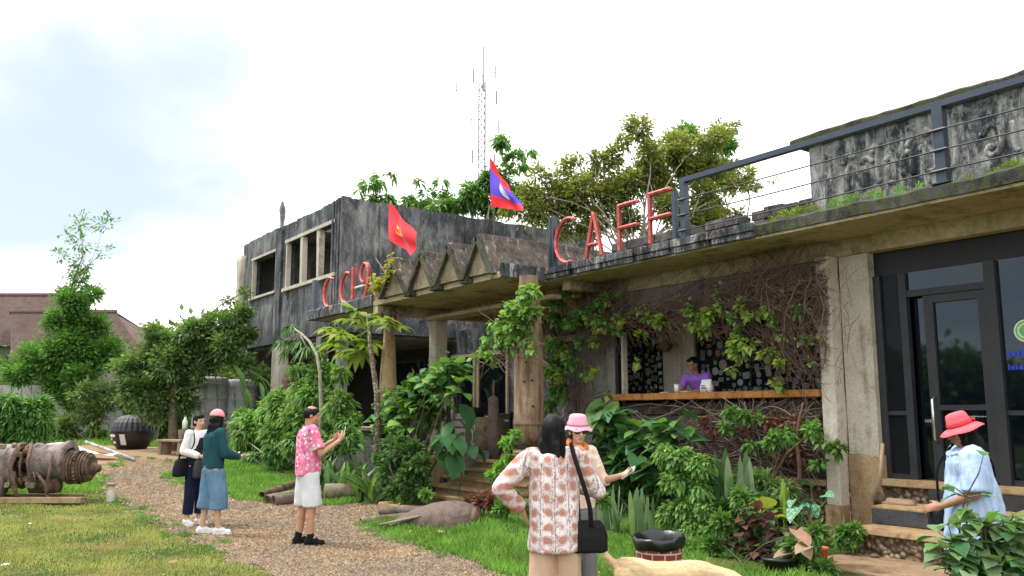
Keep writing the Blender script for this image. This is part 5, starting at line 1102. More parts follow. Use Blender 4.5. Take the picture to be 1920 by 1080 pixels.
# bench, post, tarp, pipe
p = onG(326, 853); b_ = place('bench', 'low dark wooden bench on bare soil beside the black ball', 'bench', p, AR-.5)
obj('seat', MB().chip((-.45, -.2, .34), (.45, .2, .40), .006), M['wood'], b_, local=True)
for sx in (-1, 1): obj('leg', MB().chip((sx*.36-.05, -.17, 0), (sx*.36+.05, .17, .34), .006), M['wood'], b_, local=True)
p = onG(344, 850); q = place('stump_table', 'dark stump with a pale bottle crate on it beside the low bench', 'stump', p); obj('trunk', MB().lathe([(.001, 0), (.16, 0), (.13, .3), (.17, .62), (.001, .64)], n=14), M['bark'], q, True, True)
r_ = place('bottle', 'pale plastic bottle standing on the dark stump', 'bottle', p+V3(0, 0, .64)); obj('flask', MB().lathe([(.001, 0), (.07, 0), (.07, .2), (.03, .28), (.025, .34), (.001, .34)], n=14), M['white'], r_, True, True); obj('lid', MB().lathe([(.032, .33), (.032, .37), (.001, .37)], n=12), M['metal'], r_, True, True)
p = onG(120, 862); T = place('sheet_pile', 'crumpled white plastic sheeting lying behind the engine wreck', 'sheeting', p, AR)
q = MB(); n1, n2 = 26, 8
for i in range(n1+1):
    for j in range(n2+1):
        u, v = i/n1, j/n2; x = -.9+2.1*u; y = (v-.5)*.8*(1-.6*u); h = .1+.33*math.sin(math.pi*v)*(math.sin(math.pi*min(u*1.1+.08, 1)))*(1-.5*u)+.03+.06*noise.noise(Vector((x*3, y*4, 1))); q.v.append((x, y+.1, max(h, .01)))
for i in range(n1):
    for j in range(n2): a = i*(n2+1)+j; q.f.append((a, a+n2+1, a+n2+2, a+1))
obj('sheet', q, M['white'], T, True, True)
a_, c_ = onG(160, 846), onG(252, 866)
o = obj('pipe', MB().tube([a_+V3(0, 0, .25), c_+V3(0, 0, .06)], .04, 12), M['tank'], None, True); tag(recenter(o), 'long grey pipe slanting from the white sheeting to the soil', 'pipe')
o = obj('pipe', MB().tube([a_+V3(.1, .1, .2), c_.lerp(a_, .25)+V3(.15, .2, .05)], .025, 10), M['metal'], None, True); tag(recenter(o), 'thin dark pipe lying beside the long grey pipe', 'pipe')
p = onG(207, 942); q = place('concrete_post', 'short pale post with flared cap on the lawn edge by the engine', 'post', p); obj('shaft', MB().lathe([(.001, 0), (.075, 0), (.07, .03), (.07, .18), (.055, .19), (.055, .29)], n=18), M['pale'], q, True, True); obj('cap', MB().lathe([(.05, .29), (.085, .30), (.085, .33), (.001, .335)], n=18), M['ochre'], q, True, True)
# casings lying on the ground, left group
def shell(name, label, a_px, c_px, r0, r1, m, half=True, z=.0, cat='casing', lift=0):
    a, c = onG(*a_px), onG(*c_px); t = place(name, label, cat, a); L = (c-a).length; ang = math.atan2(c.y-a.y, c.x-a.x); t.rotation_euler.z = ang; t.rotation_euler.y = -math.asin((c.z+lift-a.z)/L)
    q = MB(); pr = [(.001, 0), (r0*.86, 0), (r0, .015), (r0, L*.3), ((r0+r1)/2, L*.6), (r1, L*.985), (r1*.92, L), (r1*.8, L), (r1*.78, L*.9), (.001, L*.9)]; xlathe(q, pr, (0, 0, max(r0, r1)*.9), 24); obj('shell', q, m, t, True, True)
    xlathe(q2 := MB(), [(r0*1.0, L*.45), (r0*1.03, L*.45), (r0*1.03, L*.48), (r0*1.0, L*.48)], (0, 0, max(r0, r1)*.9), 24); obj('band', q2, m, t, False, True); return t
shell('bomb_casing', 'long grey green metal casing lying on the gravel edge behind the man', (608, 938), (712, 934), .15, .165, M['casing'])
shell('bomb_casing', 'reddish metal casing pointing left among the casings behind the man', (556, 918), (490, 938), .10, .07, M['rust'])
shell('bomb_casing', 'thin brown casing slanting lowest left behind the man', (600, 925), (500, 946), .08, .09, M['casing'])
shell('bomb_casing', 'short brown casing with open mouth near the gravel behind the man', (602, 940), (512, 948), .085, .095, M['rust2'])
# right group: egg-shaped hull with split shells
p = onG(835, 990); t = place('bomb_hull', 'large brown rounded metal hull half sunk in the grass', 'hull', p+VIEW*.2, AR-.25)
q = MB(); xlathe(q, [(.02, -.78), (.10, -.66), (.20, -.45), (.28, -.2), (.315, .0), (.315, .2), (.27, .36), (.16, .48), (.001, .52)], (0, 0, .03), 30); obj('hull', q, M['rust2'], t, True, True)
xlathe(q2 := MB(), [(.20, .40), (.23, .41), (.21, .46), (.12, .50)], (0, 0, .05), 30); obj('end_ring', q2, M['rust'], t, True, True)
for i, (y, a, L) in enumerate(((-.12, .16, .75), (-.02, .22, .62))):
    q = MB(); P = [V3(-.1-L*u, y-.25*u*a*6*u, .16*(1-u)+.03) for u in np.linspace(0, 1, 6)]; q.tube(P, [.10*(1-.55*u) for u in np.linspace(0, 1, 6)], 10, flat=.35); obj('split_fin', q, M['rust2'] if i else M['casing'], t, True, True)
shell('bomb_casing', 'hollow brown pipe casing lying behind the rounded hull', (800, 966), (714, 966), .07, .065, M['rust2'])
shell('bomb_casing', 'small dark pipe casing sunk in grass left of the rounded hull', (765, 974), (676, 984), .055, .055, M['casing'])
# litter and stones
for i, (px, py, w, m, nm, lb) in enumerate(((56, 983, .05, 'white', 'litter_scrap', 'white scrap of paper on the left lawn'), (95, 982, .035, 'pale', 'litter_scrap', 'small pale scrap beside the white one on the left lawn'), (325, 1056, .07, 'ochre', 'stone', 'flat tan stone lying on the lawn below the path'), (826, 1000, .10, 'ochre', 'stone', 'tan stone at the gravel edge below the rounded hull'), (805, 1008, .06, 'pale', 'stone', 'small pale stone at the gravel edge'), (10, 1060, .05, 'white', 'litter_scrap', 'white scrap at the left edge of the lawn'), (1195, 1098, .16, 'pale', 'stone', 'pale kerb stone under the dog'), (180, 968, .04, 'wood', 'stone', 'brown pebble on the lawn near the engine'), (236, 960, .03, 'white', 'litter_scrap', 'tiny white scrap near the path edge'))):
    p = onG(px, py); q = MB(); q.ell((0, 0, w*.15), (w, w*.6, w*.25), Matrix.Rotation(i, 3, 'Z'), 10, 6); q.v = [tuple(Vector(v)*(1+.15*noise.noise(Vector(v)*30))) for v in q.v]; o = obj(nm, q, M[m], None, True); o.location = p; tag(o, lb, 'litter' if nm[0] == 'l' else 'stone')
for i in range(6):
    px = 1050+i*22; py = 1072+i*2.6; p = onG(px, py); q = MB(); w = random.uniform(.07, .12); q.chip((-w, -.06, -.03), (w, .06, .05), .015, .02); o = obj('kerb_stone', q, M['ochre'], None); o.location = p; o.rotation_euler.z = AR-.1+random.uniform(-.2, .2); tag(o, ('first', 'second', 'third', 'fourth', 'fifth', 'sixth')[i]+' low muddy kerb stone from the left, between lawn and dog', 'stone', 'kerb stones by the dog')
# bin
p = at(1235, 1000, 8.05); p.z = float(H(p.x, p.y)); t = place('waste_bin', 'round waste bin printed with red bricks and lined with a black bag', 'bin', p)
g = NG('brick_print'); sp = g.n('ShaderNodeSeparateXYZ'); g.l(g.vec(), sp.inputs[0]); an = g.math('MULTIPLY', g.math('ARCTAN2', sp.outputs[1], sp.outputs[0]), .24); cbx = g.n('ShaderNodeCombineXYZ'); g.l(an, cbx.inputs[0]); g.l(sp.outputs[2], cbx.inputs[1])
bk = g.n('ShaderNodeTexBrick'); g.l(cbx.outputs[0], bk.inputs['Vector']); bk.inputs['Scale'].default_value = 1; bk.inputs['Brick Width'].default_value = .13; bk.inputs['Row Height'].default_value = .062; bk.inputs['Mortar Size'].default_value = .007
bk.inputs['Color1'].default_value = (.34, .06, .05, 1); bk.inputs['Color2'].default_value = (.24, .05, .045, 1); bk.inputs['Mortar'].default_value = (.62, .5, .46, 1)
bmm = g.done(g.mix(g.mapr(g.noise(9), .5, .7, 0, .5), bk.outputs[0], (.15, .1, .09, 1)), .5)
obj('drum', MB().lathe([(.001, 0), (.19, 0), (.195, .01), (.213, .44), (.215, .47), (.205, .47), (.17, .03), (.001, .03)], n=40), bmm, t, True, True)
q = MB(); n = 48; pr = [(.218, .415), (.228, .42), (.234, .455), (.238, .49), (.23, .52), (.212, .515), (.19, .45), (.165, .25), (.05, .2), (.001, .2)]
for j, (r, z) in enumerate(pr):
    for k in range(n): a = 2*math.pi*k/n; w = .004*math.sin(a*7+j)+.003*math.sin(a*23+2*j); q.v.append(((r+w*(j < 8))*math.cos(a), (r+w*(j < 8))*math.sin(a), z+(.006*math.sin(a*5+1)+.003*math.sin(a*11)+.02*math.sin(a-.4))*(j < 6)))
for j in range(len(pr)-1):
    for k in range(n): q.f.append((j*n+k, j*n+(k+1) % n, (j+1)*n+(k+1) % n, (j+1)*n+k))
mbag = plain('black_bin_bag', (.008, .009, .012), .28, 0, .5, .2, 6, .5, 25); obj('bag_liner', q, mbag, t, True, True)
# pots
def pot(label, pos, r, h, m):
    t = place('plant_pot', label, 'pot', pos); obj('tub', MB().lathe([(.001, 0), (r*.72, 0), (r*.95, h*.86), (r*1.05, h*.86), (r*1.06, h), (r*.9, h), (r*.85, h*.8), (.001, h*.8)], n=28), m, t, True, True); obj('soil', MB().lathe([(.001, h*.84), (r*.88, h*.84), (r*.88, h*.81)], n=20), M['bark'], t, True, True); return t
pot('orange plastic pot standing at the edge of the brown paving', onG(1538, 1056)+V3(0, 0, .0), .085, .16, M['terracotta']); p = onZ(1460, 1085, .05); pot('black plastic pot among low plants at the bottom of the bed', p, .15, .2, M['plastic'])
for i, (px, py, w) in enumerate(((1640, 1045, .05), (1724, 1052, .03))):
    p = onZ(px, py, .152); q = MB(); q.ell((0, 0, w*.3), (w, w*.8, w*.45)); q.v = [tuple(Vector(v)*(1+.3*noise.noise(Vector(v)*40))) for v in q.v]; o = obj('clod', q, M['bark'], None, True); o.location = p; tag(o, ('large', 'small')[i]+' dark clod of earth lying on the brown paving', 'clod')
# shovel
a_, c_ = onY(1655, 832, 9.42), onY(1648, 922, 9.25); t = place('shovel', 'old shovel with wooden handle leaning by the glass door', 'shovel', c_); obj('handle', MB().tube([a_, a_.lerp(c_, .5)+V3(.005, 0, 0), c_], .022, 9), M['wood'], t, True)
q = MB(); q.loft([(0, 0, -.16, .075, .008), (0, -.01, -.05, .08, .012), (0, 0, .03, .05, .014), (0, 0, .07, .026, .024)], 14); obj('blade', q, M['rust'], t, True, True)
q = MB(); pc = onY(1662, 934, 9.25); q.ell((0, 0, 0), (.22, .12, .05)); q.v = [tuple(Vector(v)*(1+.4*noise.noise(Vector(v)*18))) for v in q.v]; o = obj('soil_heap', q, M['dirt'], None, True); o.location = (pc.x+.1, 9.3, .625); tag(o, 'small heap of brown soil on the upper door step', 'soil')
# things on the serving counter
def glass_(label, px, r=.035, h=.14, m=None, cat='glass'):
    p = onY(px, 736, 9.62); t = place('drinking_glass' if cat == 'glass' else 'cup', label, cat, (p.x, 9.62, 1.932)); obj('vessel', MB().lathe([(.001, 0), (r*.8, 0), (r, h), (r*.94, h), (r*.74, .01), (.001, .01)], n=18), m or M['clear'], t, True, True); return t
glass_('tall clear glass on the counter, left of the pair', 1222); glass_('tall clear glass on the counter, right of the pair', 1231, h=.17); glass_('white paper cup on the counter left of the man', 1269, .042, .13, M['white'], 'cup')
for px, lb in ((1244, 'white saucer lying on the counter beside the glasses'), (1283, 'white saucer on the counter by the man')):
    p = onY(px, 738, 9.58); t = place('saucer', lb, 'saucer', (p.x, 9.6, 1.932)); obj('dish', MB().lathe([(.001, 0), (.05, 0), (.085, .015), (.08, .018), (.001, .005)], n=22), M['white'], t, True, True)
p = onY(1328, 735, 9.65); t = place('paper_bag', 'white printed bag standing on the counter before the man', 'bag', (p.x, 9.62, 1.932)); q = MB(); q.loft([(0, 0, 0, .10, .05, .4), (0, 0, .08, .105, .055, .5), (0, 0, .15, .09, .03, .6), (0, 0, .185, .095, .008, .6)], 20); bo = obj('pouch', q, M['white'], t, True, True); obj('print', MB().bb((-.05, -.058, .05), (.04, -.056, .07)).bb((-.05, -.058, .085), (.02, -.056, .1)), M['metal'], t, local=True)
pt = onY(1255, 640, 10.4); t = place('gourd_basket', 'brown woven basket hanging beside the plaster column in the hatch', 'basket', (pt.x, 10.3, onY(1255, 660, 10.3).z)); q = MB(); q.lathe([(.001, 0), (.08, .02), (.13, .12), (.10, .22), (.05, .32), (.035, .45), (.02, .6), (.001, .6)], n=20)
obj('weave', q, M['twig'], t, True, True); obj('cord', MB().tube([(0, 0, .58), (0, 0, 1.3)], .006, 6), M['twig'], t, local=True)
# bomb columns of the porch
p = onY(992, 800, 8.0); t = place('bomb_column', 'hanging ochre bomb casing with bullet holes covering the front right porch column', 'bomb casing', (p.x, 8.0, onY(990, 838, 8.0).z)); rr = .235
zt_ = 3.78-t.location.z; n = 36; q = MB(); q.lathe([(.001, 0), (.07, .01), (.15, .05), (.205, .12), (rr-.005, .22), (rr, .3), (rr, .33), (rr+.012, .34), (rr+.012, .37), (rr, .38), (rr, 1.3), (rr-.02, 1.7), (.19, 2.1), (.15, zt_-.05), (.15, zt_)], n=n); obj('casing', q, M['bombmain'], t, True, True)
for z, a in ((1.02, -.2), (1.0, .35), (.62, -.25), (1.3, .2)):
    dx = V3(math.cos(YAW+math.pi-a), math.sin(YAW+math.pi-a), 0)*(rr+.001); obj('bullet_hole', MB().ell((dx.x, dx.y, z), (.022, .022, .018)), M['plastic'], t, True, True)
obj('plug', MB().lathe([(.04, -.04), (.06, -.02), (.06, .03)], n=14), M['rust'], t, True, True)
p = onY(728, 700, 8.0); t = place('bomb_column', 'upright ochre bomb casing standing as a column at the left porch corner', 'bomb casing', (p.x, 8.0, 1.0)); zt_ = 3.79-1.0
q = MB(); q.lathe([(.17, 0), (.18, .3), (.185, .9), (.182, 1.1), (.186, 1.11), (.186, 1.13), (.175, 1.14), (.15, 1.7), (.11, 2.2), (.10, zt_-.25)], n=30); obj('casing', q, M['bomb'], t, True, True)
q = MB(); q.lathe([(.10, zt_-.38), (.19, zt_-.36), (.20, zt_-.2), (.17, zt_-.12), (.12, zt_-.1), (.12, zt_)], n=12); obj('tail_ring', q, M['rust'], t, False, True)
for k in range(4): a = k*math.pi/2+.4; obj('fin', MB().box((.21*math.cos(a), .21*math.sin(a), zt_-.28), (.14, .015, .22), Matrix.Rotation(a, 3, 'Z')), M['rust'], t, local=True)
obj('pedestal', MB().chip((-.25, -.25, -1.2), (.25, .25, 0), .01), M['grey'], t, local=True)
p = onY(540, 720, 8.45); t = place('bomb_column', 'brown rusty bomb casing leaning against the pale column of the ruin', 'bomb casing', (p.x, 8.45, .6)); obj('casing', MB().lathe([(.001, 0), (.22, 0), (.24, .5), (.24, 1.2), (.2, 1.7), (.12, 2.1), (.03, 2.3), (.001, 2.32)], n=26), M['rust'], t, True, True); obj('band', MB().lathe([(.241, .9), (.25, .91), (.25, .96), (.241, .97)], n=26), M['rust2'], t, False, True)
# in the porch
p = onY(897, 850, 9.4); t = place('bomb_fragment', 'round brown metal disc with a white hook mark standing at the stair head', 'casing', (p.x, 9.4, ZF)); r = .38
q = MB(); k0 = 0
for y, k in ((-.05, .9), (-.09, .97), (.0, 1), (.35, .98), (.38, .9)):
    pass
n = 34; prf = [(.001, -.10), (r*.5, -.10), (r*.85, -.07), (r, 0), (r, .5), (r*.9, .52), (.001, .52)]; vs = []
for rr_, y in prf:
    for k in range(n): a = 2*math.pi*k/n; vs.append((max(rr_, .001)*math.cos(a)*.75, y, r+max(rr_, .001)*math.sin(a)))
q.add(vs, [(i*n+k, i*n+(k+1) % n, (i+1)*n+(k+1) % n, (i+1)*n+k) for i in range(len(prf)-1) for k in range(n)]); obj('drum', q, M['casing'], t, True, True)
hk = [(.02+.055*math.cos(a), .52+.07*math.sin(a)) for a in np.linspace(-1.2, 4.3, 16)]+[(.0, .40), (.0, .33)]+[(.05*math.cos(a)+.02, .27+.055*math.sin(a)) for a in np.linspace(2.2, 6.2, 10)]
q = MB(); q.tube([V3(x-.03, -.115, z) for x, z in hk], .012, 6, flat=.5); obj('hook_mark', q, M['white'], t, True, True)
p = onY(925, 850, 9.1); t = place('shell_post', 'dark upright shell casing post at the right of the stair head', 'post', (p.x, 9.1, ZF)); obj('shaft', MB().lathe([(.001, 0), (.13, 0), (.13, .55), (.10, .57), (.10, 1.1), (.06, 1.14), (.02, 1.16), (.015, 1.45), (.001, 1.46)], n=20), M['rust2'], t, True, True)
p = onY(893, 780, 10.2); t = place('cooking_pot', 'black pot on the ledge behind the hook marked disc', 'pot', (p.x, 10.2, 1.55)); obj('vessel', MB().lathe([(.001, 0), (.18, 0), (.2, .2), (.22, .21), (.001, .2)], n=20), M['plastic'], t, True, True); obj('stand', MB().bb((-.2, -.15, -.75), (.2, .15, -.004)), M['darkint'], t, local=True)
for i, (px, c) in enumerate(((862, 'grey'), (940, 'metalblack'))):
    p = onY(px, 820, 10.6); t = place('crate', ('grey', 'black')[i]+' crate standing inside the porch '+('left', 'right')[i]+' of the hook marked disc', 'crate', (p.x, 10.6, ZF)); 
    for k in range(5): obj('slat', MB().chip((-.35, -.02, .02+k*.17), (.35, 0, .15+k*.17), .004), M[c], t, local=True)
    for sx in (-1, 1): obj('corner_post', MB().bb((sx*.3-.04, .004, 0), (sx*.3+.04, .06, .86)), M[c], t, local=True)
# tanks, mast, house, low wall in the distance
for i, (px, w, d) in enumerate(((393, 62, 26), (447, 66, 26.6))):
    p = at(px, 770, d); z0 = float(H(p.x, p.y)); r = w/2*d/1617; zt = at(px, 708+i*5, d).z-z0; t = place('water_tank', ('pale grey ribbed tank standing left of the other, under the tree', 'darker grey ribbed tank standing right, against the ruin')[i], 'tank', (p.x, p.y, z0))
    pr = [(.001, 0), (r, 0)]
    for k in range(5): z = zt*(k+.5)/5; pr += [(r, z-.05), (r*1.03, z-.02), (r*1.03, z+.02), (r, z+.05)]
    pr += [(r, zt*.97), (r*.9, zt), (.001, zt+.05)]; obj('shell', MB().lathe(pr, n=36), M['tank'], t, True, True); obj('lid', MB().lathe([(.2, zt), (.22, zt+.06), (.001, zt+.1)], n=20), M['plastic'], t, True, True)
p = at(905, 330, 82); t = place('radio_mast', 'thin grey lattice radio mast rising far behind the trees', 'mast', (p.x, p.y, 0)); HM = at(909, 88, 82).z
for k in range(3):
    a = 2*math.pi*k/3; obj('leg', MB().tube([(.55*math.cos(a), .55*math.sin(a), 0), (.42*math.cos(a), .42*math.sin(a), HM*.9)], .075, 5), M['tank'], t, local=True)
q = MB()
for i in range(44):
    z = HM*.9*i/44; f = .55-.13*i/44
    for k in range(3):
        a, c = 2*math.pi*k/3, 2*math.pi*(k+1)/3; q.tube([(f*math.cos(a), f*math.sin(a), z), (f*math.cos(c), f*math.sin(c), z+HM*.9/44)], .045, 4, False)
obj('bracing', q, M['wire'], t, local=True); obj('spire', MB().tube([(0, 0, HM*.88), (0, 0, HM)], [.12, .09], 6), M['tank'], t, local=True)
random.seed(5)
for z, x in ((.93, 1.5), (.86, 1.7), (.80, -1.5), (.88, -3.4), (.74, 1.6), (.70, -1.3), (.55, -1.2), (.46, 1.2), (.37, 1.3), (.36, -4.3), (.92, -1.2), (.78, 1.9), (.40, -1.5)):
    rr = RIGHT; q = MB(); c = V3(rr.x*x*.8, rr.y*x*.8, HM*z); q.tube([c-V3(0, 0, .7), c+V3(0, 0, .7)], .07, 6); q.tube([c, V3(0, 0, HM*z)], .035, 4); obj('antenna', q, M['wire'], t, local=True)
def roof_sheets(par, A, B, C, D, nx, nz, m):   # A,B ridge ends; D,C eave ends; corrugated overlapping sheets
    for i in range(nx):
        for j in range(nz):
            q = MB(); n = 12; vs = []
            for v in (j/nz, (j+1)/nz+.012):
                for k in range(n+1):
                    u = (i+k/n)/nx; p = A.lerp(B, u).lerp(D.lerp(C, u), min(v, 1.02)); up = .035*(k % 2)+(.05*(1-(v*nz-j)) if True else 0); vs.append((p.x, p.y, p.z+up))
            q.add(vs, [(k, k+1, n+2+k, n+1+k) for k in range(n)]); obj('roof_sheet', q, m, par)
def house(label, d, x0, x1, yr, ye, xr1, dx_gable, wallm, rows, cols):
    c = at((x0+x1)/2, 760, d); t = place('house', label, 'house', (c.x, c.y, float(H(c.x, c.y))))
    A, B = at(x0, yr[0], d+4), at(xr1, yr[1], d+4); D, C = at(x0, ye[0], d), at(x1, ye[1], d); B.z = A.z; C.z = D.z
    roof_sheets(t, A, B, C, D, cols, rows, M['hroof']); bk = VIEW*8; roof_sheets(t, B, A, D+bk, C+bk, cols, rows, M['hroof'])
    i0, i1 = D+VIEW*.6+RIGHT*.6, C+VIEW*.6-RIGHT*.7; g0 = t.location.z
    q = MB(); vs = [(i0.x, i0.y, g0-.3), (i1.x, i1.y, g0-.3), (i1.x+bk.x*.85, i1.y+bk.y*.85, g0-.3), (i0.x+bk.x*.85, i0.y+bk.y*.85, g0-.3)]; zt = D.z-.0; vs += [(a, b, zt) for a, b, _ in vs]
    q.add(vs, [(0, 1, 5, 4), (1, 2, 6, 5), (2, 3, 7, 6), (3, 0, 4, 7)]); obj('wall', q, wallm, t)
    g1 = MB().add([(C.x, C.y, C.z), ((C+bk).x, (C+bk).y, C.z), (B.x, B.y, B.z-.03)], [(0, 1, 2)]); obj('gable', g1, M['hroof'], t)
    obj('ridge_cap', MB().tube([A+V3(0, 0, .06), B+V3(0, 0, .06)], .13, 8), M['hroof'], t)
    for k in range(3):
        u = (k+.5)/3; p = i0.lerp(i1, u)-VIEW*.03; q = MB(); w = RIGHT*.55; z0, z1 = g0+1.2, g0+2.4; q.add([(p-w).to_tuple()[:2]+(z0,), (p+w).to_tuple()[:2]+(z0,), (p+w).to_tuple()[:2]+(z1,), (p-w).to_tuple()[:2]+(z1,)], [(0, 1, 2, 3)]); obj('window', q, M['glass'], t)
house('long house with red brown corrugated roof behind the tall tree', 40, -160, 62, (556, 566), (648, 648), 110, 0, M['hwall'], 4, 14)
house('lower wing with red brown roof right of the tall tree', 36.5, 20, 276, (588, 588), (674, 674), 218, 0, M['hwall'], 4, 14)
a_, c_ = at(-20, 700, 32), at(240, 700, 31); q = MB(); L = c_-a_; z1 = at(100, 722, 32).z
d_ = L.normalized(); W_ = thing('boundary_wall', 'dirty pale block wall behind the black ball and bushes', 'wall', (a_.x, a_.y, .4)); nb = 14
for r in range(4):
    for k in range(nb):
        u0, u1 = (k+(r % 2)*.5)/nb, (k+1+(r % 2)*.5)/nb-.004; p0, p1 = a_+L*u0, a_+L*min(u1, 1.04); nn = V3(-d_.y, d_.x, 0)*.2; zz0 = .3+(z1-.3)*r/4+.01; zz1 = .3+(z1-.3)*(r+1)/4
        q = MB(); vs = [(p0.x, p0.y, zz0), (p1.x, p1.y, zz0), (p1.x+nn.x, p1.y+nn.y, zz0), (p0.x+nn.x, p0.y+nn.y, zz0)]; vs += [(x, y, zz1) for x, y, _ in vs]; q.add(vs, [(0, 3, 2, 1), (4, 5, 6, 7), (0, 1, 5, 4), (1, 2, 6, 5), (2, 3, 7, 6), (3, 0, 4, 7)]); obj('block', q, M['hwall'], W_)
# ---------------- vegetation ----------------
def unit(v): return v/np.maximum(np.linalg.norm(v, axis=-1, keepdims=True), 1e-9)
def leaves_np(P, D, L, W, fold=.25, droop=.15, long=False):
    """P base points, D directions; returns vertices and quads of folded, drooping leaves"""
    n = len(P); D = unit(D); up = unit(rng.normal(size=(n, 3))*.45+np.array([0, 0, 1.])); Sd = unit(np.cross(D, up)); Nn = np.cross(Sd, D)
    L = np.broadcast_to(np.asarray(L, float), (n,))[:, None]; W = np.broadcast_to(np.asarray(W, float), (n,))[:, None]; z = np.array([0, 0, 1.])
    if long:                                # two quads: a longer leaf with a bend
        a = P; m1 = P+D*L*.45; tip = P+D*L-z*L*droop*1.6; V = np.stack([a-Sd*W*.12, a+Sd*W*.12, m1-Sd*W*.5+Nn*W*fold*.5-z*L*droop*.3, m1+Sd*W*.5+Nn*W*fold*.5-z*L*droop*.3, tip-Sd*W*.05, tip+Sd*W*.05], 1).reshape(-1, 3)
        b = np.arange(n)[:, None]*6; return V, np.concatenate([b+np.array([0, 1, 3, 2]), b+np.array([2, 3, 5, 4])])
    V = np.stack([P, P+D*L*.45+Sd*W*.5+Nn*W*fold-z*L*droop*.3, P+D*L-z*L*droop, P+D*L*.45-Sd*W*.5+Nn*W*fold-z*L*droop*.3], 1).reshape(-1, 3)
    return V, np.arange(n*4).reshape(-1, 4)
def cloud(blobs, n, sub=9, shell=.55, squash=.8):
    """points in sub-clumps of each blob ((x,y,z), r, weight): gives lit clumps and gaps"""
    P = []; Dr = []; wt = np.array([b[1]**2*b[2] for b in blobs]); wt = wt/wt.sum()
    for (c, r, w), k in zip(blobs, wt):
        m = max(6, int(n*k)); c = np.array(c); ns_ = max(3, int(sub*max(.4, min(2, w)))); u = unit(rng.normal(size=(ns_, 3))); cc = c+u*r*(shell+(1-shell)*rng.random((ns_, 1)))*np.array([1, 1, squash])*.78
        i = rng.integers(0, ns_, m); q = rng.normal(size=(m, 3))*r*.2; p = cc[i]+q; P.append(p); Dr.append(unit(p-c)+unit(q)*.5+rng.normal(size=(m, 3))*.35)
    return np.concatenate(P), np.concatenate(Dr)
def pxblobs(lst, d=None, Y=None, jit=.5):
    out = []
    for q in lst:
        px, py, r = q[:3]; w = q[3] if len(q) > 3 else 1
        p = onY(px, py, Y) if Y is not None else at(px, py, d); dd = (p.x*VIEW.x+p.y*VIEW.y); rr = r*dd/1617; p = p+(VIEW*random.uniform(-1, 1)*rr*jit); out.append((tuple(p), rr, w))
    return out
def limb(mb, a, b, r0, r1, n=7, wob_=.08, seg=6):
    a, b = Vector(a), Vector(b); L = (b-a).length; P = []
    o = Vector((random.uniform(-1, 1), random.uniform(-1, 1), random.uniform(0, .8)))*L*wob_*2
    for i in range(seg+1): t = i/seg; P.append(a.lerp(b, t)+o*math.sin(t*math.pi)+Vector((random.uniform(-1, 1), random.uniform(-1, 1), 0))*L*wob_*.25*(0 < i < seg))
    mb.tube(P, [r0+(r1-r0)*i/seg for i in range(seg+1)], n); return P
def shrub(name, label, cat, base, blobs, n, L, W, m, stemm=None, stems=5, r0=.02, long=False, droop=.15, trunk=None, sub=9, up=0, group=None, kindname='foliage', shell=.55):
    base = Vector(base); t = thing(name, label, cat, tuple(base), 0, group); P, D = cloud(blobs, n, sub, shell); D = D+np.array([0, 0, up])
    Ls = L*rng.uniform(.65, 1.25, len(P)); V, Fc = leaves_np(P, D, Ls, Ls*W/L, .22, droop, long); npobj(kindname, V, Fc, m, t, 'stuff')
    if stems:
        q = MB(); top = None
        if trunk:
            tp = Vector(trunk[0]); pp = limb(q, base-V3(0, 0, .1), tp, trunk[1], trunk[2], 9, .03, 8); obj('trunk', q, stemm or M['bark'], t, True); q = MB(); top = pp
        for i in range(stems if not trunk else len(blobs)):
            b_ = blobs[i % len(blobs)]; c = Vector(b_[0])+Vector(rng.normal(size=3))*b_[1]*.3
            s0 = base+Vector((random.uniform(-1, 1)*.12, random.uniform(-1, 1)*.08, -.05)) if not trunk else top[min(len(top)-1, max(2, int(len(top)*random.uniform(.45, 1.0))))]
            limb(q, s0, c, r0, r0*.35, 6, .06)
            for k in range(3): e = Vector(b_[0])+Vector(unit(rng.normal(size=3)))*b_[1]*.8; limb(q, c, e, r0*.4, r0*.12, 4, .08, 3)
        obj('branches', q, stemm or M['bark'], t, True)
    return t
# broad single leaves as separate parts
lm = {}
def broad_leaf(kind):
    if kind in lm: return lm[kind]
    prof = {'ovate': [(0, 0, 0), (.12, .2, .02), (.35, .38, .03), (.6, .34, 0), (.82, .17, -.06), (1, 0, -.16)], 'heart': [(0, 0, 0), (-.12, .3, .02), (.15, .45, .03), (.5, .36, 0), (.8, .18, -.06), (1, 0, -.14)], 'spear': [(0, .03, 0), (.2, .055, 0), (.5, .065, .0), (.8, .045, .0), (.93, .025, 0), (1, 0, 0)], 'blade': [(0, .035, 0), (.25, .075, .05), (.5, .09, .04), (.75, .07, -.06), (.9, .035, -.16), (1, 0, -.25)], 'lance': [(0, 0, 0), (.15, .1, .02), (.4, .17, .02), (.65, .14, -.02), (.85, .07, -.09), (1, 0, -.18)]}[kind]
    v = []; f = []; f_ = .10 if kind != 'spear' else .02
    for y, w, z in prof: v += [(-w, y, z+w*f_*2.2), (0, max(y, 0), z), (w, y, z+w*f_*2.2)]
    for i in range(len(prof)-1): a = i*3; f += [(a, a+1, a+4, a+3), (a+1, a+2, a+5, a+4)]
    me = bpy.data.meshes.new('leaf'); me.from_pydata(v, [], f); me.update(); me.polygons.foreach_set('use_smooth', [True]*len(f)); lm[kind] = me; return me
lmm = {}
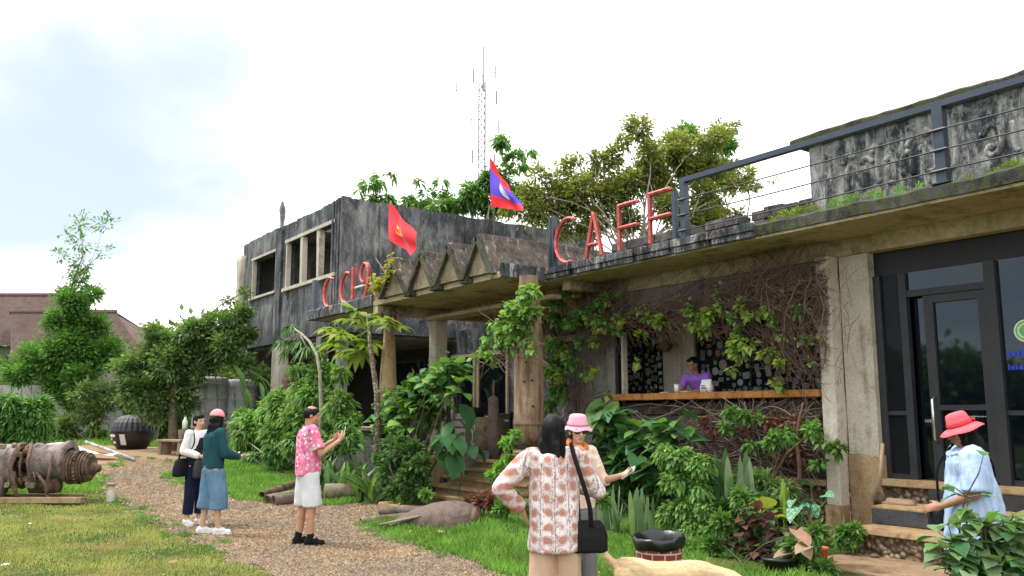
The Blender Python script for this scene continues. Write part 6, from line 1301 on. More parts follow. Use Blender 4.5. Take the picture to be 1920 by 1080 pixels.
def put_leaf(par, kind, m, p, d, L, roll=0, name='leaf', tilt=0):
    key = (kind, m.name)
    if key not in lmm: me = broad_leaf(kind).copy(); me.materials.append(m); lmm[key] = me
    o = bpy.data.objects.new(name, lmm[key]); COL.objects.link(o); o.parent = par; o.location = Vector(p)-off(par)
    d = Vector(d).normalized(); x = d.cross(Vector((0, 0, 1))); x = x.normalized() if x.length > .05 else Vector((1, 0, 0)); z = x.cross(d); M3 = Matrix((x, d, z)).transposed() @ Matrix.Rotation(roll, 3, 'Y')
    o.rotation_euler = M3.to_euler(); o.scale = (L, L, L); return o
def broadplant(name, label, cat, base, blobs, n, L, m, kind='ovate', droop=.3, stemm=None, r0=.012, petiole=.25, upd=.25, mats=None, face_cam=.45):
    base = Vector(base); t = thing(name, label, cat, tuple(base)); q = MB(); wt = np.array([b[1]**2*b[2] for b in blobs]); cnt = (wt/wt.sum()*n).astype(int); cnt = np.maximum(cnt, 1)
    for (c, r, w), k in zip(blobs, cnt):
        c = Vector(c); ns_ = max(1, int(k/9)); hubs = []
        for j in range(ns_):
            h = c+Vector(unit(rng.normal(size=3)))*r*random.uniform(.2, .75); limb(q, base+Vector((random.uniform(-.15, .15), random.uniform(-.1, .1), 0)), h, r0, r0*.4, 6, .07); hubs.append(h)
        for i in range(k):
            h = hubs[i % ns_]; d = Vector(unit(rng.normal(size=3))); d.z = abs(d.z)*.5+upd-droop*.3; d -= VIEW*face_cam; d.normalize(); p = h+d*L*petiole+Vector(rng.normal(size=3))*L*.35; q.tube([h, p], [.004, .003], 4, False)
            dd = Vector((d.x, d.y, d.z-droop*random.uniform(.4, 1.5))); put_leaf(t, kind, random.choice(mats) if mats else m, p, dd, L*random.uniform(.6, 1.2), random.uniform(-.5, .5))
    obj('stems', q, stemm or M['lf_olive'], t); return t
def gz(p): return Vector((p.x, p.y, float(H(p.x, p.y))))

M['lf_mid'] = leafmat('mid_green_leaves', [(.06, .17, .03), (.1, .26, .04), (.16, .34, .06), (.08, .2, .035)], .4)
M['lf_hedgemix'] = leafmat('mixed_bright_leaves', [(.06, .18, .03), (.12, .3, .04), (.2, .4, .07), (.3, .46, .1), (.09, .24, .035)], .4)
# --- distant trees ---
b0 = gz(at(135, 780, 30))
shrub('tall_tree', 'tall pointed tree with feathery green crown and nearly bare top left of the house', 'tree', b0,
      pxblobs([(120, 665, 62), (70, 672, 42), (180, 660, 42), (135, 615, 46), (110, 600, 30), (170, 605, 26), (140, 570, 34), (138, 640, 40), (135, 690, 42), (150, 600, 30), (160, 550, 24, .8), (125, 555, 16, .7), (180, 552, 14, .7), (150, 520, 20, .4), (152, 490, 22, .18), (150, 455, 25, .12), (165, 425, 30, .07), (205, 425, 28, .09), (115, 480, 18, .12), (190, 470, 20, .08), (120, 440, 15, .08), (45, 700, 30), (110, 715, 40), (165, 712, 34), (135, 745, 30, .7)], d=30, jit=.8), 32000, .16, .07, M['lf_mid'], r0=.012, trunk=(tuple(at(155, 480, 30)), .1, .012), droop=.1, sub=18, shell=.35)
shrub('round_tree', 'spreading round tree with dull green crown beside the ruin', 'tree', gz(at(330, 780, 24.5)),
      pxblobs([(405, 610, 36), (445, 590, 26, .8), (365, 625, 34), (320, 640, 32), (290, 625, 22, .8), (285, 665, 36), (250, 690, 32), (330, 680, 42), (385, 665, 36), (430, 650, 32), (455, 630, 26), (270, 730, 34), (320, 735, 36), (350, 720, 25), (455, 680, 24, .7), (480, 700, 22, .6), (290, 760, 34), (260, 745, 26), (340, 755, 30), (310, 700, 36), (370, 700, 24, .7), (425, 560, 12, .3), (465, 550, 14, .3)], d=24.5, jit=.8), 28000, .15, .07, M['lf_olive'], r0=.03, trunk=(tuple(at(350, 640, 24.5)), .15, .06), sub=18, shell=.4)
shrub('feathery_bush', 'bright feathery bush at the left edge behind the engine', 'bush', gz(at(35, 840, 22)),
      pxblobs([(20, 780, 40), (60, 770, 30), (0, 810, 40), (50, 810, 36), (85, 790, 16, .6), (20, 755, 22, .7), (-60, 790, 50)], d=22), 12000, .2, .06, M['lf_mid'], r0=.03, long=True, droop=.25, stems=8, sub=22, shell=.4)
for i, (px, py, bl, m, lb) in enumerate(((175, 800, [(130, 800, 28), (175, 775, 30), (200, 740, 30), (90, 810, 22), (160, 740, 25)], 'lf_hedge', 'dark bush under the tall tree by the boundary wall'),
      (290, 800, [(250, 760, 26), (300, 775, 30), (330, 790, 22), (345, 760, 20)], 'lf_green', 'green bush standing right behind the black ball'), (330, 815, [(300, 815, 18), (330, 812, 20), (345, 800, 14)], 'lf_bright', 'low bright weeds right of the black ball'), (150, 830, [(110, 825, 18), (150, 822, 16), (180, 818, 18), (60, 828, 18)], 'lf_bright', 'low bright weeds left of the black ball'))):
    shrub('bush', lb, 'bush', gz(at(px, py, 28)), pxblobs(bl, d=28.5+.4*i), 3800, .17, .07, M[m], r0=.03, stems=6)
# far tree belt closing the gaps below the horizon
P = []; 
for k in range(60):
    px = -150+k*13; d = random.uniform(36, 52); p = at(px, random.uniform(700, 770), d); P.append((tuple(p), random.uniform(1.2, 2.6), 1))
P2, D2 = cloud(P, 26000, 8); V, Fc = leaves_np(P2, D2, .42, .22); o = npobj('far_bushes', V, Fc, M['lf_hedge'], None, 'stuff'); tag(o, 'far mass of bushes closing the view behind wall and house', 'bushes')
# trees behind the roof
rb = [(1150, 290, 30, .6), (1195, 250, 34, .6), (1215, 295, 34), (1270, 262, 38, .8), (1330, 262, 34, .7), (1365, 238, 18, .35), (1345, 310, 36), (1290, 310, 40), (1240, 345, 42), (1180, 345, 42), (1120, 330, 34, .7), (1085, 300, 20, .4), (1050, 335, 30, .6), (1075, 375, 36), (1010, 330, 24, .5), (1000, 370, 32, .8), (1110, 410, 40), (1180, 405, 40), (1250, 395, 38), (1320, 370, 34), (1375, 350, 24, .5), (1415, 345, 14, .3), (1450, 338, 9, .2), (1050, 420, 36, .7), (1330, 410, 30), (1000, 400, 34), (1040, 370, 34), (1090, 360, 34), (1140, 370, 40), (960, 390, 26, .7), (1220, 320, 40), (1270, 290, 34), (1060, 310, 20, .5), (1120, 300, 24, .5), (1170, 262, 22, .5), (1390, 330, 26, .5), (1290, 420, 36), (1380, 400, 26, .6)]
shrub('autumn_tree', 'big tree with yellowing green leaves rising behind the cafe roof', 'tree', gz(at(1190, 700, 21)), pxblobs(rb, d=21, jit=1.0), 36000, .11, .062, M['lf_autumn'], M['barkpale'], r0=.028, trunk=(tuple(at(1200, 470, 21)), .2, .12), sub=24, shell=.3)
shrub('green_tree', 'dark green tree crown right of the yellowing tree, behind the roof', 'tree', gz(at(1330, 700, 23)), pxblobs([(1290, 265, 32, .8), (1340, 270, 36), (1300, 325, 42), (1350, 330, 34), (1370, 240, 14, .4), (1330, 385, 30), (1400, 350, 20, .4)], d=23, jit=.8), 6500, .13, .07, M['lf_green'], M['bark'], r0=.035, trunk=(tuple(at(1320, 420, 23)), .16, .1))
shrub('broad_leaf_tree', 'loose green tree with drooping leaves behind the flag with the white disc', 'tree', gz(at(930, 700, 25)), pxblobs([(945, 270, 22, .5), (965, 300, 22, .5), (990, 285, 14, .3), (950, 335, 26, .7), (915, 340, 26, .8), (880, 365, 30), (930, 375, 28), (855, 385, 24), (970, 365, 24, .8), (820, 385, 16)], d=25, jit=.7), 4200, .2, .09, M['lf_mid'], M['barkpale'], r0=.03, trunk=(tuple(at(930, 420, 25)), .1, .06), droop=.5, sub=7)
shrub('thin_tree', 'thin tree with hanging leaf tufts showing over the ruin roof', 'tree', gz(at(760, 700, 27)), pxblobs([(690, 345, 16, .6), (715, 335, 13, .5), (740, 326, 9, .4), (675, 352, 9, .3), (785, 343, 10, .5), (827, 340, 9, .6), (828, 360, 10, .6), (800, 368, 14, .6), (720, 372, 18), (760, 378, 18), (790, 382, 16), (840, 375, 15), (695, 372, 12)], d=27, jit=.5), 1300, .26, .09, M['lf_mid'], M['barkpale'], r0=.02, trunk=(tuple(at(760, 420, 27)), .08, .05), droop=.7, sub=5)
# tree line across the yard behind the viewer (mirrored in the glass)
for i, (x, y, h, r) in enumerate(((-34, -24, 4.0, 3.0), (-27, -27, 4.6, 3.2), (-20, -25, 3.4, 2.8), (-14, -28, 5.4, 3.4), (-7, -25, 4.0, 3.0), (1, -26, 3.4, 3.2), (9, -25, 3.0, 3.0), (-42, -22, 3.5, 3.4))):
    bl = [((x+random.uniform(-1, 1)*r*1.5, y+random.uniform(-1, 1)*1.5, random.uniform(.5, h)), r*random.uniform(.4, .6), 1) for k in range(16)]
    shrub('yard_tree', ('first', 'second', 'third', 'fourth', 'fifth', 'sixth', 'seventh', 'eighth')[i]+' of the dark bushy trees lined across the yard opposite the cafe front', 'tree', (x, y, 0), bl, 5200, .5, .3, M['lf_hedge'], r0=.06, trunk=((x, y, h*.6), .2, .1), group='trees across the yard opposite the cafe')

# --- plants in front of the ruin ---
G7 = lambda px, Y: Vector((onY(px, 800, Y).x, Y, float(H(onY(px, 800, Y).x, Y))))
shrub('leafy_hedge', 'dense bright green hedge shrub in front of the ruin columns', 'shrub', G7(540, 7.6), pxblobs([(470, 800, 34), (500, 770, 28), (530, 760, 32), (565, 730, 30), (600, 700, 26), (600, 745, 34), (640, 760, 28), (570, 790, 36), (520, 815, 34), (460, 835, 26), (620, 800, 30), (590, 660, 16, .5), (640, 700, 16, .6), (655, 790, 20), (450, 780, 18), (550, 690, 14, .6)], Y=7.6, jit=.6), 20000, .14, .055, M['lf_hedgemix'], M['barkpale'], r0=.025, stems=14, long=True, droop=.3)
shrub('under_shrub', 'darker shrub at the foot of the hedge left of the porch', 'shrub', G7(600, 7.2), pxblobs([(560, 830, 24), (610, 830, 26), (650, 820, 24), (520, 850, 20), (470, 858, 14)], Y=7.3), 5200, .14, .06, M['lf_green'], stems=8, long=True, droop=.35)
t = broadplant('banana_plant', 'two upright broad banana leaves beside the right tank', 'plant', G7(490, 8.2), pxblobs([(487, 750, 14), (500, 745, 14)], Y=8.2), 7, .85, M['lf_green'], 'blade', .05, petiole=.1, upd=1.6, face_cam=.1)
# arching pale stem with tufts
base = G7(600, 7.3); t = thing('arching_tree', 'small tree with pale arching stem and drooping tufts before the ruin', 'tree', tuple(base)); pts = [base]+[onY(a, b, 7.3) for a, b in ((602, 760), (600, 700), (594, 665), (580, 640), (563, 624), (548, 615))]
obj('trunk', MB().tube(pts, [.05, .045, .04, .036, .03, .026, .02], 8), M['barkpale'], t, True)
for c in ((548, 612), (530, 640), (566, 640), (540, 655), (575, 655)):
    cc = onY(*c, 7.3); obj('branch', MB().tube([pts[-2], cc], [.02, .012], 6), M['barkpale'], t, True)
    nn = 42; D = unit(rng.normal(size=(nn, 3))); D[:, 2] = np.abs(D[:, 2])*.5-.1; V, Fc = leaves_np(np.tile(np.array(cc), (nn, 1)), D, .4*rng.uniform(.6, 1.1, nn), .05, .1, .55, True); npobj('leaf_tuft', V, Fc, M['lf_dark'], t, 'stuff')
# papaya with speckled trunk
base = onY(712, 790, 7.3); base = Vector((base.x, 7.3, .7)); t = thing('papaya_tree', 'slender papaya tree with speckled stem and lime green leaves at the canopy corner', 'tree', tuple(base)); g = NG('speckled_bark'); vv = g.vor(22); pap = g.done(g.mix(g.mapr(vv, .2, .45), (.45, .42, .36, 1), (.13, .1, .07, 1)), .9)
pts = [base]+[onY(a, b, 7.3) for a, b in ((707, 740), (700, 690), (694, 645), (692, 618))]; obj('trunk', MB().tube(pts, [.06, .055, .05, .045, .03], 9), pap, t, True)
for i, (a, b) in enumerate(((630, 640), (650, 655), (625, 615), (655, 600), (690, 595), (720, 600), (675, 660), (640, 625), (700, 608), (665, 585), (735, 610), (690, 640))):
    c = onY(a, b, 7.3+random.uniform(-.35, .3)); q = MB(); limb(q, pts[-1], c, .012, .007, 5, .08); f = obj('frond', q, M['lf_lime'], t)
    for k in range(9):
        ang = -1.9+3.8*k/8; o0 = (c-pts[-1]).normalized(); r_ = V3(-o0.y, o0.x, 0).normalized(); d = o0*math.cos(ang)+r_*math.sin(ang)+V3(0, 0, -.25+.2*random.random()); put_leaf(t, 'lance', M['lf_lime'], c, d, random.uniform(.34, .5), random.uniform(-.3, .3))
# yellow fern on the canopy corner
base = onY(722, 555, 7.85); t = thing('canopy_fern', 'yellow green fern growing on the canopy corner beside the red characters', 'fern', (base.x, 7.85, 3.95)); q = MB()
for (a, b) in ((700, 520), (705, 535), (712, 545), (698, 548), (742, 485), (735, 500), (728, 520), (745, 505), (715, 530), (722, 540), (736, 478), (707, 525)):
    c = onY(a, b, 7.6+random.uniform(-.15, .2)); s0 = Vector((base.x+random.uniform(-.15, .35), 7.8, 3.95)); pts = [s0.lerp(c, u)+V3(0, -.05*math.sin(u*3), .12*math.sin(u*3.14)) for u in np.linspace(0, 1, 8)]; q.tube(pts, .006, 4)
    for p_ in pts[2:]:
        for sd in (-1, 1): V_ = np.array([p_]*2); put_leaf(t, 'lance', M['lf_yellow'], p_, V3(sd*.9, random.uniform(-.5, .2), random.uniform(-.4, .5)), random.uniform(.14, .24))
for a, b in (((705, 485), (735, 530)), ((712, 495), (742, 545)), ((700, 560), (712, 548))): q.tube([onY(*a, 7.7), onY(*b, 7.8)], .012, 5)
obj('stems', q, M['twigpale'], t)
# shrub right of the porch corner, with big leaves
broadplant('large_leaf_shrub', 'large leaved green shrub between the bomb column and the porch stairs', 'shrub', G7(760, 7.55), pxblobs([(830, 700, 26), (800, 715, 26), (850, 690, 18), (760, 745, 26), (790, 760, 26), (740, 780, 24), (830, 745, 22), (720, 800, 20), (770, 790, 22), (860, 720, 14), (715, 770, 16), (750, 815, 20)], Y=7.5), 290, .24, M['lf_green'], 'ovate', .5, M['bark'], .016, mats=[M['lf_green'], M['lf_bright'], M['lf_green'], M['lf_deep']])
shrub('inner_shrub', 'small leaved filling of the large shrub before the porch', 'shrub', G7(780, 7.7), pxblobs([(830, 710, 28), (790, 740, 36), (750, 780, 34), (800, 780, 28), (730, 810, 24), (845, 700, 20)], Y=7.75), 4200, .15, .08, M['lf_green'], stems=8)
shrub('column_shrub', 'upright leafy shrub with small leaves beside the porch stairs', 'shrub', G7(765, 6.95), pxblobs([(740, 840, 26), (770, 850, 26), (735, 880, 26), (775, 890, 26), (750, 915, 24), (720, 860, 16), (790, 870, 16), (775, 925, 20), (790, 910, 14), (725, 915, 16)], Y=7.0), 6500, .10, .045, M['lf_dark'], stems=9)
broadplant('drooping_leaf_plant', 'plant with very large hanging leaves left of the stair head', 'plant', G7(850, 7.75), pxblobs([(840, 815, 22), (850, 835, 16)], Y=7.6), 22, .42, M['lf_deep'], 'ovate', 1.3, petiole=.3, upd=.1)
def spears(name, label, base_pts, n, L, m, kind='spear', spread=.25, cat='plant', wide=1.0, mats=None):
    b0 = Vector(base_pts[0]); t = thing(name, label, cat, tuple(b0))
    for i in range(n):
        b_ = Vector(random.choice(base_pts)); p = b_+V3(random.uniform(-.1, .1), random.uniform(-.1, .1), 0); p.z = float(H(p.x, p.y)) if p.z < .5 else p.z; d = V3(random.uniform(-spread, spread), random.uniform(-spread, spread), 1); o = put_leaf(t, kind, random.choice(mats) if mats else m, p, d, L*random.uniform(.6, 1.15), random.uniform(-1.2, 1.2)); o.scale = (L*wide*random.uniform(.8, 1.2), o.scale[1], o.scale[2])
    return t
spears('strap_leaf_clump', 'clump of arching strap leaves under the hedge behind the casings', [G7(a, 7.0) for a in (600, 625, 650, 680, 705)], 90, .75, M['lf_dark'], 'blade', .6, wide=.7, mats=[M['lf_dark'], M['lf_green'], M['lf_spear']])
spears('strap_leaf_clump', 'short upright grassy spears just behind the long metal casing', [onG(a, 905) for a in (600, 620, 640, 660, 690, 720)], 80, .42, M['lf_spear'], 'spear', .35, mats=[M['lf_spear'], M['lf_green']])
broadplant('broad_leaf_plant', 'dark broad leaved plant under the ledge right of the hedge', 'plant', G7(670, 7.5), pxblobs([(660, 830, 20), (690, 845, 18), (640, 845, 14)], Y=7.5), 40, .36, M['lf_dark'], 'blade', .6, upd=.6)
shrub('red_leaf_plant', 'low red leaved plant at the right foot of the porch stairs', 'plant', G7(905, 6.9), pxblobs([(905, 935, 15), (925, 942, 12), (885, 942, 10)], Y=6.9), 900, .09, .04, M['lf_red'], stems=5, r0=.008)
shrub('small_bush', 'small light green bush half way up the porch stairs', 'bush', onY(925, 900, 7.6), pxblobs([(940, 880, 12), (925, 890, 10), (952, 830, 10), (965, 815, 8), (950, 862, 8)], Y=7.5), 700, .09, .05, M['lf_bright'], stems=5, r0=.008)
shrub('ground_greens', 'low green weeds along the porch wall beside the stairs', 'weeds', G7(950, 7.1), pxblobs([(760, 935, 12), (800, 925, 10), (940, 950, 14), (960, 930, 14), (990, 955, 14), (1130, 940, 10)], Y=6.9), 2200, .08, .035, M['lf_green'], stems=0)

# --- vines ---
def twigs(par, m, regions, n, Y, length=1.2, r=.007, turn=.5, name='twigs', dirb=(1, 0), depth=.12):
    q = MB()
    for i in range(n):
        x0, y0, x1, y1 = random.choice(regions); p = onY(random.uniform(x0, x1), random.uniform(y0, y1), Y); p.y += random.uniform(-depth, depth*.3); a = random.uniform(0, 6.28) if random.random() < .5 else math.atan2(dirb[1], dirb[0])+random.uniform(-.6, .6)
        st = .07; k = int(length*random.uniform(.5, 1.4)/st); P = [p.copy()]; A_, B_ = onY(x0-22, y0-22, Y), onY(x1+22, y1+22, Y); cu = random.uniform(-.15, .15)
        for j in range(k):
            a += cu+random.uniform(-turn, turn)*.5; cu = cu*.9+random.uniform(-.04, .04); p = p+V3(math.cos(a)*st, random.uniform(-.012, .012), math.sin(a)*st*.8)
            if not (A_.x < p.x < B_.x and min(A_.z, B_.z)-.05 < p.z < max(A_.z, B_.z)+.05): break
            P.append(p.copy())
        if len(P) < 4: continue
        rr = r*random.uniform(.5, 1.5); q.tube(P, [rr*(1-.5*j/len(P)) for j in range(len(P))], 4, False)
    return obj(name, q, m, par, kind='stuff')
def leafclusters(par, blobs, n, L, W, m, droop=.3, name='leaves', sub=7):
    P, D = cloud(blobs, n, sub); D = D+np.array([0, 0, -.15])-np.array(VIEW)*.3; Ls = L*rng.uniform(.6, 1.25, len(P)); V, Fc = leaves_np(P, D, Ls, Ls*W/L, .15, droop); return npobj(name, V, Fc, m, par, 'stuff')
t = thing('bomb_vine', 'bright leafy vine climbing over the hanging bomb casing', 'vine', tuple(onY(1010, 840, 7.5)))
twigs(t, M['twig'], [(930, 560, 1010, 680), (900, 640, 960, 680), (960, 600, 1010, 660)], 60, 7.4, .9, .007)
leafclusters(t, pxblobs([(985, 552, 18), (970, 575, 20), (995, 580, 16), (975, 610, 20), (950, 625, 16), (985, 630, 14), (945, 600, 12, .7), (925, 605, 9, .6), (960, 645, 12, .8), (905, 655, 10, .7), (925, 668, 9, .7), (935, 640, 9, .6), (1000, 545, 10, .7), (915, 632, 7, .6), (890, 670, 7, .5), (1000, 655, 8, .6), (985, 590, 16)], Y=7.35), 1400, .105, .085, M['lf_hedgemix'])
t = thing('wall_vine', 'tangled vine covering the wall between the porch and the serving hatch', 'vine', tuple(G7(1080, 9.45)))
twigs(t, M['twig'], [(1020, 560, 1140, 700), (1040, 700, 1110, 800), (1100, 560, 1160, 640)], 330, 9.5, 1.3, .007, dirb=(0, 1), name='dry_twigs')
leafclusters(t, pxblobs([(1040, 600, 16, .7), (1075, 600, 16, .7), (1045, 650, 18, .8), (1035, 690, 18, .9), (1050, 730, 16, .8), (1095, 580, 14, .7), (1120, 570, 12, .7), (1090, 640, 12, .5), (1070, 680, 14, .6), (1130, 600, 10, .6), (1025, 760, 12, .6), (1045, 570, 14, .6), (1060, 540, 14, .6), (1100, 700, 10, .3), (1150, 620, 10, .5)], Y=9.25), 1900, .1, .085, M['lf_green'])
leafclusters(t, pxblobs([(1050, 655, 14, .6), (1040, 700, 14, .6), (1110, 600, 10, .5), (1025, 640, 8), (1115, 690, 8, .4), (1135, 740, 7, .4)], Y=9.15), 400, .1, .09, M['lf_lime'])
t = thing('hatch_vine', 'dry brown vine tangle hanging over the serving hatch with lime leaf sprays', 'vine', tuple(G7(1500, 9.4)))
twigs(t, M['twig'], [(1130, 560, 1540, 600), (1150, 580, 1330, 610), (1320, 520, 1540, 590), (1400, 520, 1540, 580), (1240, 560, 1420, 600)], 600, 9.42, 1.5, .0055, .35, 'dry_twigs')
twigs(t, M['twig'], [(1450, 540, 1545, 730), (1470, 580, 1545, 700), (1430, 640, 1520, 690)], 300, 9.4, 1.0, .005, .5, 'dry_twigs', (0, 1))
twigs(t, M['twigpale'], [(1340, 530, 1560, 600), (1440, 520, 1590, 640), (1540, 540, 1600, 700)], 50, 9.38, 1.2, .0045, .4, 'pale_twigs', (0, 1))
leafclusters(t, pxblobs([(1125, 610, 12, .6), (1155, 600, 10, .5), (1215, 600, 10, .6), (1235, 605, 12, .7), (1200, 630, 9, .5), (1300, 600, 12, .7), (1325, 590, 14, .8), (1325, 615, 11, .8), (1345, 570, 10, .5), (1390, 570, 12, .5), (1410, 590, 10, .5), (1440, 580, 9, .5), (1385, 655, 14, .9), (1400, 645, 12, .8), (1375, 640, 10), (1440, 660, 10, .6), (1465, 675, 9, .5), (1285, 610, 8, .5), (1370, 690, 8, .4), (1190, 680, 8, .6), (1455, 720, 12, .5), (1115, 640, 8)], Y=9.25), 800, .10, .085, M['lf_lime'])
leafclusters(t, pxblobs([(1350, 580, 16, .5), (1430, 590, 14, .5), (1250, 600, 16, .5), (1180, 600, 14, .5), (1400, 665, 12, .4), (1540, 620, 12, .3), (1430, 570, 10, .4), (1200, 580, 20, .5), (1280, 570, 20, .4), (1480, 560, 26, .4), (1500, 640, 24, .4), (1470, 620, 22, .4), (1150, 560, 20, .5), (1350, 550, 18, .4)], Y=9.3), 420, .07, .055, M['lf_autumn'])
leafclusters(t, pxblobs([(1140, 560, 18, .5), (1230, 590, 18, .4), (1380, 600, 22, .4), (1450, 600, 22, .4), (1500, 580, 22, .3), (1520, 680, 16, .3), (1300, 580, 16, .4)], Y=9.28), 260, .07, .055, M['lf_green'])
t = thing('plinth_vine', 'pale dry vine stems sprawling on the blocks below the counter', 'vine', tuple(G7(1480, 9.35)))
twigs(t, M['twigpale'], [(1190, 765, 1420, 820), (1300, 780, 1530, 880), (1400, 760, 1530, 860)], 110, 9.5, 1.5, .007, .35, 'pale_twigs')
twigs(t, M['twig'], [(1190, 760, 1530, 890), (1300, 800, 1530, 890), (1420, 760, 1540, 880)], 300, 9.55, 1.2, .007, .4, 'dry_twigs')
q = MB(); P = [onY(a, b, 9.2) for a, b in ((1497, 945), (1500, 880), (1494, 830), (1498, 790), (1506, 755))]; q.tube(P, [.03, .026, .022, .018, .012], 8); obj('main_stem', q, M['twig'], t, True)
leafclusters(t, pxblobs([(1370, 770, 12, .6), (1365, 800, 12, .5), (1395, 775, 10, .5), (1455, 820, 14, .6), (1480, 810, 12, .5), (1520, 805, 14, .5), (1545, 830, 10, .5), (1570, 840, 10, .8), (1535, 870, 9, .5), (1420, 790, 14, .3), (1405, 830, 10, .4)], Y=9.25), 900, .11, .05, M['lf_green'])
leafclusters(t, pxblobs([(1440, 785, 18, .3), (1480, 790, 16, .3), (1400, 800, 12, .3), (1330, 800, 20, .3), (1500, 850, 18, .3)], Y=9.3), 320, .09, .05, M['lf_red'])
# weeds on the roof edge
def tuft(blobs_px, Y, n, L, m, label):
    b_ = pxblobs(blobs_px, Y=Y, jit=.3); t = thing('roof_weeds', label, 'weeds', (b_[0][0][0], Y, ZR)); P, D = cloud(b_, n, 8); P[:, 2] = np.maximum(P[:, 2]-.06, ZR+.0); D = D*.6+np.array([0, 0, 1.1]); V, Fc = leaves_np(P, D, L*rng.uniform(.5, 1.2, len(P)), .012, .1, .35, True); npobj('blades', V, Fc, m, t, 'stuff')
tuft([(1475, 398, 12), (1495, 392, 14), (1520, 385, 12), (1455, 405, 8)], 8.95, 300, .16, M['lf_lime'], 'green weeds on the roof edge left of the lettered parapet')
tuft([(1570, 372, 14), (1600, 368, 12), (1640, 360, 14), (1690, 352, 12), (1720, 345, 10), (1560, 380, 10)], 9.2, 420, .15, M['lf_bright'], 'weeds on the roof edge below the raised lettering')
tuft([(1820, 335, 14), (1870, 320, 16), (1900, 312, 14), (1910, 300, 12)], 9.1, 450, .18, M['lf_lime'], 'weeds on the roof edge at the right, beyond the railing post')

# --- flower bed under the hatch ---
broadplant('hydrangea_bush', 'big bush with broad dark green leaves left below the counter', 'bush', G7(1190, 8.9), pxblobs([(1120, 800, 26), (1150, 785, 22), (1160, 820, 28), (1130, 840, 26), (1180, 850, 30), (1215, 840, 28), (1110, 870, 20), (1250, 820, 20), (1230, 870, 26), (1170, 880, 26), (1275, 800, 16), (1200, 800, 16)], Y=8.8), 280, .29, M['lf_deep'], 'heart', .6, M['lf_dark'], .014, mats=[M['lf_deep'], M['lf_deep'], M['lf_green']])
shrub('filler_shrub', 'dense dark foliage low inside the bed behind the waste bin', 'shrub', G7(1200, 8.7), pxblobs([(1170, 870, 30), (1220, 880, 30), (1190, 920, 30), (1240, 915, 26), (1150, 910, 24), (1265, 860, 22), (1280, 900, 22)], Y=8.75), 5000, .12, .06, M['lf_dark'], stems=6)
shrub('bright_shrub', 'upright bright green shrub right of the waste bin', 'shrub', G7(1290, 8.0), pxblobs([(1250, 850, 16), (1280, 860, 20), (1310, 870, 20), (1270, 900, 24), (1310, 910, 24), (1290, 950, 28), (1325, 950, 20), (1255, 960, 20), (1300, 990, 26), (1270, 1010, 22), (1330, 1000, 18), (1330, 870, 12, .7)], Y=8.0), 8500, .085, .05, M['lf_hedgemix'], stems=10, long=True, droop=.3)
spears('snake_plant', 'pale snake plant spears behind the black waste bin', [onZ(a, b, .1) for a, b in ((1160, 1010), (1190, 1012), (1220, 1015), (1140, 1005), (1240, 1020))], 26, .55, M['lf_spear'], 'spear', .16, wide=1.3, mats=[M['lf_spear'], M['lf_grey']])
spears('snake_plant', 'tall snake plant spears between the bright shrub and purple plants', [G7(a, 8.3) for a in (1350, 1365, 1380, 1395)], 26, .95, M['lf_spear'], 'spear', .12, wide=1.1, mats=[M['lf_spear'], M['lf_dark']])
spears('snake_plant', 'single yellow edged spears left of the spotted broad leaf', [G7(a, 7.9) for a in (1440, 1452)], 4, .75, M['lf_lime'], 'spear', .08, wide=1.3)
shrub('grassy_clump', 'fine grassy clump at the foot of the plinth wall', 'plant', G7(1400, 8.6), pxblobs([(1400, 900, 22), (1440, 905, 22), (1380, 930, 20), (1420, 930, 22), (1470, 920, 14)], Y=8.6), 2600, .2, .025, M['lf_olive'], stems=0, long=True, droop=.3, up=.8)
broadplant('purple_croton', 'purple and green leaved plant in the middle of the bed', 'plant', G7(1420, 7.5), pxblobs([(1400, 985, 22), (1440, 975, 22), (1380, 1010, 18), (1420, 1015, 24), (1465, 1000, 16), (1390, 950, 12), (1430, 1040, 20), (1380, 1045, 16)], Y=7.5), 220, .13, M['lf_purple'], 'ovate', .5, M['bark'], .008, mats=[M['lf_purple'], M['lf_purple'], M['lf_red'], M['lf_olive'], M['lf_grey']])
shrub('bed_greens', 'mixed low green plants along the front of the bed', 'plants', G7(1400, 7.1), pxblobs([(1300, 1040, 24), (1340, 1030, 22), (1370, 1060, 24), (1410, 1075, 22), (1470, 1045, 20), (1500, 1020, 22), (1530, 1000, 16), (1500, 1060, 22), (1450, 1085, 20), (1345, 1070, 24), (1300, 1070, 22), (1540, 1070, 16), (1390, 930, 14), (1360, 980, 18)], Y=7.3), 6500, .09, .04, M['lf_green'], stems=8, r0=.008)
shrub('bed_greens', 'darker low plants behind the purple croton', 'plants', G7(1400, 7.9), pxblobs([(1350, 960, 22), (1400, 940, 20), (1440, 945, 18), (1480, 970, 18), (1370, 1000, 22)], Y=8.0), 3000, .1, .05, M['lf_dark'], stems=5, r0=.008)
broadplant('spotted_plant', 'plant with yellow spotted broad leaves beside the tall spears', 'plant', G7(1425, 7.8), pxblobs([(1410, 945, 12), (1425, 965, 10), (1440, 955, 8)], Y=7.6), 12, .22, M['lf_lime'], 'ovate', .5)
cal = NG('green_and_white_leaf'); cd = cal.noise(14, det=4); cm = cal.done(cal.mix(cal.mapr(cd, .56, .6, 0, .9), (.03, .17, .07, 1), (.6, .66, .55, 1)), .5)
broadplant('caladium', 'caladium with large dark green white edged leaves on tall stalks', 'plant', G7(1500, 7.6), pxblobs([(1500, 950, 8), (1520, 935, 10), (1545, 938, 8), (1510, 960, 8)], Y=7.5), 9, .19, cm, 'heart', .5, petiole=.2)
pinkleaf = leafmat('pink_cream_leaf', [(.45, .22, .16), (.5, .42, .22), (.3, .14, .12)], .3)
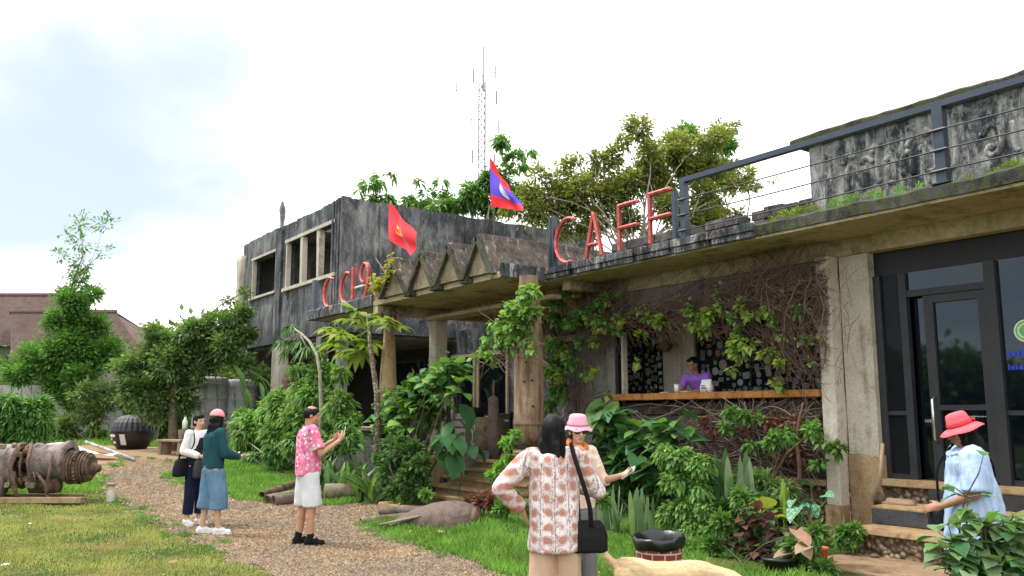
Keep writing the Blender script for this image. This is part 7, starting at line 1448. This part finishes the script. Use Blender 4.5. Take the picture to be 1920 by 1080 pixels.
broadplant('pink_caladium', 'pink and cream caladium leaves left of the orange pot', 'plant', G7(1490, 7.3), pxblobs([(1490, 1005, 10), (1470, 1025, 10), (1505, 1015, 8)], Y=7.2), 9, .19, pinkleaf, 'heart', .6, petiole=.2)
shrub('step_weed', 'leafy weed at the foot of the pillar beside the steps', 'weed', onZ(1590, 1030, .12), pxblobs([(1585, 1000, 14), (1600, 1012, 12), (1575, 1015, 10), (1605, 990, 8)], Y=8.35), 900, .075, .035, M['lf_green'], stems=5, r0=.006)
t = thing('young_tree', 'thin young tree with red brown stems growing in the bed before the plinth', 'tree', tuple(G7(1440, 8.5))); q = MB()
for P in ([(1443, 935), (1450, 890), (1462, 845), (1455, 815)], [(1450, 900), (1475, 850), (1505, 825), (1525, 812)], [(1455, 870), (1452, 840), (1445, 822)]): q.tube([onY(a, b, 8.6) for a, b in P], [.016, .013, .01, .006][:len(P)], 6)
obj('stems', q, M['rust'], t, True); leafclusters(t, pxblobs([(1455, 822, 16), (1475, 815, 12), (1525, 805, 12), (1440, 830, 8)], Y=8.6), 240, .11, .05, M['lf_green'])
# shrub in the right foreground
b0 = gz(at(1850, 1070, 4.9)); broadplant('foreground_shrub', 'glossy leaved shrub in the right foreground before the woman in the coral hat', 'shrub', b0, pxblobs([(1850, 985, 34), (1890, 1000, 34), (1815, 1030, 34), (1860, 1040, 38), (1905, 1050, 34), (1785, 1010, 22), (1820, 930, 18, .6), (1835, 890, 12, .4), (1780, 1050, 28), (1830, 1075, 34), (1890, 1085, 34), (1790, 1085, 26)], d=4.9), 290, .125, M['lf_grey'], 'ovate', .45, M['bark'], .009, mats=[M['lf_grey'], M['lf_green'], M['lf_deep'], M['lf_grey']])

# --- grass, gravel ---
def blades(name, label, poly, dens, hgt, wid, m, excl=None, dmax=60, patch=0):
    poly = [tuple(p[:2]) for p in poly]; xs = [p[0] for p in poly]; ys = [p[1] for p in poly]; A = (max(xs)-min(xs))*(max(ys)-min(ys)); n = int(A*dens)
    P = np.stack([rng.uniform(min(xs), max(xs), n), rng.uniform(min(ys), max(ys), n)], 1); P = P[inpoly(P, poly)]
    if excl is not None:
        for e in excl: P = P[~inpoly(wob(P), e)]
    dd = P[:, 0]*VIEW.x+P[:, 1]*VIEW.y; rr = P[:, 0]*RIGHT.x+P[:, 1]*RIGHT.y; keep = (rng.random(len(P)) < np.clip(9.5/np.maximum(dd, 1), .12, 1)**1.3) & (dd > 3) & (abs(rr) < dd*.75+1.5); P = P[keep]; dd = dd[keep]
    if patch: v = np.sin(P[:, 0]*2.1+np.sin(P[:, 1]*1.7))*np.sin(P[:, 1]*2.6+1.3*np.sin(P[:, 0]*1.1)); k2 = rng.random(len(P)) > np.clip(v*patch, 0, .9); P = P[k2]; dd = dd[k2]
    n = len(P); Z = H(P[:, 0], P[:, 1]); B = np.stack([P[:, 0], P[:, 1], Z-.004], 1); a = rng.uniform(0, 6.28, n); h = hgt*rng.uniform(.45, 1.3, n)*(1+.35*np.sin(P[:, 0]*3+P[:, 1])*np.sin(P[:, 1]*4)); w = wid*rng.uniform(.7, 1.3, n)*np.clip(dd/9, 1, 3)
    sd = np.stack([np.cos(a), np.sin(a), np.zeros(n)], 1)*w[:, None]*.5; b2 = rng.uniform(0, 6.28, n); ln = np.stack([np.cos(b2), np.sin(b2), np.zeros(n)], 1)*(h*rng.uniform(.1, .7, n))[:, None]; up = np.zeros((n, 3)); up[:, 2] = h
    V = np.stack([B-sd, B+sd, B+up*.6+ln*.35+sd*.7, B+up+ln], 1).reshape(-1, 3); o = npobj(name, V, np.arange(4*n).reshape(-1, 4), m, None, 'stuff'); tag(o, label, 'grass'); return o
LEFT = poly_px([(520, 1085), (430, 1046), (330, 1003), (250, 958), (200, 930), (120, 925), (0, 925)])+[tuple((at(-80, 900, 17))[:2]), tuple((at(-100, 1000, 6))[:2]), tuple((at(500, 1000, 5))[:2])]
blades('short_lawn', 'short yellowing lawn at the lower left beside the gravel path', LEFT, 2600, .035, .0075, M['grassdry'], [PATH], patch=.8)
MID = poly_px([(655, 985), (720, 975), (800, 968), (930, 955), (990, 930), (1130, 930), (1300, 980), (1330, 1070), (1400, 1075), (1500, 1075)])+[(-4.6, 7.0), (-3.5, 6.0), (-3.0, 4.2), (-4.5, 3.5)]+poly_px([(980, 1090), (880, 1058), (780, 1025)])
blades('lush_grass', 'lush green grass between gravel path and flower bed', MID, 2300, .085, .008, M['grass'], [PATH])
BACK = poly_px([(320, 905), (300, 890), (350, 884), (400, 865), (440, 855), (600, 860), (720, 880), (790, 910), (790, 940), (650, 950), (470, 944), (400, 928)])
blades('back_lawn', 'bright green lawn behind the casings and standing people', BACK, 2600, .085, .009, M['grass'], [PATH])
FAR = poly_px([(60, 836), (100, 812), (350, 808), (440, 830), (440, 855), (350, 866), (352, 838), (200, 836)]); blades('far_grass', 'grass around the black ball at the back of the yard', FAR, 900, .16, .014, M['grass'], None)
NEARG = poly_px([(0, 930), (60, 930), (190, 925), (190, 905), (150, 880), (0, 860)]); blades('engine_grass', 'green grass growing round the engine wreck', NEARG, 1500, .09, .009, M['grass'], None)
def gravel():
    poly = PATH; xs = [p[0] for p in poly]; ys = [p[1] for p in poly]; n = 420000; P = np.stack([rng.uniform(-22, 0, n), rng.uniform(-2, 7.6, n)], 1); P = P[inpoly(P+rng.normal(size=P.shape)*.09, poly)]
    dd = P[:, 0]*VIEW.x+P[:, 1]*VIEW.y; rr = P[:, 0]*RIGHT.x+P[:, 1]*RIGHT.y; k = (dd > 4.5) & (abs(rr) < dd*.72) & (rng.random(len(P)) < np.clip(9/np.maximum(dd, 1), 0, 1)**2*.9); P = P[k][:85000]; dd = dd[k][:85000]; n = len(P)
    r = rng.uniform(.008, .017, n)*np.clip(dd/9, .9, 1.6); a = rng.uniform(0, 6.28, n); ca, sa = np.cos(a), np.sin(a); Z = H(P[:, 0], P[:, 1])+.008; e = rng.uniform(.6, 1.5, n)
    def pt(u, v, z): return np.stack([P[:, 0]+(u*ca-v*sa)*r, P[:, 1]+(u*sa+v*ca)*r, Z+z*r], 1)
    V = np.stack([pt(-1.1*e, -.3, -.2), pt(.2, -.9, -.2), pt(1.1*e, .2, -.2), pt(-.1, .95, -.2), pt(-.4*e, -.1, .55), pt(.45*e, .1, .7)], 1).reshape(-1, 3)
    b = np.arange(n)[:, None]*6; F_ = np.concatenate([b+np.array(q) for q in ([0, 1, 5, 4], [1, 2, 5, 5], [2, 3, 4, 5], [3, 0, 4, 4])]); 
    tri = np.concatenate([b+np.array(q) for q in ([0, 1, 5], [0, 5, 4], [1, 2, 5], [2, 3, 5], [3, 4, 5], [3, 0, 4])]); o = npobj('loose_gravel', V, tri, M['gravelstone'], None, 'stuff'); tag(o, 'loose brown gravel stones covering the curving path', 'gravel')
gravel()

# fallen leaves, weeds and bare scuffs breaking up lawn and path
def scatter(name, label, cat, poly, n, L, W, m, up=.0, seed=3, excl=None, lift=.012):
    poly = [tuple(p[:2]) for p in poly]; xs = [p[0] for p in poly]; ys = [p[1] for p in poly]; P = np.stack([rng.uniform(min(xs), max(xs), n*4), rng.uniform(min(ys), max(ys), n*4)], 1); P = P[inpoly(P, poly)][:n]
    Z = H(P[:, 0], P[:, 1])+lift; D = rng.normal(size=(len(P), 3)); D[:, 2] = D[:, 2]*.15+up; V, Fc = leaves_np(np.stack([P[:, 0], P[:, 1], Z], 1), D, L*rng.uniform(.5, 1.3, len(P)), W*rng.uniform(.6, 1.2, len(P)), .25, .05); o = npobj(name, V, Fc, m, None, 'stuff'); tag(o, label, cat)
M['lf_dead'] = leafmat('dead_leaves', [(.2, .12, .05), (.3, .2, .09), (.14, .08, .04), (.34, .27, .13)], .1)
scatter('fallen_leaves', 'dry fallen leaves scattered over the left lawn', 'leaves', LEFT, 260, .055, .03, M['lf_dead'])
scatter('fallen_leaves', 'dry fallen leaves scattered over the gravel path', 'leaves', PATH, 330, .05, .028, M['lf_dead'])
scatter('fallen_leaves', 'dry fallen leaves lying in the lush grass by the dog', 'leaves', MID, 160, .06, .03, M['lf_dead'], lift=.05)
E_ = []; N_ = len(PATH)
for i in range(4, N_-4):
    a, b_ = Vector(PATH[i]), Vector(PATH[i+1]); L_ = (b_-a).length
    if (a.x*VIEW.x+a.y*VIEW.y) > 24: continue
    for k in range(max(1, int(L_/.16))):
        p = a.lerp(b_, random.random()); w_ = random.uniform(.04, .16); E_.append(((p.x+random.uniform(-.2, .2), p.y+random.uniform(-.2, .2), float(H(p.x, p.y))+.01), w_, 1))
P, D = cloud(E_, 9000, 4); P[:, 2] = H(P[:, 0], P[:, 1])+abs(P[:, 2]-H(P[:, 0], P[:, 1]))*.3; D = D*.5+np.array([0, 0, .8]); V, Fc = leaves_np(P, D, rng.uniform(.03, .1, len(P)), .012, .1, .3, True); tag(npobj('edge_weeds', V, Fc, M['lf_mid'], None, 'stuff'), 'ragged weeds creeping into the gravel along both path edges', 'weeds')
